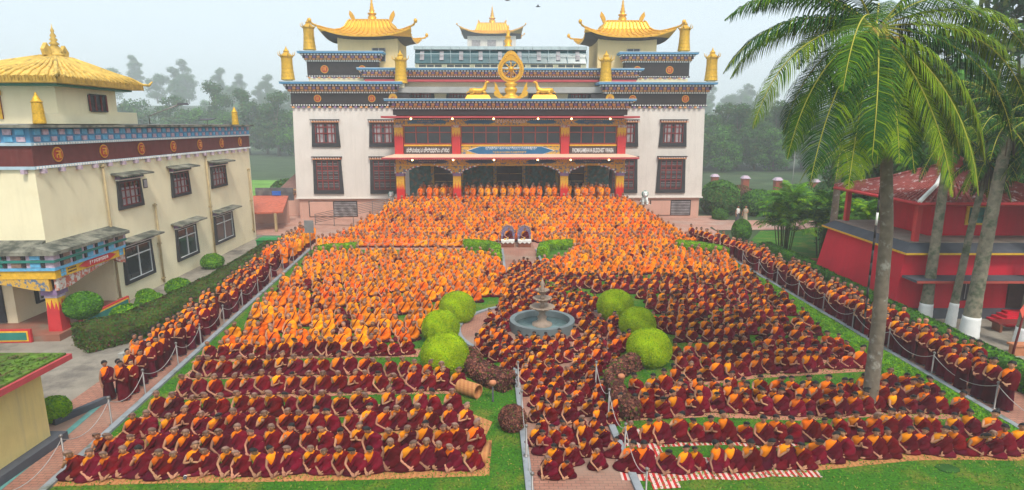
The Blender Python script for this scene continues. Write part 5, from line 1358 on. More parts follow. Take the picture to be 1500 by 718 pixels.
for k in range(5): dp('so%d' % k, lean=rp.uniform(.05, .3), nod=rp.uniform(0, .25), turn=rp.uniform(-.5, .5), side=rp.uniform(-.16, .1), hand=('lap', 'knee', 'lap', 'lap', 'down')[k], twist=rp.uniform(-.3, .3), wide=rp.uniform(.95, 1.15), hair='shaved', dress='orange')
dp('tm0', stand=True, lean=.03, turn=.2); dp('tm1', stand=True, lean=.05, turn=-.3, side=.03); dp('tm2', stand=True, hand='down', turn=.1, side=-.03, nod=.1); dp('tm3', stand=True, hair='shaved', lean=.04, turn=-.1)
dp('to0', stand=True, dress='orange', hair='shaved', turn=.1); dp('to1', stand=True, dress='orange', hair='dark', turn=-.2, side=.03)
for k in poses: add_proto(k, poses[k])
LOD = {}
for lv in (0, 1):
    for k in poses:
        body, parts = person_meshes(poses[k], lv)
        V = []; F_ = []; Mi = []
        for mb in [body] + [p for _, p in parts]:
            o_ = len(V); V += mb.v
            for f, m in zip(mb.f, mb.m): F_.append([i + o_ for i in f]); Mi.append(mb.mats[m])
        LOD[(k, lv)] = (np.array(V, dtype=np.float32), F_, Mi)
PEOPLE = []     # x, y, z, rz, scale, pose, label, group
def face(x, y, tx=1.5, ty=-6, k=0.75): return k * math.atan2(tx - x, y - ty) + rnd.gauss(0, .26)
def seat(kind='m'):
    if kind == 'o': return 'so%d' % rnd.randrange(5)
    if kind == 's': return 'ss%d' % rnd.randrange(9)
    return 'sm%d' % rnd.randrange(14)
def put(x, y, z, pose, s, lab, grp, rz=None, kid=False): PEOPLE.append([x, y, z, face(x, y) if rz is None else rz, s, pose, lab, grp])
HW = {'dark': 'dark hair', 'shaved': 'shaved head'}
HN = {'lap': 'hands in lap', 'knee': 'hands reaching to the ankles', 'pray': 'palms joined', 'face': 'hand to the face', 'down': 'right arm hanging down'}
ROWN = ['front'] + ORD[1:]
def lab_seat(p, rn, i, place):
    P = poses[p]; return 'seated monk, %s, %s from left in %s row %s' % (HW[P.hair], ordn(i), rn, place)
# ---- left lawn, rows given by where the heads are in the photo
def row_world(hp, zh):
    return [G(x, y, zh) for x, y in hp]
def line_row(hp, n, zh=.8):
    """n places spread along the polyline of head positions"""
    W = row_world(hp, zh); out = []
    L = [0]
    for a, c in zip(W, W[1:]): L.append(L[-1] + (c - a).length)
    for i in range(n):
        t = L[-1] * i / max(1, n - 1) + (rnd.uniform(-.07, .07) if 0 < i < n - 1 else 0); t = max(0, min(L[-1], t)); k = 0
        while k < len(L) - 2 and t > L[k + 1]: k += 1
        u = (t - L[k]) / (L[k + 1] - L[k]); p = W[k].lerp(W[k + 1], u); out.append((p.x, p.y + rnd.uniform(-.12, .12)))
    return out
LROWS = [([(108, 660), (250, 656), (480, 652), (690, 648)], 25), ([(145, 633), (300, 629), (500, 625), (694, 621)], 23), ([(190, 606), (400, 600), (680, 592)], 21),
         ([(228, 577), (450, 573), (662, 571)], 19), ([(268, 549), (450, 544), (668, 541)], 19), ([(288, 522), (450, 519), (588, 522), (646, 530)], 19), ([(305, 499), (450, 494), (595, 493)], 17)]
MATROWS = []
for ri, (hp, n) in enumerate(LROWS):
    pts = line_row(hp, n); MATROWS.append(('L', ri, pts))
    for i, (x, y) in enumerate(pts):
        k = 's' if rnd.random() < (.8 if ri < 6 else .9) else 'm'
        p = seat(k); put(x, y + .02, .012, p, rnd.uniform(.93, 1.10), ('L', ri, i), 'monks seated in rows on the left lawn')
RROWS = [([(923, 652), (1050, 648), (1190, 642), (1292, 628), (1360, 626), (1468, 630), (1492, 622)], 25), ([(922, 611), (1060, 608), (1152, 613), (1250, 603), (1340, 602), (1452, 606)], 23),
         ([(904, 575), (966, 576), (1047, 571), (1120, 572), (1204, 576), (1250, 571), (1321, 571), (1404, 573)], 24), ([(932, 547), (980, 546), (1080, 549), (1133, 549), (1180, 552), (1240, 552), (1300, 541), (1345, 540)], 20),
         ([(948, 561), (1080, 561), (1240, 562), (1372, 556)], 22), ([(990, 531), (1033, 527), (1130, 519), (1204, 512), (1262, 512)], 15), ([(1000, 515), (1100, 507), (1190, 499), (1246, 498)], 15), ([(992, 500), (1050, 496), (1130, 490), (1190, 487), (1232, 487)], 15)]
for ri, (hp, n) in enumerate(RROWS):
    pts = line_row(hp, n); MATROWS.append(('R', ri, pts))
    for i, (x, y) in enumerate(pts):
        p = seat('s' if rnd.random() < .08 else 'm'); put(x, y + .02, .012, p, rnd.uniform(.82, 1.05), ('R', ri, i), 'young monks seated in rows on the right lawn')
# ---- fill zones
BALLS = [(670, 470, 27), (646, 499, 28), (652, 543, 35), (901, 467, 27), (933, 493, 27), (950, 533, 33)]
BW = []
for px, py, r in BALLS:
    g = G(px, py); d_ = pj(g.x, g.y, 0)[2]; BW.append((g.x, g.y, r * d_ / FPX))
def blocked(x, y):
    if (x - CF[0]) ** 2 + (y - CF[1]) ** 2 < 1.85 ** 2: return True
    if abs(x - CF[0]) < 1.2 and 0 < CF[1] - y < 2.3: return (CF[1] - y) < 1.9
    return any((x - a) ** 2 + (y - c) ** 2 < (r + .28) ** 2 for a, c, r in BW)
def fill(poly, dx, dy, fn, jx=.12, jy=.16, skip=.06, zz=0.012):
    W = [G(px, py) for px, py in poly]
    ya, yb = min(p.y for p in W), max(p.y for p in W); xa, xb = min(p.x for p in W), max(p.x for p in W)
    y = ya + .1; ri = 0
    while y < yb:
        x = xa + (dx / 2 if ri % 2 else 0); i = 0
        while x < xb:
            X_, Y_ = x + rnd.uniform(-jx, jx), y + rnd.uniform(-jy, jy)
            q = pj(X_, Y_, 0)
            if inpoly(q[0], q[1], poly) and not blocked(X_, Y_) and rnd.random() > skip:
                fn(X_, Y_, ri, i, q); i += 1
            x += dx
        y += dy; ri += 1
def f_lo(x, y, ri, i, q):
    put(x, y, .012, seat('o') if rnd.random() > .04 else seat('s'), rnd.uniform(.94, 1.08), ('LO', ri, i), 'orange robed monks on the left lawn')
fill([(312, 523), (610, 515), (628, 482), (640, 460), (692, 444), (748, 440), (740, 402), (722, 380), (680, 374), (640, 372), (505, 372), (462, 376), (395, 440)], .66, 1.03, f_lo)
def f_c(x, y, ri, i, q):
    s = rnd.uniform(.68, .90) if y < 24 else rnd.uniform(.78, .94)
    put(x, y, .012, seat('s' if rnd.random() < .1 else 'm'), s, ('C', ri, i), 'young monks crowding the central brick path')
fill([(786, 703), (926, 700), (893, 610), (874, 556), (925, 532), (960, 500), (990, 480), (905, 455), (856, 440), (826, 418), (800, 392), (745, 392), (746, 430), (730, 458), (695, 497), (705, 530), (748, 552), (768, 590)], .56, .66, f_c, skip=.07)
def f_ro(x, y, ri, i, q):
    put(x, y, .012, seat('o') if rnd.random() > .06 else seat('m'), rnd.uniform(.98, 1.1), ('RO', ri, i), 'orange robed monks on the right lawn')
fill([(795, 407), (1098, 407), (1062, 378), (998, 369), (845, 367), (830, 382), (795, 390)], .64, .98, f_ro)
def f_rm(x, y, ri, i, q):
    put(x, y, .012, seat('m'), rnd.uniform(.84, 1.0), ('RM', ri, i), 'maroon robed monks on the right lawn')
fill([(805, 409), (1102, 409), (1137, 430), (1188, 478), (1222, 505), (990, 512), (978, 478), (930, 436), (870, 430), (812, 426)], .58, 1.02, f_rm)
# ---- steps, all orange
for k, (y0, z, hw) in enumerate(STEPS):
    n = int(2 * hw / .60)
    for i in range(n):
        x = -hw + .3 + (i + .5) * 2 * (hw - .3) / n + rnd.uniform(-.1, .1)
        if k < 3 and -1.2 < x < 2.2 and k < 1: continue
        if rnd.random() < .03: continue
        edge = hw - abs(x)
        pz = z
        PEOPLE.append([x, y0 + .25 + rnd.uniform(-.06, .06), pz + .005, face(x, y0, 0, -10, .5), rnd.uniform(1.02, 1.18), seat('o') if rnd.random() > .05 else seat('s'), ('ST', k, i), 'orange robed monks on the entrance steps'])
# front row before the steps and second one on the court
for r_, yy in enumerate((48.7, 49.5)):
    n = 62
    for i in range(n):
        x = -16.0 + i * .54 + rnd.uniform(-.08, .08)
        if -1.5 < x < 2.6 or x > 16.2: continue
        PEOPLE.append([x, yy + rnd.uniform(-.08, .08), .004, face(x, yy, 0, -10, .5), rnd.uniform(1.05, 1.2), seat('o'), ('FR', r_, i), 'orange robed monks in front of the steps'])
for r_ in range(-1, 3):
    for i in range(26):
        x = -8.8 + i * .72 + rnd.uniform(-.12, .12)
        if r_ < 0 and min(abs(x - c_ + 1.0) for c_ in cx) < .75: continue
        PEOPLE.append([x, 57.9 + r_ * .8 + rnd.uniform(-.1, .1), 2.605, rnd.uniform(-.2, .2), rnd.uniform(.98, 1.08), 'to%d' % rnd.randint(0, 1), ('PO', r_, i), 'monks standing on the porch'])
# ---- standing queues along both paths
YQ = 20.6; ri = 0
while YQ < 50.5:
    wid = 2 if YQ < 23 else 3
    if YQ > 44: wid = 3
    for i in range(wid):
        if rnd.random() < .12 and YQ > 24: continue
        x = xL(YQ) - .42 - i * .52 + rnd.uniform(-.12, .12) + (0 if YQ > 24 else -.3)
        org = YQ > 40.5 + rnd.uniform(-1.2, 1.2)
        p = ('to%d' % rnd.randint(0, 1)) if org else 'tm%d' % rnd.choice((0, 1, 2, 0, 1))
        s = rnd.uniform(.82, .95) if YQ < 40 else rnd.uniform(.95, 1.06)
        PEOPLE.append([x, YQ + rnd.uniform(-.16, .16), -.012, face(x, YQ, 3, 10, .7) + .35, s, p, ('QL', ri, i), 'monks standing along the left rope'])
    YQ += .62; ri += 1
YQ = 19.55; ri = 0
while YQ < 50.0:
    wid = 1 if YQ < 19.7 else (2 if YQ < 21.5 else 3)
    if YQ > 38: wid = 2
    bx = 17.55 if YQ < 20.5 else (17.35 if YQ < 24 else 17.2)
    if YQ > 44: bx -= (YQ - 44) * .38
    for i in range(wid):
        if rnd.random() < .1 and YQ > 22: continue
        x = bx + i * .55 + rnd.uniform(-.1, .1)
        s = 1.08 if YQ < 19.7 else rnd.uniform(.86, 1.02)
        PEOPLE.append([x, YQ + rnd.uniform(-.16, .16), -.004, face(x, YQ, -3, 5, .8), s, 'tm%d' % rnd.choice((0, 1, 2, 3, 0, 1)), ('QR', ri, i), 'monks standing along the right rope'])
    YQ += .60; ri += 1
# ---- split: the nearest 296 in view are people of their own, all the rest one crowd
inview = []
for p in PEOPLE:
    q = pj(p[0], p[1], p[2] + .4)
    if -6 < q[0] < 1500 and q[1] < 716: inview.append((q[2], p))
inview.sort(key=lambda t: t[0] / t[1][4])
near = [p for _, p in inview[:296]]; far = [p for _, p in inview[296:]]
# ordinals inside each row, left to right, counted over the near ones
PLACE = {'L': 'on the left lawn', 'R': 'on the right lawn', 'C': 'on the central path', 'LO': 'on the left lawn', 'QL': '', 'QR': ''}
rows = {}
for p in near: rows.setdefault((p[6][0], p[6][1]), []).append(p)
for k in rows: rows[k].sort(key=lambda p: pj(p[0], p[1], p[2])[0])
zone_rows = {}
for (z, r) in rows: zone_rows.setdefault(z, []).append(r)
for z in zone_rows: zone_rows[z].sort()
for (z, r), lst in rows.items():
    rn = ['front' if i == 0 else ORD[i] if i < 20 else str(i) for i in range(40)][zone_rows[z].index(r)]
    for i, p in enumerate(lst):
        P = poses[p[5]]; hw_ = HW[P.hair]
        if z in ('QL', 'QR'):
            side = 'left' if z == 'QL' else 'right'
            rr_ = ordn(zone_rows[z].index(r)); who = 'only one' if len(lst) == 1 else ordn(i) + ' from left'
            p[6] = 'monk standing by the %s rope, %s, rank %s from the camera' % (side, who, rr_)
        else:
            if z == 'LO': p[6] = 'seated orange robed monk, %s, %s from left in %s row %s' % (hw_, ordn(i), rn, PLACE[z])
            else: p[6] = 'seated monk, %s, %s from left in %s row %s' % (hw_, ordn(i), rn, PLACE[z])
for (x, y, z, rz, s, pose, lab, grp) in near:
    o, ks = PR[pose]; c = o.copy(); c.name = 'person'; col.objects.link(c)
    c.location = (x, y, z); c.rotation_euler = (0, 0, rz); c.scale = (s, s, s)
    tag(c, lab, 'person', grp)
    for k in ks: d = k.copy(); d.name = k.name.split('.')[0]; col.objects.link(d); d.parent = c
# crowd mesh
def merge(items, name):
    VS = []; LV = []; LT = []; MI = []; TN = []; base = 0; matl = []
    cache = {}
    for (x, y, z, rz, s, pose, lab, grp) in items:
        dep = pj(x, y, z)[2]; lv = 1 if dep < 37 else 0
        key = (pose, lv)
        if key not in cache:
            V, F_, Mi = LOD[key]
            for m in Mi:
                if m not in matl: matl.append(m)
            cache[key] = (V, np.concatenate([np.array(f) for f in F_]), np.array([len(f) for f in F_]), np.array([matl.index(m) for m in Mi]))
        V, lo, lt, mi = cache[key]
        c, sn = math.cos(rz), math.sin(rz)
        W = np.empty_like(V); W[:, 0] = (V[:, 0] * c - V[:, 1] * sn) * s + x; W[:, 1] = (V[:, 0] * sn + V[:, 1] * c) * s + y; W[:, 2] = V[:, 2] * s * rnd.uniform(.94, 1.05) + z
        VS.append(W); LV.append(lo + base); LT.append(lt); MI.append(mi); TN.append(np.full(len(lt), rnd.random())); base += len(V)
    VS = np.concatenate(VS); LV = np.concatenate(LV); LT = np.concatenate(LT); MI = np.concatenate(MI); TN = np.concatenate(TN)
    me = bpy.data.meshes.new(name); me.vertices.add(len(VS)); me.vertices.foreach_set('co', VS.astype(np.float32).ravel())
    me.loops.add(len(LV)); me.loops.foreach_set('vertex_index', LV.astype(np.int32)); me.polygons.add(len(LT))
    st = np.concatenate([[0], np.cumsum(LT)[:-1]]); me.polygons.foreach_set('loop_start', st.astype(np.int32)); me.polygons.foreach_set('loop_total', LT.astype(np.int32))
    for m in matl: me.materials.append(m)
    me.polygons.foreach_set('material_index', MI.astype(np.int32)); me.polygons.foreach_set('use_smooth', np.ones(len(LT), dtype=bool))
    at = me.attributes.new('tone', 'FLOAT', 'FACE'); at.data.foreach_set('value', TN.astype(np.float32))
    me.update(); me.validate()
    o = bpy.data.objects.new(name, me); col.objects.link(o); return o
cr = merge(far, 'crowd'); tag(cr, 'dense crowd of orange and maroon robed monks seated far back and on the steps', 'crowd', kind='stuff')
print('PEOPLE', len(PEOPLE), 'near', len(near), 'far', len(far), 'crowd faces', len(cr.data.polygons))

# ================================================================== MATS UNDER THE ROWS
def strip_mat(pts, w, m, name, lab, ext=.5, y_off=0.0):
    P_ = [Vector((x, y, 0)) for x, y in pts[::max(1, len(pts) // 4)]]
    if (P_[-1] - Vector((*pts[-1], 0))).length > .01: P_.append(Vector((*pts[-1], 0)))
    P_[0] = P_[0] + (P_[0] - P_[1]).normalized() * ext; P_[-1] = P_[-1] + (P_[-1] - P_[-2]).normalized() * ext
    b = MB(); fr = [(p.x, p.y - w * .55 + y_off) for p in P_]; bk = [(p.x, p.y + w * .45 + y_off) for p in P_]
    rg = [[(a[0], a[1], .003), (c[0], c[1], .003), (c[0], c[1], .012), (a[0], a[1], .012)] for a, c in zip(fr, bk)]
    b.loft(rg, m, smooth=False); o = b.build(name); tag(o, lab, 'mat', 'mats under the seated rows'); return o
for z, ri, pts in MATROWS:
    side = 'left' if z == 'L' else 'right'
    if z == 'R' and ri == 0:
        n = int(len(pts) * .44)
        strip_mat(pts[:n], 1.15, M_stripe, 'striped_mat', 'red and white striped mat under left half of front row, right lawn', .3)
        strip_mat(pts[n:], 1.05, M_mat, 'woven_mat', 'orange woven mat under right half of front row, right lawn', .3, .02)
    else:
        striped = (z == 'R' and ri == 1)
        strip_mat(pts[:len(pts) // 2] if striped else pts, .8 if striped else .95, M_stripe if striped else (M_mat if z == 'L' and ri < 3 else M_coral), 'striped_mat' if striped else 'woven_mat', '%s mat under %s row of monks on the %s lawn' % ('red and white striped' if striped else 'orange woven' if z == 'L' and ri < 3 else 'coral', 'front' if ri == 0 else ORD[ri], side), .55 if z == 'L' else .2)
g0 = G(925, 645); b = MB(); b.hexa([(3.95, 14.9, .014), (4.75, 15.0, .014), (4.65, 18.3, .014), (3.95, 18.3, .014)], [(3.95, 14.9, .022), (4.75, 15.0, .022), (4.65, 18.3, .022), (3.95, 18.3, .022)], M_stripe)
M_stripe2 = M_stripe
tag(b.build('striped_mat'), 'red and white striped mat laid lengthwise at the right path edge', 'mat', 'mats under the seated rows')
# folded mat ends and the rolled mat at the left lawn
g = G(712, 668); b = MB(); b.tube([(g.x - .1, g.y - .45, .1), (g.x + .05, g.y + .5, .1)], [.13, .11], M_mat, 12); tag(b.build('mat_roll'), 'small rolled end of mat at the right end of the front left row', 'mat')
g = G(716, 632); b = MB(); b.prism([(g.x - 1.5, g.y - .1), (g.x - .2, g.y - .9), (g.x + .1, g.y + .6), (g.x - .9, g.y + 1.4)], .013, .026, M_mat); tag(b.build('woven_mat'), 'orange woven mat corner lying empty on the grass beside the second row', 'mat')
g = G(687, 575); b = MB()
prof_ = [(.27, 0), (.27, .9), (.23, .9), (.22, .1)]
b.loft([[(r * math.cos(2 * math.pi * k / 20), r * math.sin(2 * math.pi * k / 20), z) for k in range(20)] for r, z in prof_], M_mat, cap0=True, cap1=True, smooth=False); b.xform(Matrix.Translation((g.x - .35, g.y, .28)) @ Matrix.Rotation(R(-35), 4, 'Z') @ Matrix.Rotation(R(90), 4, 'Y')); tag(b.build('rolled_mat'), 'big rolled up terracotta mat lying by the purple hedge', 'mat')
# small things on the grass
def slipper(x, y, rz, lab, m):
    t = empty('sandal', (x, y, .03), lab, 'sandal', 'slippers left on the grass', rz)
    b = MB(); b.loft([[(sx * w, yy, z) for sx, z in ((-1, 0), (1, 0), (1, .03), (-1, .03))] for yy, w in ((-.14, .03), (-.08, .05), (.05, .045), (.13, .04))], m); b.build('sole', t)
    b = MB(); b.tube([(-.05, -.03, .03), (0, -.05, .08), (.05, -.03, .03)], .012, M_whitepaint, 5); b.build('strap', t)
g = G(1442, 664); slipper(g.x, g.y, .9, 'white slipper on the grass before the right end of the front row', M_whitepaint)
g = G(272, 700); slipper(g.x, g.y, .3, 'dark slipper on grass before the left lawn front row', M_dark)
b = MB(); g = G(1388, 687); b.prism([(.28 * math.cos(a / 9 * 6.283) * 1.2, .24 * math.sin(a / 9 * 6.283)) for a in range(9)], .002, .035, M_leafA); tag(b.build('leaf_litter', loc=(g.x, g.y, 0)), 'dark green fallen leaf patch on the front right lawn', 'leaf')

# ================================================================== FOUNTAIN
ft_ = empty('fountain', (CF[0], CF[1], 0.01), 'three tier carved stone fountain in a round grey basin on the central court', 'fountain')
b = MB(); b.lathe([(1.62, 0), (1.62, .50), (1.38, .50), (1.38, .06)], M_poolgrey, n=48, smooth=False); b.build('basin', ft_)
b = MB(); b.lathe([(1.37, .06), (1.37, .2)], M_water, n=40); b.build('water', ft_)
b = MB(); b.lathe([(.5, .05), (.5, .28), (.3, .34), (.2, .5), (.24, .62), (.16, .75), (.17, .98), (.3, 1.02)], M_stone, n=20); b.build('stem', ft_)
for z, r in ((1.0, .62), (1.45, .46), (1.86, .32)):
    b = MB(); b.lathe([(.12, z - .08), (r * .55, z - .02), (r * .95, z + .12), (r, z + .17), (r * .93, z + .17), (r * .5, z + .1), (.1, z + .08)], M_stone, n=24)
    for k in range(16): a = 2 * math.pi * k / 16; b.ball((r * .98 * math.cos(a), r * .98 * math.sin(a), z + .14), .045, M_stone, 6, 4)
    b.build('bowl', ft_)
    b = MB(); b.lathe([(.1, z + .08), (.14, z + .18), (.08, z + .3), (.12, z + .4)], M_stone, n=14); b.build('stem', ft_)
b = MB(); b.lathe([(.08, 2.2), (.13, 2.3), (.06, 2.42), (.02, 2.6)], M_stone, n=12); b.build('finial', ft_)

# ================================================================== ROPES AND POSTS
def rope_line(pts, side, h=.95, labtop='', grp=''):
    prev = None
    for i, (x, y, z0) in enumerate(pts):
        t = empty('rope_post', (x, y, z0), 'steel rope post at %s, %s from the camera' % (side, ordn(i) if i else 'nearest'), 'post', grp)
        b = MB(); b.lathe([(.09, 0), (.09, .02), (.028, .03), (.028, h)], M_steel, n=10); b.build('pole', t)
        b = MB(); b.ball((0, 0, h + .05), .055, M_steel, 10, 6); b.build('knob', t)
        if prev is not None:
            P0 = Vector((*prev, 0)); P1 = Vector((x, y, z0 + h - .06)); P0.z = pz + h - .06; sag = .42
            p_ = [P0.lerp(P1, q / 12) - Vector((0, 0, sag * 4 * (q / 12) * (1 - q / 12))) for q in range(13)]
            b = MB(); b.tube(p_, .013, M_rope, 5); o = b.build('barrier_rope'); tag(o, 'white sagging rope at %s, %s span from the camera' % (side, ordn(i - 1)), 'rope', 'ropes of ' + side)
        prev = (x, y); pz = z0
yl = [13.4, 16.1, 18.6, 20.9, 23.7, 26.1, 29.0, 31.8, 34.6, 37.4, 40.2, 43.0]
rope_line([(xL(y) - .18, y, -.015) for y in yl], 'the left path edge', grp='rope posts of the left path')
yr = [16.6, 19.8, 22.6, 25.4, 28.2, 31.0, 33.8, 36.6, 39.4, 42.2]
rope_line([(xR(y) + .22 + (.3 if y < 22 else 0), y, -.01) for y in yr], 'the right path edge', grp='rope posts of the right path')
rope_line([(xP0(y) - .12, y, .09) for y in (14.0, 16.5, 18.9, 21.4)], 'the left side of central path', grp='rope posts of the central path')
rope_line([(xP1(y) + .12, y, .09) for y in (14.2, 16.6, 19.0, 21.4)], 'the right side of central path', grp='rope posts of the central path')
rope_line([(-15.6 + 2.9 * k, 48.05, 0) for k in range(6)], 'the court edge left of thrones', .85, grp='rope posts of the court')

# ================================================================== THE TWO TEACHERS ON THRONES
for i, (px, lab, thl, ps) in enumerate(((744, 'teacher in maroon and orange robe seated on the left brocade throne', 'violet brocade throne chair with carved back, the left one', 'ss0'), (768, 'teacher in maroon robe over yellow seated on the right brocade throne', 'violet brocade throne chair with carved back, the right one', 'ss2'))):
    g = G(px, 358); x, y = g.x, g.y
    t = empty('throne', (x, y + .1, .01), thl, 'chair', 'thrones of the two teachers')
    b = MB(); b.frus(-.50, .50, -.4, .4, 0, .5, .03, .03, M_brocade); b.build('seat', t)
    b = MB(); b.plate([(-.55, .3), (.55, .3), (.62, 1.0), (.45, 1.45), (0, 1.6), (-.45, 1.45), (-.62, 1.0)], .36, .5, M_brocade)
    for k in range(12): a = math.pi * k / 11; b.ball((.56 * math.cos(a), .35, 1.0 + .55 * math.sin(a)), .05, M_gold, 6, 4)
    b.build('backrest', t)
    for s in (-1, 1): b = MB(); b.box(s * .5 - .07, s * .5 + .07, -.35, .359, .501, .78, M_brocade); b.build('armrest', t)
    o, ks = PR[ps]; c = o.copy(); c.name = 'person'; col.objects.link(c); c.location = (x, y, .515); c.scale = (1.12,) * 3; tag(c, lab, 'person')
    for k in ks: d = k.copy(); d.name = k.name.split('.')[0]; col.objects.link(d); d.parent = c
    t = empty('offering_table', (x, y - 1.0, .01), 'small table with scalloped white cloth before the %s throne' % ('left', 'right')[i], 'table', 'tables before the thrones')
    b = MB(); b.box(-.52, .52, -.3, .3, 0.0, .55, M_bench); b.build('body', t)
    b = MB(); b.box(-.56, .56, -.34, .34, .551, .58, M_whitecloth)
    pp = [(-.56, .55)] + [(-.56 + 1.12 * k / 12, .30 if k % 4 == 2 else .38 if k % 2 else .44) for k in range(13)] + [(.56, .55)]
    b.plate(pp[::-1][::-1], -.36, -.341, M_whitecloth); b.build('cloth', t)
    b = MB(); b.lathe([(.05, 0), (.06, .02), (.02, .06), (.09, .16), (.02, .2)], M_gold, (0, 0, 0), 10); tag(b.build('offering_cup', loc=(x, y - 1.0, .59)), 'gilt offering cup on the table before the %s throne' % ('left', 'right')[i], 'cup', 'cups on the offering tables')
    b = MB(); b.ball((0, 0, .06), .08, M_yellow, 8, 6); b.ball((.12, .05, .06), .07, M_whitecloth, 8, 6); tag(b.build('flowers', loc=(x - .25, y - 1.0, .58)), 'small yellow and white flowers on the table before the %s throne' % ('left', 'right')[i], 'flowers', 'flowers on the offering tables')
# two visitors walking by the far court
for i, (px, lab, hm, sm) in enumerate(((1080, 'visitor in white shirt and grey skirt standing on the far pink court', M_whitecloth, M_dark), (1091, 'visitor in khaki clothes standing on the far pink court', M_khaki, M_khaki))):
    g = G(px, 326); P = Pose(stand=True, hand='down', turn=.3, seed=50 + i); body, parts = person_meshes(P, 2)
    o = body.build('person', loc=(g.x, g.y, 0)); o.rotation_euler = (0, 0, .4 - i * .9); o.scale = (1.05,) * 3; tag(o, lab, 'person')
    for nme, mb in parts:
        if nme == 'robe': continue
        mb.mats = [sm if nme == 'skirt' else hm if nme == 'shirt' else m for m in mb.mats]; mb.build('trousers' if nme == 'skirt' else nme, o)

# ================================================================== LEAVES
def leaf_mesh(name, P, N, size, mats, parent=None, aspect=1.6, jit=.5, wts=None, up=0.0, seed=0, loc=None):
    """one small folded leaf (two faces) at each point"""
    r = np.random.RandomState(seed + 5); n = len(P); P = np.asarray(P, dtype=np.float64); N = np.asarray(N, dtype=np.float64)
    N = N + r.normal(0, jit, N.shape); N[:, 2] += up; N /= np.linalg.norm(N, axis=1, keepdims=True) + 1e-9
    T = np.cross(N, r.normal(0, 1, N.shape)); T /= np.linalg.norm(T, axis=1, keepdims=True) + 1e-9
    S = np.cross(N, T); s = (size * r.uniform(.6, 1.35, (n, 1))); w = s / aspect
    V = np.stack([P - T * s * .5, P + S * w * .5 + N * s * .06, P + T * s * .5 - N * s * .1, P - S * w * .5 + N * s * .06], axis=1).reshape(-1, 3)
    me = bpy.data.meshes.new(name); me.vertices.add(4 * n); me.vertices.foreach_set('co', V.astype(np.float32).ravel())
    me.loops.add(4 * n); me.loops.foreach_set('vertex_index', np.arange(4 * n, dtype=np.int32)); me.polygons.add(n)
    me.polygons.foreach_set('loop_start', (np.arange(n) * 4).astype(np.int32)); me.polygons.foreach_set('loop_total', np.full(n, 4, dtype=np.int32))
    for m in mats: me.materials.append(m)
    me.polygons.foreach_set('material_index', r.choice(len(mats), n, p=wts).astype(np.int32)); me.update(); me.validate()
    o = bpy.data.objects.new(name, me); col.objects.link(o)
    if parent: o.parent = parent
    if loc is not None: o.location = loc
    return o
def sphere_pts(n, r, seed, flat_=1.0, shell=.06):
    q = np.random.RandomState(seed); d = q.normal(0, 1, (n, 3)); d /= np.linalg.norm(d, axis=1, keepdims=True)
    rr = r * (1 + .018 * np.sin(d[:, :1] * 7 + seed) * np.cos(d[:, 1:2] * 6) + q.normal(0, shell * .25, (n, 1)))
    return d * rr * np.array([1, 1, flat_]), d
def topiary(x, y, r, mats, lab, cat='shrub', grp=None, n=7000, leaf=.075, sq=.92, name='clipped_bush', z=0, wts=None, lift=.78):
    t = empty(name, (x, y, z), lab, cat, grp)
    b = MB(); b.ball((0, 0, r * lift * sq), r * .95, mats[0], 24, 16, sq); b.build('core', t)
    P_, D = sphere_pts(n, r, int(abs(x * 13 + y * 7)), sq)
    P_[:, 2] += r * lift * sq; k = P_[:, 2] > .02
    leaf_mesh('foliage', P_[k], D[k], leaf, mats, t, jit=.6, wts=wts, up=.2, seed=int(abs(x * 10)))
    b = MB(); b.tube([(0, 0, -.02), (0, 0, r * .5)], .07, M_bark, 7); b.build('stem', t)
    return t
LB = ['rear', 'middle', 'front']
for i, (x, y, r) in enumerate(BW):
    side = 'left' if i < 3 else 'right'
    topiary(x, y + .05, r * .98, [M_leafD, M_leafC, M_leafL], 'round lime green clipped bush, the %s of three %s of the fountain' % (LB[i % 3], side), grp='clipped round bushes by the fountain', n=15000, leaf=.055, wts=[.58, .34, .08])
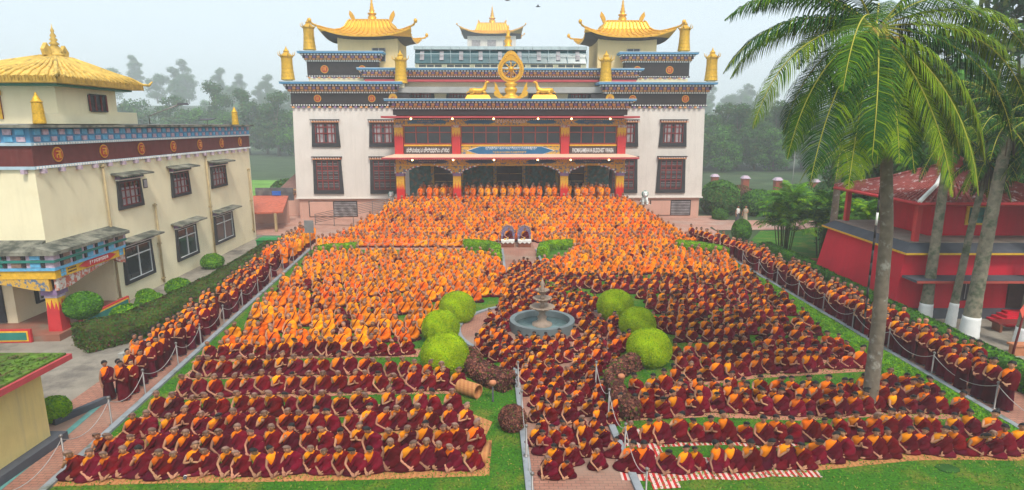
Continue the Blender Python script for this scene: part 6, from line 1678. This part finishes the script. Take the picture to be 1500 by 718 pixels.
def hedge(pts, w, h, mats, lab, wts=None, rough=.3, n=900, leaf=.10, name='hedge', grp=None, top=None, cat='hedge', closed=False):
    """hedge following a line, its core a rounded loft with leaves all over"""
    P_ = [Vector((p[0], p[1], 0)) for p in pts]; c0 = P_[0].copy()
    t = empty(name, (c0.x, c0.y, 0), lab, cat, grp)
    def frame(i):
        d = (P_[min(i + 1, len(P_) - 1)] - P_[max(0, i - 1)]).normalized(); return Vector((-d.y, d.x, 0))
    cs = [(-.5, 0), (-.52, .6), (-.44, .9), (-.25, 1.0), (.25, 1.0), (.44, .9), (.52, .6), (.5, 0)]
    b = MB(); rg = []
    for i, p in enumerate(P_):
        s = frame(i); rg.append([((p + s * (a * w * .95)).x - c0.x, (p + s * (a * w * .95)).y - c0.y, z * h * .97) for a, z in cs])
    b.loft(rg, mats[0]); b.build('core', t)
    r = np.random.RandomState(int(abs(c0.x * 31 + c0.y * 17)) % 9999); pts3 = []; nr = []
    per = [math.dist((cs[k][0] * w, cs[k][1] * h), (cs[k + 1][0] * w, cs[k + 1][1] * h)) for k in range(7)]
    L = [0]
    for a, c in zip(P_, P_[1:]): L.append(L[-1] + (c - a).length)
    tot = int(n * L[-1] * sum(per))
    for _ in range(tot):
        u = r.uniform(0, L[-1]); k = 0
        while k < len(L) - 2 and u > L[k + 1]: k += 1
        f = (u - L[k]) / (L[k + 1] - L[k]); p = P_[k].lerp(P_[k + 1], f); s = frame(k).lerp(frame(k + 1), f)
        v = r.uniform(0, sum(per)); j = 0
        while j < 6 and v > per[j]: v -= per[j]; j += 1
        g_ = min(1, v / per[j]); a = cs[j][0] + (cs[j + 1][0] - cs[j][0]) * g_; z = cs[j][1] + (cs[j + 1][1] - cs[j][1]) * g_
        o_ = 1 + rough * (.05 * math.sin(u * 2.3) + .04 * math.sin(u * 7.1 + v * 5) + r.normal(0, .06))
        q = p + s * (a * w * o_); pts3.append((q.x - c0.x, q.y - c0.y, z * h * (o_ if z > .5 else 1) + r.normal(0, .012)))
        nv = s * (a * 2) + Vector((0, 0, max(0, z - .5) * 2)); nr.append(tuple(nv))
    for k in (0, -1):
        s = frame(k if k == 0 else len(P_) - 1); d = (P_[0] - P_[1]).normalized() if k == 0 else (P_[-1] - P_[-2]).normalized()
        for _ in range(int(n * w * h)):
            q = P_[k] + s * r.uniform(-.5, .5) * w + d * r.normal(.02, .04); pts3.append((q.x - c0.x, q.y - c0.y, r.uniform(0, h))); nr.append(tuple(d))
    leaf_mesh('foliage', pts3, nr, leaf, mats, t, jit=.55, wts=wts, up=.25)
    return t
lm = [M_leafA, M_leafB, M_leafO]
hedge([(-19.6, 25.6), (-18.2, 27.5), (-17.9, 31), (-17.8, 35), (-18.1, 40), (-18.7, 46)], 1.8, 1.1, [M_leafO, M_leafB, M_leafR, M_leafA], 'long dark green clipped hedge along the guest house garden', wts=[.5, .14, .16, .20], n=420, leaf=.10)
hedge([(19.9, 20.0), (19.75, 24), (19.8, 30), (20.1, 36), (20.3, 41), (20.0, 46)], .95, .95, [M_leafB, M_leafL, M_leafA], 'long green clipped hedge behind the right queue of monks', wts=[.4, .35, .25], n=260, leaf=.12)
hedge([(-3.9, 48.0), (-2.0, 47.6), (-1.35, 46.6), (-1.2, 43.0)], .85, .75, [M_leafC, M_leafL, M_leafB], 'bright green L shaped hedge left of the thrones', n=260, leaf=.12, wts=[.45, .4, .15])
hedge([(4.9, 48.0), (3.2, 47.7), (2.6, 46.8), (2.35, 44.8)], .85, .75, [M_leafC, M_leafL, M_leafB], 'bright green L shaped hedge right of the thrones', n=260, leaf=.12, wts=[.45, .4, .15])
hedge([(-15.2, 45.3), (-14.4, 46.4), (-12.6, 46.9)], .9, .7, [M_leafC, M_leafL, M_leafB], 'small lime hedge at the far left lawn corner', n=260, leaf=.12, wts=[.4, .45, .15])
hedge([(13.6, 48.1), (15.3, 47.2), (16.3, 45.6), (16.5, 44.6)], .95, .7, [M_leafC, M_leafL, M_leafB], 'curved lime hedge at the far right lawn corner', n=260, leaf=.12, wts=[.4, .45, .15])
hedge([(2.35, 36.4), (2.5, 34.5), (3.9, 33.3), (4.8, 33.0)], .6, .4, [M_leafL, M_leafC, M_leafB], 'low green hedge curving behind the fountain court', n=300, leaf=.09, wts=[.5, .3, .2])
hedge([(-1.9, 24.0), (-1.5, 22.7), (-.8, 21.8), (-.1, 21.3)], .8, .7, [M_leafR, M_leafR2, M_leafO], 'dusky purple hedge left of the central path', n=330, leaf=.12, wts=[.45, .42, .13])
hedge([(6.0, 24.4), (5.2, 23.4), (4.3, 22.6), (3.85, 21.4), (3.9, 19.7), (4.15, 18.9)], .62, .7, [M_leafR, M_leafR2, M_leafO], 'dusky purple hedge curving right of the central path', n=330, leaf=.12, wts=[.45, .42, .13])
topiary(.02, 18.35, .46, [M_leafR, M_leafR2, M_leafO], 'small round purple brown bush beside the central path', n=3000, leaf=.085, sq=1.0, wts=[.5, .42, .08])
# turf blades on the border strip
M_strawleaf = leafmat('dry straw blade', (0.30, 0.26, 0.06))
rg = np.random.RandomState(3); pp = []
while len(pp) < 16000:
    y = rg.uniform(17.6, 38); x0 = np.interp(y, [17.6, 24, 30, 38], [15.75, 15.2, 15.3, 15.6]); x = rg.uniform(x0, xR(y) - .05); pp.append((x, y, .06 + rg.uniform(0, .04)))
lg = leaf_mesh('border_grass', pp, np.tile([0, -.6, .5], (len(pp), 1)), .12, [M_leafL, M_leafB, M_leafC], aspect=2.2, wts=[.5, .35, .15]); tag(lg, 'bright tufted grass strip between right lawn and path', 'grass', kind='stuff')
rg = np.random.RandomState(8); pp = []
while len(pp) < 60000:
    y = rg.uniform(14.6, 30) if rg.rand() < .8 else rg.uniform(30, 47); x = rg.uniform(xL(y) + .15, xR(y) - .1)
    if xP0(y) - .3 < x < xP1(y) + .3 or (x - CF[0]) ** 2 + (y - CF[1]) ** 2 < 4.4 ** 2: continue
    pp.append((x, y, .02 + rg.uniform(0, .02)))
lg = leaf_mesh('lawn_grass', pp, np.tile([0, -1, .35], (len(pp), 1)), .075, [M_leafB, M_leafL, M_strawleaf, M_leafA], aspect=3.0, wts=[.34, .42, .12, .12]); tag(lg, 'short green grass blades of the two lawns between the seated rows', 'grass', kind='stuff')
# round tree and shrubs by the guest house
t = topiary(-21.0, 27.9, .82, [M_leafB, M_leafL, M_leafA], 'small round clipped tree in front of the porch column', 'tree', n=5000, leaf=.10, name='clipped_tree', lift=2.05, sq=.8, wts=[.45, .4, .15])
for i, (px, py, r, lab) in enumerate(((190, 478, .85, 'low bright green shrub behind the left hedge near the porch'), (222, 455, .75, 'loose green shrub behind the left hedge, second from the porch'), (262, 430, .7, 'green shrub behind the left hedge under the first window'), (312, 392, .75, 'rounded bright green shrub near the second ground floor window'), (215, 440, .5, 'small light shrub by the guest house wall'))):
    g = G(px, py); topiary(g.x, g.y, r, [M_leafB, M_leafL, M_leafC], lab, 'shrub', 'shrubs by the guest house', n=2600, leaf=.13, sq=.75, wts=[.4, .45, .15], name='garden_shrub')
g = G(86, 614); topiary(g.x - .1, g.y, .5, [M_leafC, M_leafL, M_leafB], 'small lime bush beside the yellow lodge wall', n=3500, leaf=.07, wts=[.5, .35, .15])
topiary(20.4, 52.0, .85, [M_leafB, M_leafL, M_leafA], 'small round clipped shrub at the far right lawn by the court', n=2500, leaf=.12, sq=1.2)
kerb('bed_kerb', [(-15.6, 18.6), (-14.9, 20.4)], .2, .2, M_asph)
# lanterns in the grass
for i, (px, py) in enumerate(((722, 588), (909, 578))):
    g = G(px, py); t = empty('garden_lantern', (g.x, g.y, 0), 'small mushroom garden lamp %s of the central path' % ('left', 'right')[i], 'lamp', 'garden lamps by the path')
    b = MB(); b.lathe([(.06, 0), (.03, .05), (.03, .62)], M_dark, n=8); b.build('stem', t)
    b = MB(); b.lathe([(.07, .62), (.10, .68), (.14, .72), (.12, .80), (.02, .84)], M_terracotta, n=14); b.build('shade', t)

# ================================================================== PALMS
def frond(b, base, az, el, L, droop, mats, nl=60, leaf=.85, wts=(.5, .35, .15), seed=0, hang=.5, rr=.035, width=.045):
    r = random.Random(seed); n = 22; p = Vector(base); pts = [p.copy()]; d = Vector((math.cos(az) * math.cos(el), math.sin(az) * math.cos(el), math.sin(el)))
    for i in range(n):
        d = (d + Vector((0, 0, -droop * (0.4 + 1.2 * i / n) / n))).normalized(); p = p + d * (L / n); pts.append(p.copy())
    b.tube(pts, [rr * (1 - .75 * i / n) for i in range(n + 1)], mats[0], 5)
    q = random.Random(seed + 99); mt = mats[1:]
    main = q.choices(range(len(mt)), wts)[0]
    for s in (-1, 1):
        for k in range(nl):
            t = .10 + .90 * (k + r.uniform(-.3, .3)) / nl; f = min(n - 1e-3, max(0, t * n)); i = int(f); p0 = pts[i].lerp(pts[i + 1], f - i); d = (pts[i + 1] - pts[i]).normalized()
            side = d.cross(Vector((0, 0, 1)))
            if side.length < .2: side = Vector((-math.sin(az), math.cos(az), 0))
            side.normalize()
            hang_ = hang * r.uniform(.8, 1.25); ll = leaf * (math.sin(math.pi * min(1, .12 + t * .88)) ** .6) * r.uniform(.85, 1.1) * (1 if t < .9 else .7)
            v0 = (side * s * .95 + d * (.45 + .3 * t + r.uniform(-.06, .06)) + Vector((0, 0, r.uniform(0, .2)))).normalized(); v1 = (v0 * .8 + Vector((0, 0, -hang_))).normalized(); v2 = (v1 * .6 + Vector((0, 0, -hang_ * 1.3))).normalized()
            a = p0 + v0 * ll * .35; c = a + v1 * ll * .35; e = c + v2 * ll * .32
            w = width * r.uniform(.8, 1.2); wd = d * w * .5
            m = mt[main] if r.random() < .7 else r.choice(mt)
            b.add([p0 - wd * .7, p0 + wd * .7, a + wd, a - wd, c + wd * .8, c - wd * .8, e], [(0, 1, 2, 3), (3, 2, 4, 5), (5, 4, 6)], m)
PM = [M_rachis, M_palmD, M_palmM, M_palmY]
def trunk_mesh(name, pts, rads, m, parent, band=None, rings=True):
    b = MB(); P_ = [Vector(p) for p in pts]; pp_ = []; rr_ = []; n = 40
    for i in range(n + 1):
        f = i / n * (len(P_) - 1); k = min(int(f), len(P_) - 2); q = P_[k].lerp(P_[k + 1], f - k); pp_.append(q); rr_.append((rads[k] + (rads[k + 1] - rads[k]) * (f - k)) * (1.035 if i % 2 and rings else 1.0))
    b.tube(pp_, rr_, m, 14); o = b.build(name, parent)
    if band:
        c = MB(); k2 = [q for q in pp_ if q.z < band]; c.tube(k2, [x * 1.02 + .005 for x in rr_[:len(k2)]], M_whitepaint, 14); c.build('white_painted_band', o)
    return o
# the tall coconut palm
pg = G(1272, 596); pt = empty('coconut_palm', (pg.x, pg.y, 0), 'tall coconut palm with spreading crown rising from the right lawn', 'tree')
top = AtY(1284, 38, pg.y + .1); tv = Vector((top.x - pg.x, .1, top.z))
trunk_mesh('trunk', [(0, 0, -.05), (.01, 0, .5), (.0, .02, 3.0), (-.12, .05, 6.5), (-.55, .08, 10), tv], [.31, .25, .225, .20, .175, .16], M_palmtrunk, pt)
b = MB()
for k in range(26): a = rnd.uniform(0, 6.28); q = rnd.uniform(.15, .75); b.ball((tv.x + q * math.cos(a), tv.y + q * math.sin(a), tv.z - rnd.uniform(.2, .95)), rnd.uniform(.09, .15), M_coconut, 8, 6, 1.15)
for k in range(60): a = rnd.uniform(0, 6.28); q = rnd.uniform(.3, .9); b.tube([(tv.x, tv.y, tv.z - .2), (tv.x + q * .6 * math.cos(a), tv.y + q * .6 * math.sin(a), tv.z - .35), (tv.x + q * math.cos(a), tv.y + q * math.sin(a), tv.z - rnd.uniform(.6, 1.2))], [.03, .02, .01], M_coconut if k % 2 else M_bark, 4)
b.build('coconut_cluster', pt)
FR = [(176, 20, 5.3, 1.9), (190, 4, 5.6, 2.6), (203, -20, 5.5, 2.3), (216, -34, 5.8, 1.9), (166, 38, 5.0, 1.7), (150, 20, 5, 2.0), (234, -50, 5.6, 1.4), (256, -66, 4.5, .6), (272, -56, 4.6, 1.2), (288, -60, 4.9, .9), (303, -48, 5.9, 1.4), (316, -36, 6.2, 1.9), (330, -22, 5.6, 2.3), (343, -4, 5.8, 2.3),
      (354, 10, 5.8, 2.0), (4, 24, 5.7, 1.6), (20, 36, 5.2, 1.7), (40, 15, 5.2, 2.2), (60, 40, 5, 1.9), (95, 30, 5, 2.2), (125, 45, 5, 1.7), (75, -5, 4.8, 2.6), (120, -12, 4.8, 2.6), (200, 52, 4.8, 1.5), (330, 57, 4.8, 1.5), (230, 20, 4.9, 2.9), (348, -32, 5.0, 1.8), (184, -38, 4.9, 1.8), (160, -40, 4.6, 1.6), (20, -38, 4.6, 1.6), (246, -30, 4.9, 2.4)]
for i, (a, e, L, dr) in enumerate(FR):
    b = MB(); w = (.05, .25, .70) if e < -34 else ((.1, .45, .45) if 250 < a < 360 else (.35, .5, .15))
    frond(b, (tv.x + .08 * math.cos(R(a)), tv.y + .08 * math.sin(R(a)), tv.z - .05), R(a), R(e), L, dr * .9, PM, 120, 1.28, w, seed=i * 3 + 1, hang=.45 if e < -30 else .6, width=.036)
    b.build('frond', pt)
# the other palms by the red temple
def palm(x, y, h, r0, lab, lean=(0, 0), nf=16, fl=3.0, m=M_lichen, seed=0, band=1.05, dark=True, grp='palms by the red temple'):
    t = empty('palm_tree', (x, y, 0), lab, 'tree', grp); r = random.Random(seed)
    tp_ = (lean[0], lean[1], h)
    trunk_mesh('trunk', [(0, 0, -.05), (lean[0] * .12, lean[1] * .1, h * .2), (lean[0] * .45, lean[1] * .4, h * .6), tp_], [r0 * 1.35, r0, r0 * .85, r0 * .7], m, t, band)
    b = MB()
    for k in range(nf):
        a = 2 * math.pi * k / nf + r.uniform(-.2, .2); e = R(r.choice((-35, -10, 15, 35, 60)) + r.uniform(-8, 8))
        frond(b, tp_, a, e, fl * r.uniform(.85, 1.1), r.uniform(1.4, 2.4), PM, 34, .62 * fl / 3, (.7, .25, .05) if dark else (.3, .45, .25), seed=seed + k, hang=.6, width=.06)
    for k in range(14): a = r.uniform(0, 6.28); b.tube([tp_, (tp_[0] + .35 * math.cos(a), tp_[1] + .35 * math.sin(a), h - .3), (tp_[0] + .5 * math.cos(a), tp_[1] + .5 * math.sin(a), h - 1.3)], [.06, .05, .02], M_bark, 5)
    b.build('crown', t)
    return t
palm(22.3, 40.7, 8.3, .25, 'far palm with brown drooping skirt left of the red temple', (0.1, .2), 18, 3.6, M_palmtrunk, 10, .8, False)
palm(21.4, 29.45, 9.6, .25, 'thick leaning palm trunk at the red temple corner, leftmost of the row', (.15, .2), 18, 2.8, seed=40)
palm(22.2, 28.7, 8.2, .18, 'thin palm trunk with white base before the temple door', (.8, .2), 15, 2.1, seed=70, band=1.3)
palm(22.0, 27.2, 9.9, .31, 'thick pale mossy palm trunk with white base right of the temple door', (.6, .3), 20, 3.0, seed=100)
palm(23.3, 25.7, 9.5, .28, 'palm at the right picture edge beyond the orange planter', (.5, .2), 20, 3.4, seed=140)
palm(25.6, 33.0, 11.5, .3, 'tall dark palm rising behind the red temple roof', (.4, 0), 24, 4.4, seed=180)
palm(28.0, 31.5, 9.0, .3, 'dark bushy palm behind the temple at the right edge', (.3, 0), 26, 4.4, seed=220)
palm(27.0, 28.6, 11.0, .3, 'tall palm with broad crown cut by the right picture edge', (0, 0), 24, 4.2, seed=260)

# areca palm clump
def areca(x, y, h, lab, seed, n=26):
    t = empty('areca_palm', (x, y, 0), lab, 'palm', 'areca palm clumps near the court'); r = random.Random(seed)
    b = MB(); c = MB()
    for k in range(n):
        a = r.uniform(0, 6.28); q = r.uniform(.1, 1.1); bx, by = q * math.cos(a), q * math.sin(a); hh = h * r.uniform(.35, .8)
        c.tube([(bx * .6, by * .6, -.02), (bx, by, hh)], .035, M_leafO, 5)
        for j in range(4): frond(b, (bx, by, hh), a + r.uniform(-1.2, 1.2) + j * 1.5, R(r.uniform(30, 75)), h * r.uniform(.35, .5), 1.8, [M_leafL, M_leafB, M_leafL, M_leafC], 24, .6, (.5, .35, .15), seed=seed + k * 5 + j, hang=.35, width=.07, rr=.02)
    c.build('stems', t); b.build('foliage', t)
areca(21.6, 46.0, 5.4, 'big feathery areca palm clump at the edge of the far lawn', 1); areca(24.2, 45.0, 5.2, 'areca palm clump left of the far palm trunk, the right one', 2, 26); areca(25.5, 41.5, 4.6, 'areca palm clump directly behind the red temple wall', 3, 20)

# ================================================================== BROADLEAF TREES
def tree_proto(seed, h, cw, mats, wts, ncl=30, nlf=200, leaf=.46, conic=False):
    r = np.random.RandomState(seed); t = bpy.data.objects.new('tree', None); col.objects.link(t)
    b = MB(); b.tube([(0, 0, -.3), (.1, 0, h * .3), (0, .1, h * .62)], [.32 * h / 12, .22 * h / 12, .1 * h / 12], M_bark, 8)
    P_ = []; N_ = []
    for k in range(ncl):
        z = r.uniform(.14, 1.0) * h; f = math.sqrt(max(.05, 1 - ((z / h - .5) / .53) ** 2)) if not conic else max(.12, 1.1 - z / h)
        a = r.uniform(0, 6.28); q = cw * f * math.sqrt(r.uniform(.05, 1)) * .8; c = np.array([q * math.cos(a), q * math.sin(a), z]); cr_ = cw * r.uniform(.30, .48)
        if k % 2 == 0: b.tube([(0, 0, z * .55), (c[0] * .5, c[1] * .5, z * .8), tuple(c)], [.1 * h / 12, .06 * h / 12, .02], M_bark, 5)
        d = r.normal(0, 1, (nlf, 3)); d /= np.linalg.norm(d, axis=1, keepdims=True); rad = cr_ * r.uniform(.45, 1.05, (nlf, 1)) * np.array([1, 1, .75]); P_.append(c + d * rad); N_.append(d)
    b.build('trunk', t); leaf_mesh('crown', np.concatenate(P_), np.concatenate(N_), leaf, mats, t, jit=.4, wts=wts, up=.3, seed=seed, aspect=1.4)
    note_kids(t) if False else KIDS.__setitem__(t.name, list(t.children)); return t
protos = [tree_proto(1, 13, 4.6, [M_leafA, M_leafB, M_leafO], [.5, .3, .2]), tree_proto(2, 15, 4.2, [M_leafA, M_leafO, M_leafB], [.6, .25, .15], 30), tree_proto(3, 10, 4.8, [M_leafB, M_leafL, M_leafA], [.5, .2, .3]), tree_proto(4, 17, 3.2, [M_leafA, M_leafB], [.7, .3], 34, conic=True)]
used = set()
def tree(x, y, k, s, lab, grp, zz=None, rz=0.0):
    z = hz(x, y) if zz is None else zz; p = protos[k]
    if k not in used: t = p; used.add(k)
    else:
        t = p.copy(); col.objects.link(t); t.name = 'tree'
        for ch in KIDS[p.name]: d = ch.copy(); d.name = ch.name.split('.')[0]; col.objects.link(d); d.parent = t
    t.location = (x, y, z - .1); t.rotation_euler = (0, 0, rz); t.scale = (s, s, s * rnd.uniform(.9, 1.1)); tag(t, lab, 'tree', grp)
NM = ['dense round', 'tall dense', 'spreading', 'narrow tapering']
def belt(spots, where, grp, seed):
    r = random.Random(seed); spots = sorted(spots, key=lambda s: s[0] / s[1])
    cnt = {}
    tot = {}
    for s in spots: tot[s[2]] = tot.get(s[2], 0) + 1
    for x, y, k, s in spots:
        i = cnt.get(k, 0); cnt[k] = i + 1
        if grp.startswith('misty'): x, y, s = x * 3.9, y * 3.9, s * 1.35
        if 'garden wall' in grp: x, y, s = x * 1.4, y * 1.4, s * 1.2
        if 'meadow' in grp: x, y, s = x * 1.6, y * 1.6, s * 1.35
        lab = '%s misty tree %s%s' % (NM[k], where, '' if tot[k] == 1 else ', %s of its shape from left' % ordn(i))
        tree(x, y, k, s, lab, grp, rz=r.uniform(0, 6))
r9 = random.Random(4)
belt([(-31, 88, 1, 1.0), (-35.5, 92, 0, 1.1), (-41, 90, 1, .95), (-37, 101, 3, 1.05), (-30, 100, 1, 1.15), (-46, 98, 0, 1.0), (-52, 95, 3, .9), (-58, 100, 0, 1.05), (-63, 97, 2, 1.2), (-72, 104, 0, 1.1), (-49, 110, 1, 1.1), (-60, 112, 1, 1.1), (-40, 114, 1, 1.1), (-34, 112, 0, 1.2), (-28, 90, 2, .8), (-80, 110, 1, 1.0), (-33, 95, 1, 1.05), (-27.5, 95, 0, 1.15), (-38.5, 97, 1, 1.1), (-43, 104, 1, 1.0), (-55, 104, 0, 1.15), (-30, 106, 3, 1.2), (-36, 107, 1, 1.15), (-47, 103, 2, 1.2), (-66, 108, 1, 1.1), (-25, 100, 1, 1.1), (-24.5, 92, 2, .9), (-33.5, 86, 2, .8), (-39, 87, 2, .85), (-45, 90, 2, .8), (-26, 103, 1, 1.0), (-29, 108, 1, 1.1), (-32, 103, 0, 1.1), (-35, 99, 1, 1.0), (-44, 110, 1, 1.1), (-51, 107, 1, 1.1), (-54, 99, 0, 1.0), (-59, 107, 1, 1.0), (-70, 99, 1, 1.1), (-76, 106, 0, 1.1)], 'left of the monastery', 'misty trees left of the monastery', 1)
belt([(29, 100, 0, .9), (33, 104, 1, .9), (38, 98, 2, .95), (43, 101, 1, .9), (48, 96, 0, 1.0), (54, 94, 1, 1.0), (59, 92, 3, .9), (64, 90, 0, 1.1), (36, 112, 1, 1.0), (46, 112, 0, 1.1), (57, 108, 1, 1.1), (69, 98, 1, 1.1), (26.5, 106, 2, .8), (76, 96, 0, 1.2), (31, 97, 2, .8), (35.5, 100, 0, .9), (40.5, 105, 1, .95), (45.5, 98, 2, .9), (50.5, 102, 1, 1.05), (28.5, 104, 1, .85), (61.5, 98, 0, 1.1), (66, 94, 1, 1.0), (33, 96, 2, .7), (38, 94, 2, .7), (43, 94, 2, .75), (48, 91, 2, .8), (41, 110, 0, 1.0), (52, 110, 0, 1.1), (81, 98, 1, 1.2)], 'right of the monastery', 'misty trees right of the monastery', 2)
belt([(31, 47, 2, .55), (36, 44, 0, .65), (34, 38, 1, .72), (39, 38, 0, .8), (31, 39, 3, .55), (44, 44, 1, .9), (40, 52, 2, .9), (48, 55, 0, .95), (34.5, 42.5, 0, .95), (32, 41.5, 2, .95), (37.5, 41.5, 1, .95), (41, 42, 0, 1.0), (29, 44, 0, .55), (27.5, 48, 2, .6), (30.5, 52, 0, .7), (34, 45.5, 1, 1.25), (38.5, 46, 1, 1.3), (43, 48, 0, 1.4), (31, 46.5, 1, .95)], 'behind the red temple', 'trees behind the red temple', 3)
belt([(30, 96, 0, .7), (34.5, 98, 2, .75), (38.5, 95, 0, .8), (42.5, 97, 1, .75), (47, 94, 0, .85), (51, 90, 2, .8), (55.5, 92, 1, .85), (60, 88, 0, .9), (36, 103, 1, .85), (44.5, 103, 0, .95), (53.5, 98, 1, .95), (65, 92, 2, 1.0), (27.5, 99, 2, .7), (32, 105, 0, .85), (49, 101, 3, .9), (28.5, 94, 0, .65), (33, 93, 2, .7), (37, 99, 1, .85), (41, 94, 2, .75), (45, 98, 1, .8), (50, 95, 0, .85), (57, 88, 2, .8), (40, 106, 0, .95), (56, 100, 0, 1.0), (62, 95, 1, 1.0)], 'beyond the right garden wall', 'trees beyond the right garden wall', 6)
belt([(-30, 114, 1, 1.1), (-34, 116, 0, 1.1), (-38, 119, 1, 1.0), (-42.5, 117, 2, .95), (-47, 121, 0, .95), (-52, 119, 1, .9), (-57, 122, 0, .9), (-62, 119, 2, .95), (-68, 122, 1, .95), (-75, 122, 0, 1.0), (-32, 121, 3, 1.1), (-27, 117, 0, .9), (-36, 112, 2, .9), (-40, 123, 0, 1.1), (-45, 116, 1, .95), (-50, 123, 0, 1.0), (-55, 117, 2, .95), (-60, 124, 1, 1.0), (-65, 118, 0, .95), (-29, 122, 1, 1.1)], 'behind the left meadow', 'trees behind the left meadow', 7)
for ci, (x, y, r, ms, lab) in enumerate(((-25.5, 78, 1.9, 0, 'rounded dark garden bush by the meadow, right one'), (-30, 79, 2.1, 0, 'rounded dark garden bush by the meadow, left one'), (-27, 74, 1.2, 2, 'light yellowish garden bush nearest the stair block'), (-31.5, 73, 1.0, 1, 'small green garden bush near the meadow path'), (-28.8, 71, .9, 3, 'small rusty garden bush near the meadow path'),
        (24, 68, 2.2, 0, 'broad dark bush beside the monastery right corner'), (28, 67, 2.0, 1, 'bright green bush behind the visitors'), (32, 70, 1.7, 0, 'dark green bush behind the visitors, right one'), (26, 74, 2.3, 1, 'tall light bush behind the broad dark bush'), (36, 74, 2.0, 1, 'wide green bush near the garden piers'), (41, 76, 2.2, 0, 'wide dark bush near the garden piers'), (22.5, 63.6, .8, 1, 'small shrub at the monastery plinth corner'), (30, 78, 1.6, 3, 'rusty brown bush below the garden piers'))):
    topiary(x, y, r, ([M_leafA, M_leafB, M_leafO], [M_leafB, M_leafL, M_leafA], [M_leafO, M_leafC, M_leafB], [M_leafR2, M_leafO, M_leafR])[ms], lab, 'bush', 'bushes of the far garden', n=2600, leaf=.30, sq=.8, name='garden_bush', z=hz(x, y))
# birds
for i, (px, py, Y) in enumerate(((743, 1, 60), (788, 10, 60))):
    p = AtY(px, py, Y); b = MB(); b.tube([(-.22, 0, 0), (0, 0, .03), (.25, 0, 0)], [.02, .07, .02], M_dark, 6)
    for s in (-1, 1): b.add([(-.08, 0, .03), (.1, 0, .03), (.02, s * .3, .16), (-.1, s * .52, .05), (-.06, s * .3, .12)], [(0, 1, 2, 3, 4)], M_dark)
    tag(b.build('bird', loc=p), 'small dark bird flying above the %s' % ('wheel, at the top edge', 'monastery roof, lower one')[i], 'bird', 'birds in the sky')

# ================================================================== HAZE
b = MB(); b.box(-600, 600, -30, 980, -3.0, 75, M_white); hz_ = b.build('haze'); tag(hz_, kind='stuff'); hz_['label'] = 'pale fog thickening with distance'; hz_['category'] = 'fog'
hm2 = bpy.data.materials.new('fog air'); hm2.use_nodes = True; n_ = hm2.node_tree.nodes; n_.clear()
vo = n_.new('ShaderNodeVolumePrincipled'); vo.inputs['Color'].default_value = (.90, .95, 1.0, 1); vo.inputs['Density'].default_value = HAZE_DENSITY; vo.inputs['Anisotropy'].default_value = 0.0
oo = n_.new('ShaderNodeOutputMaterial'); hm2.node_tree.links.new(vo.outputs[0], oo.inputs['Volume']); hz_.data.materials.clear(); hz_.data.materials.append(hm2)
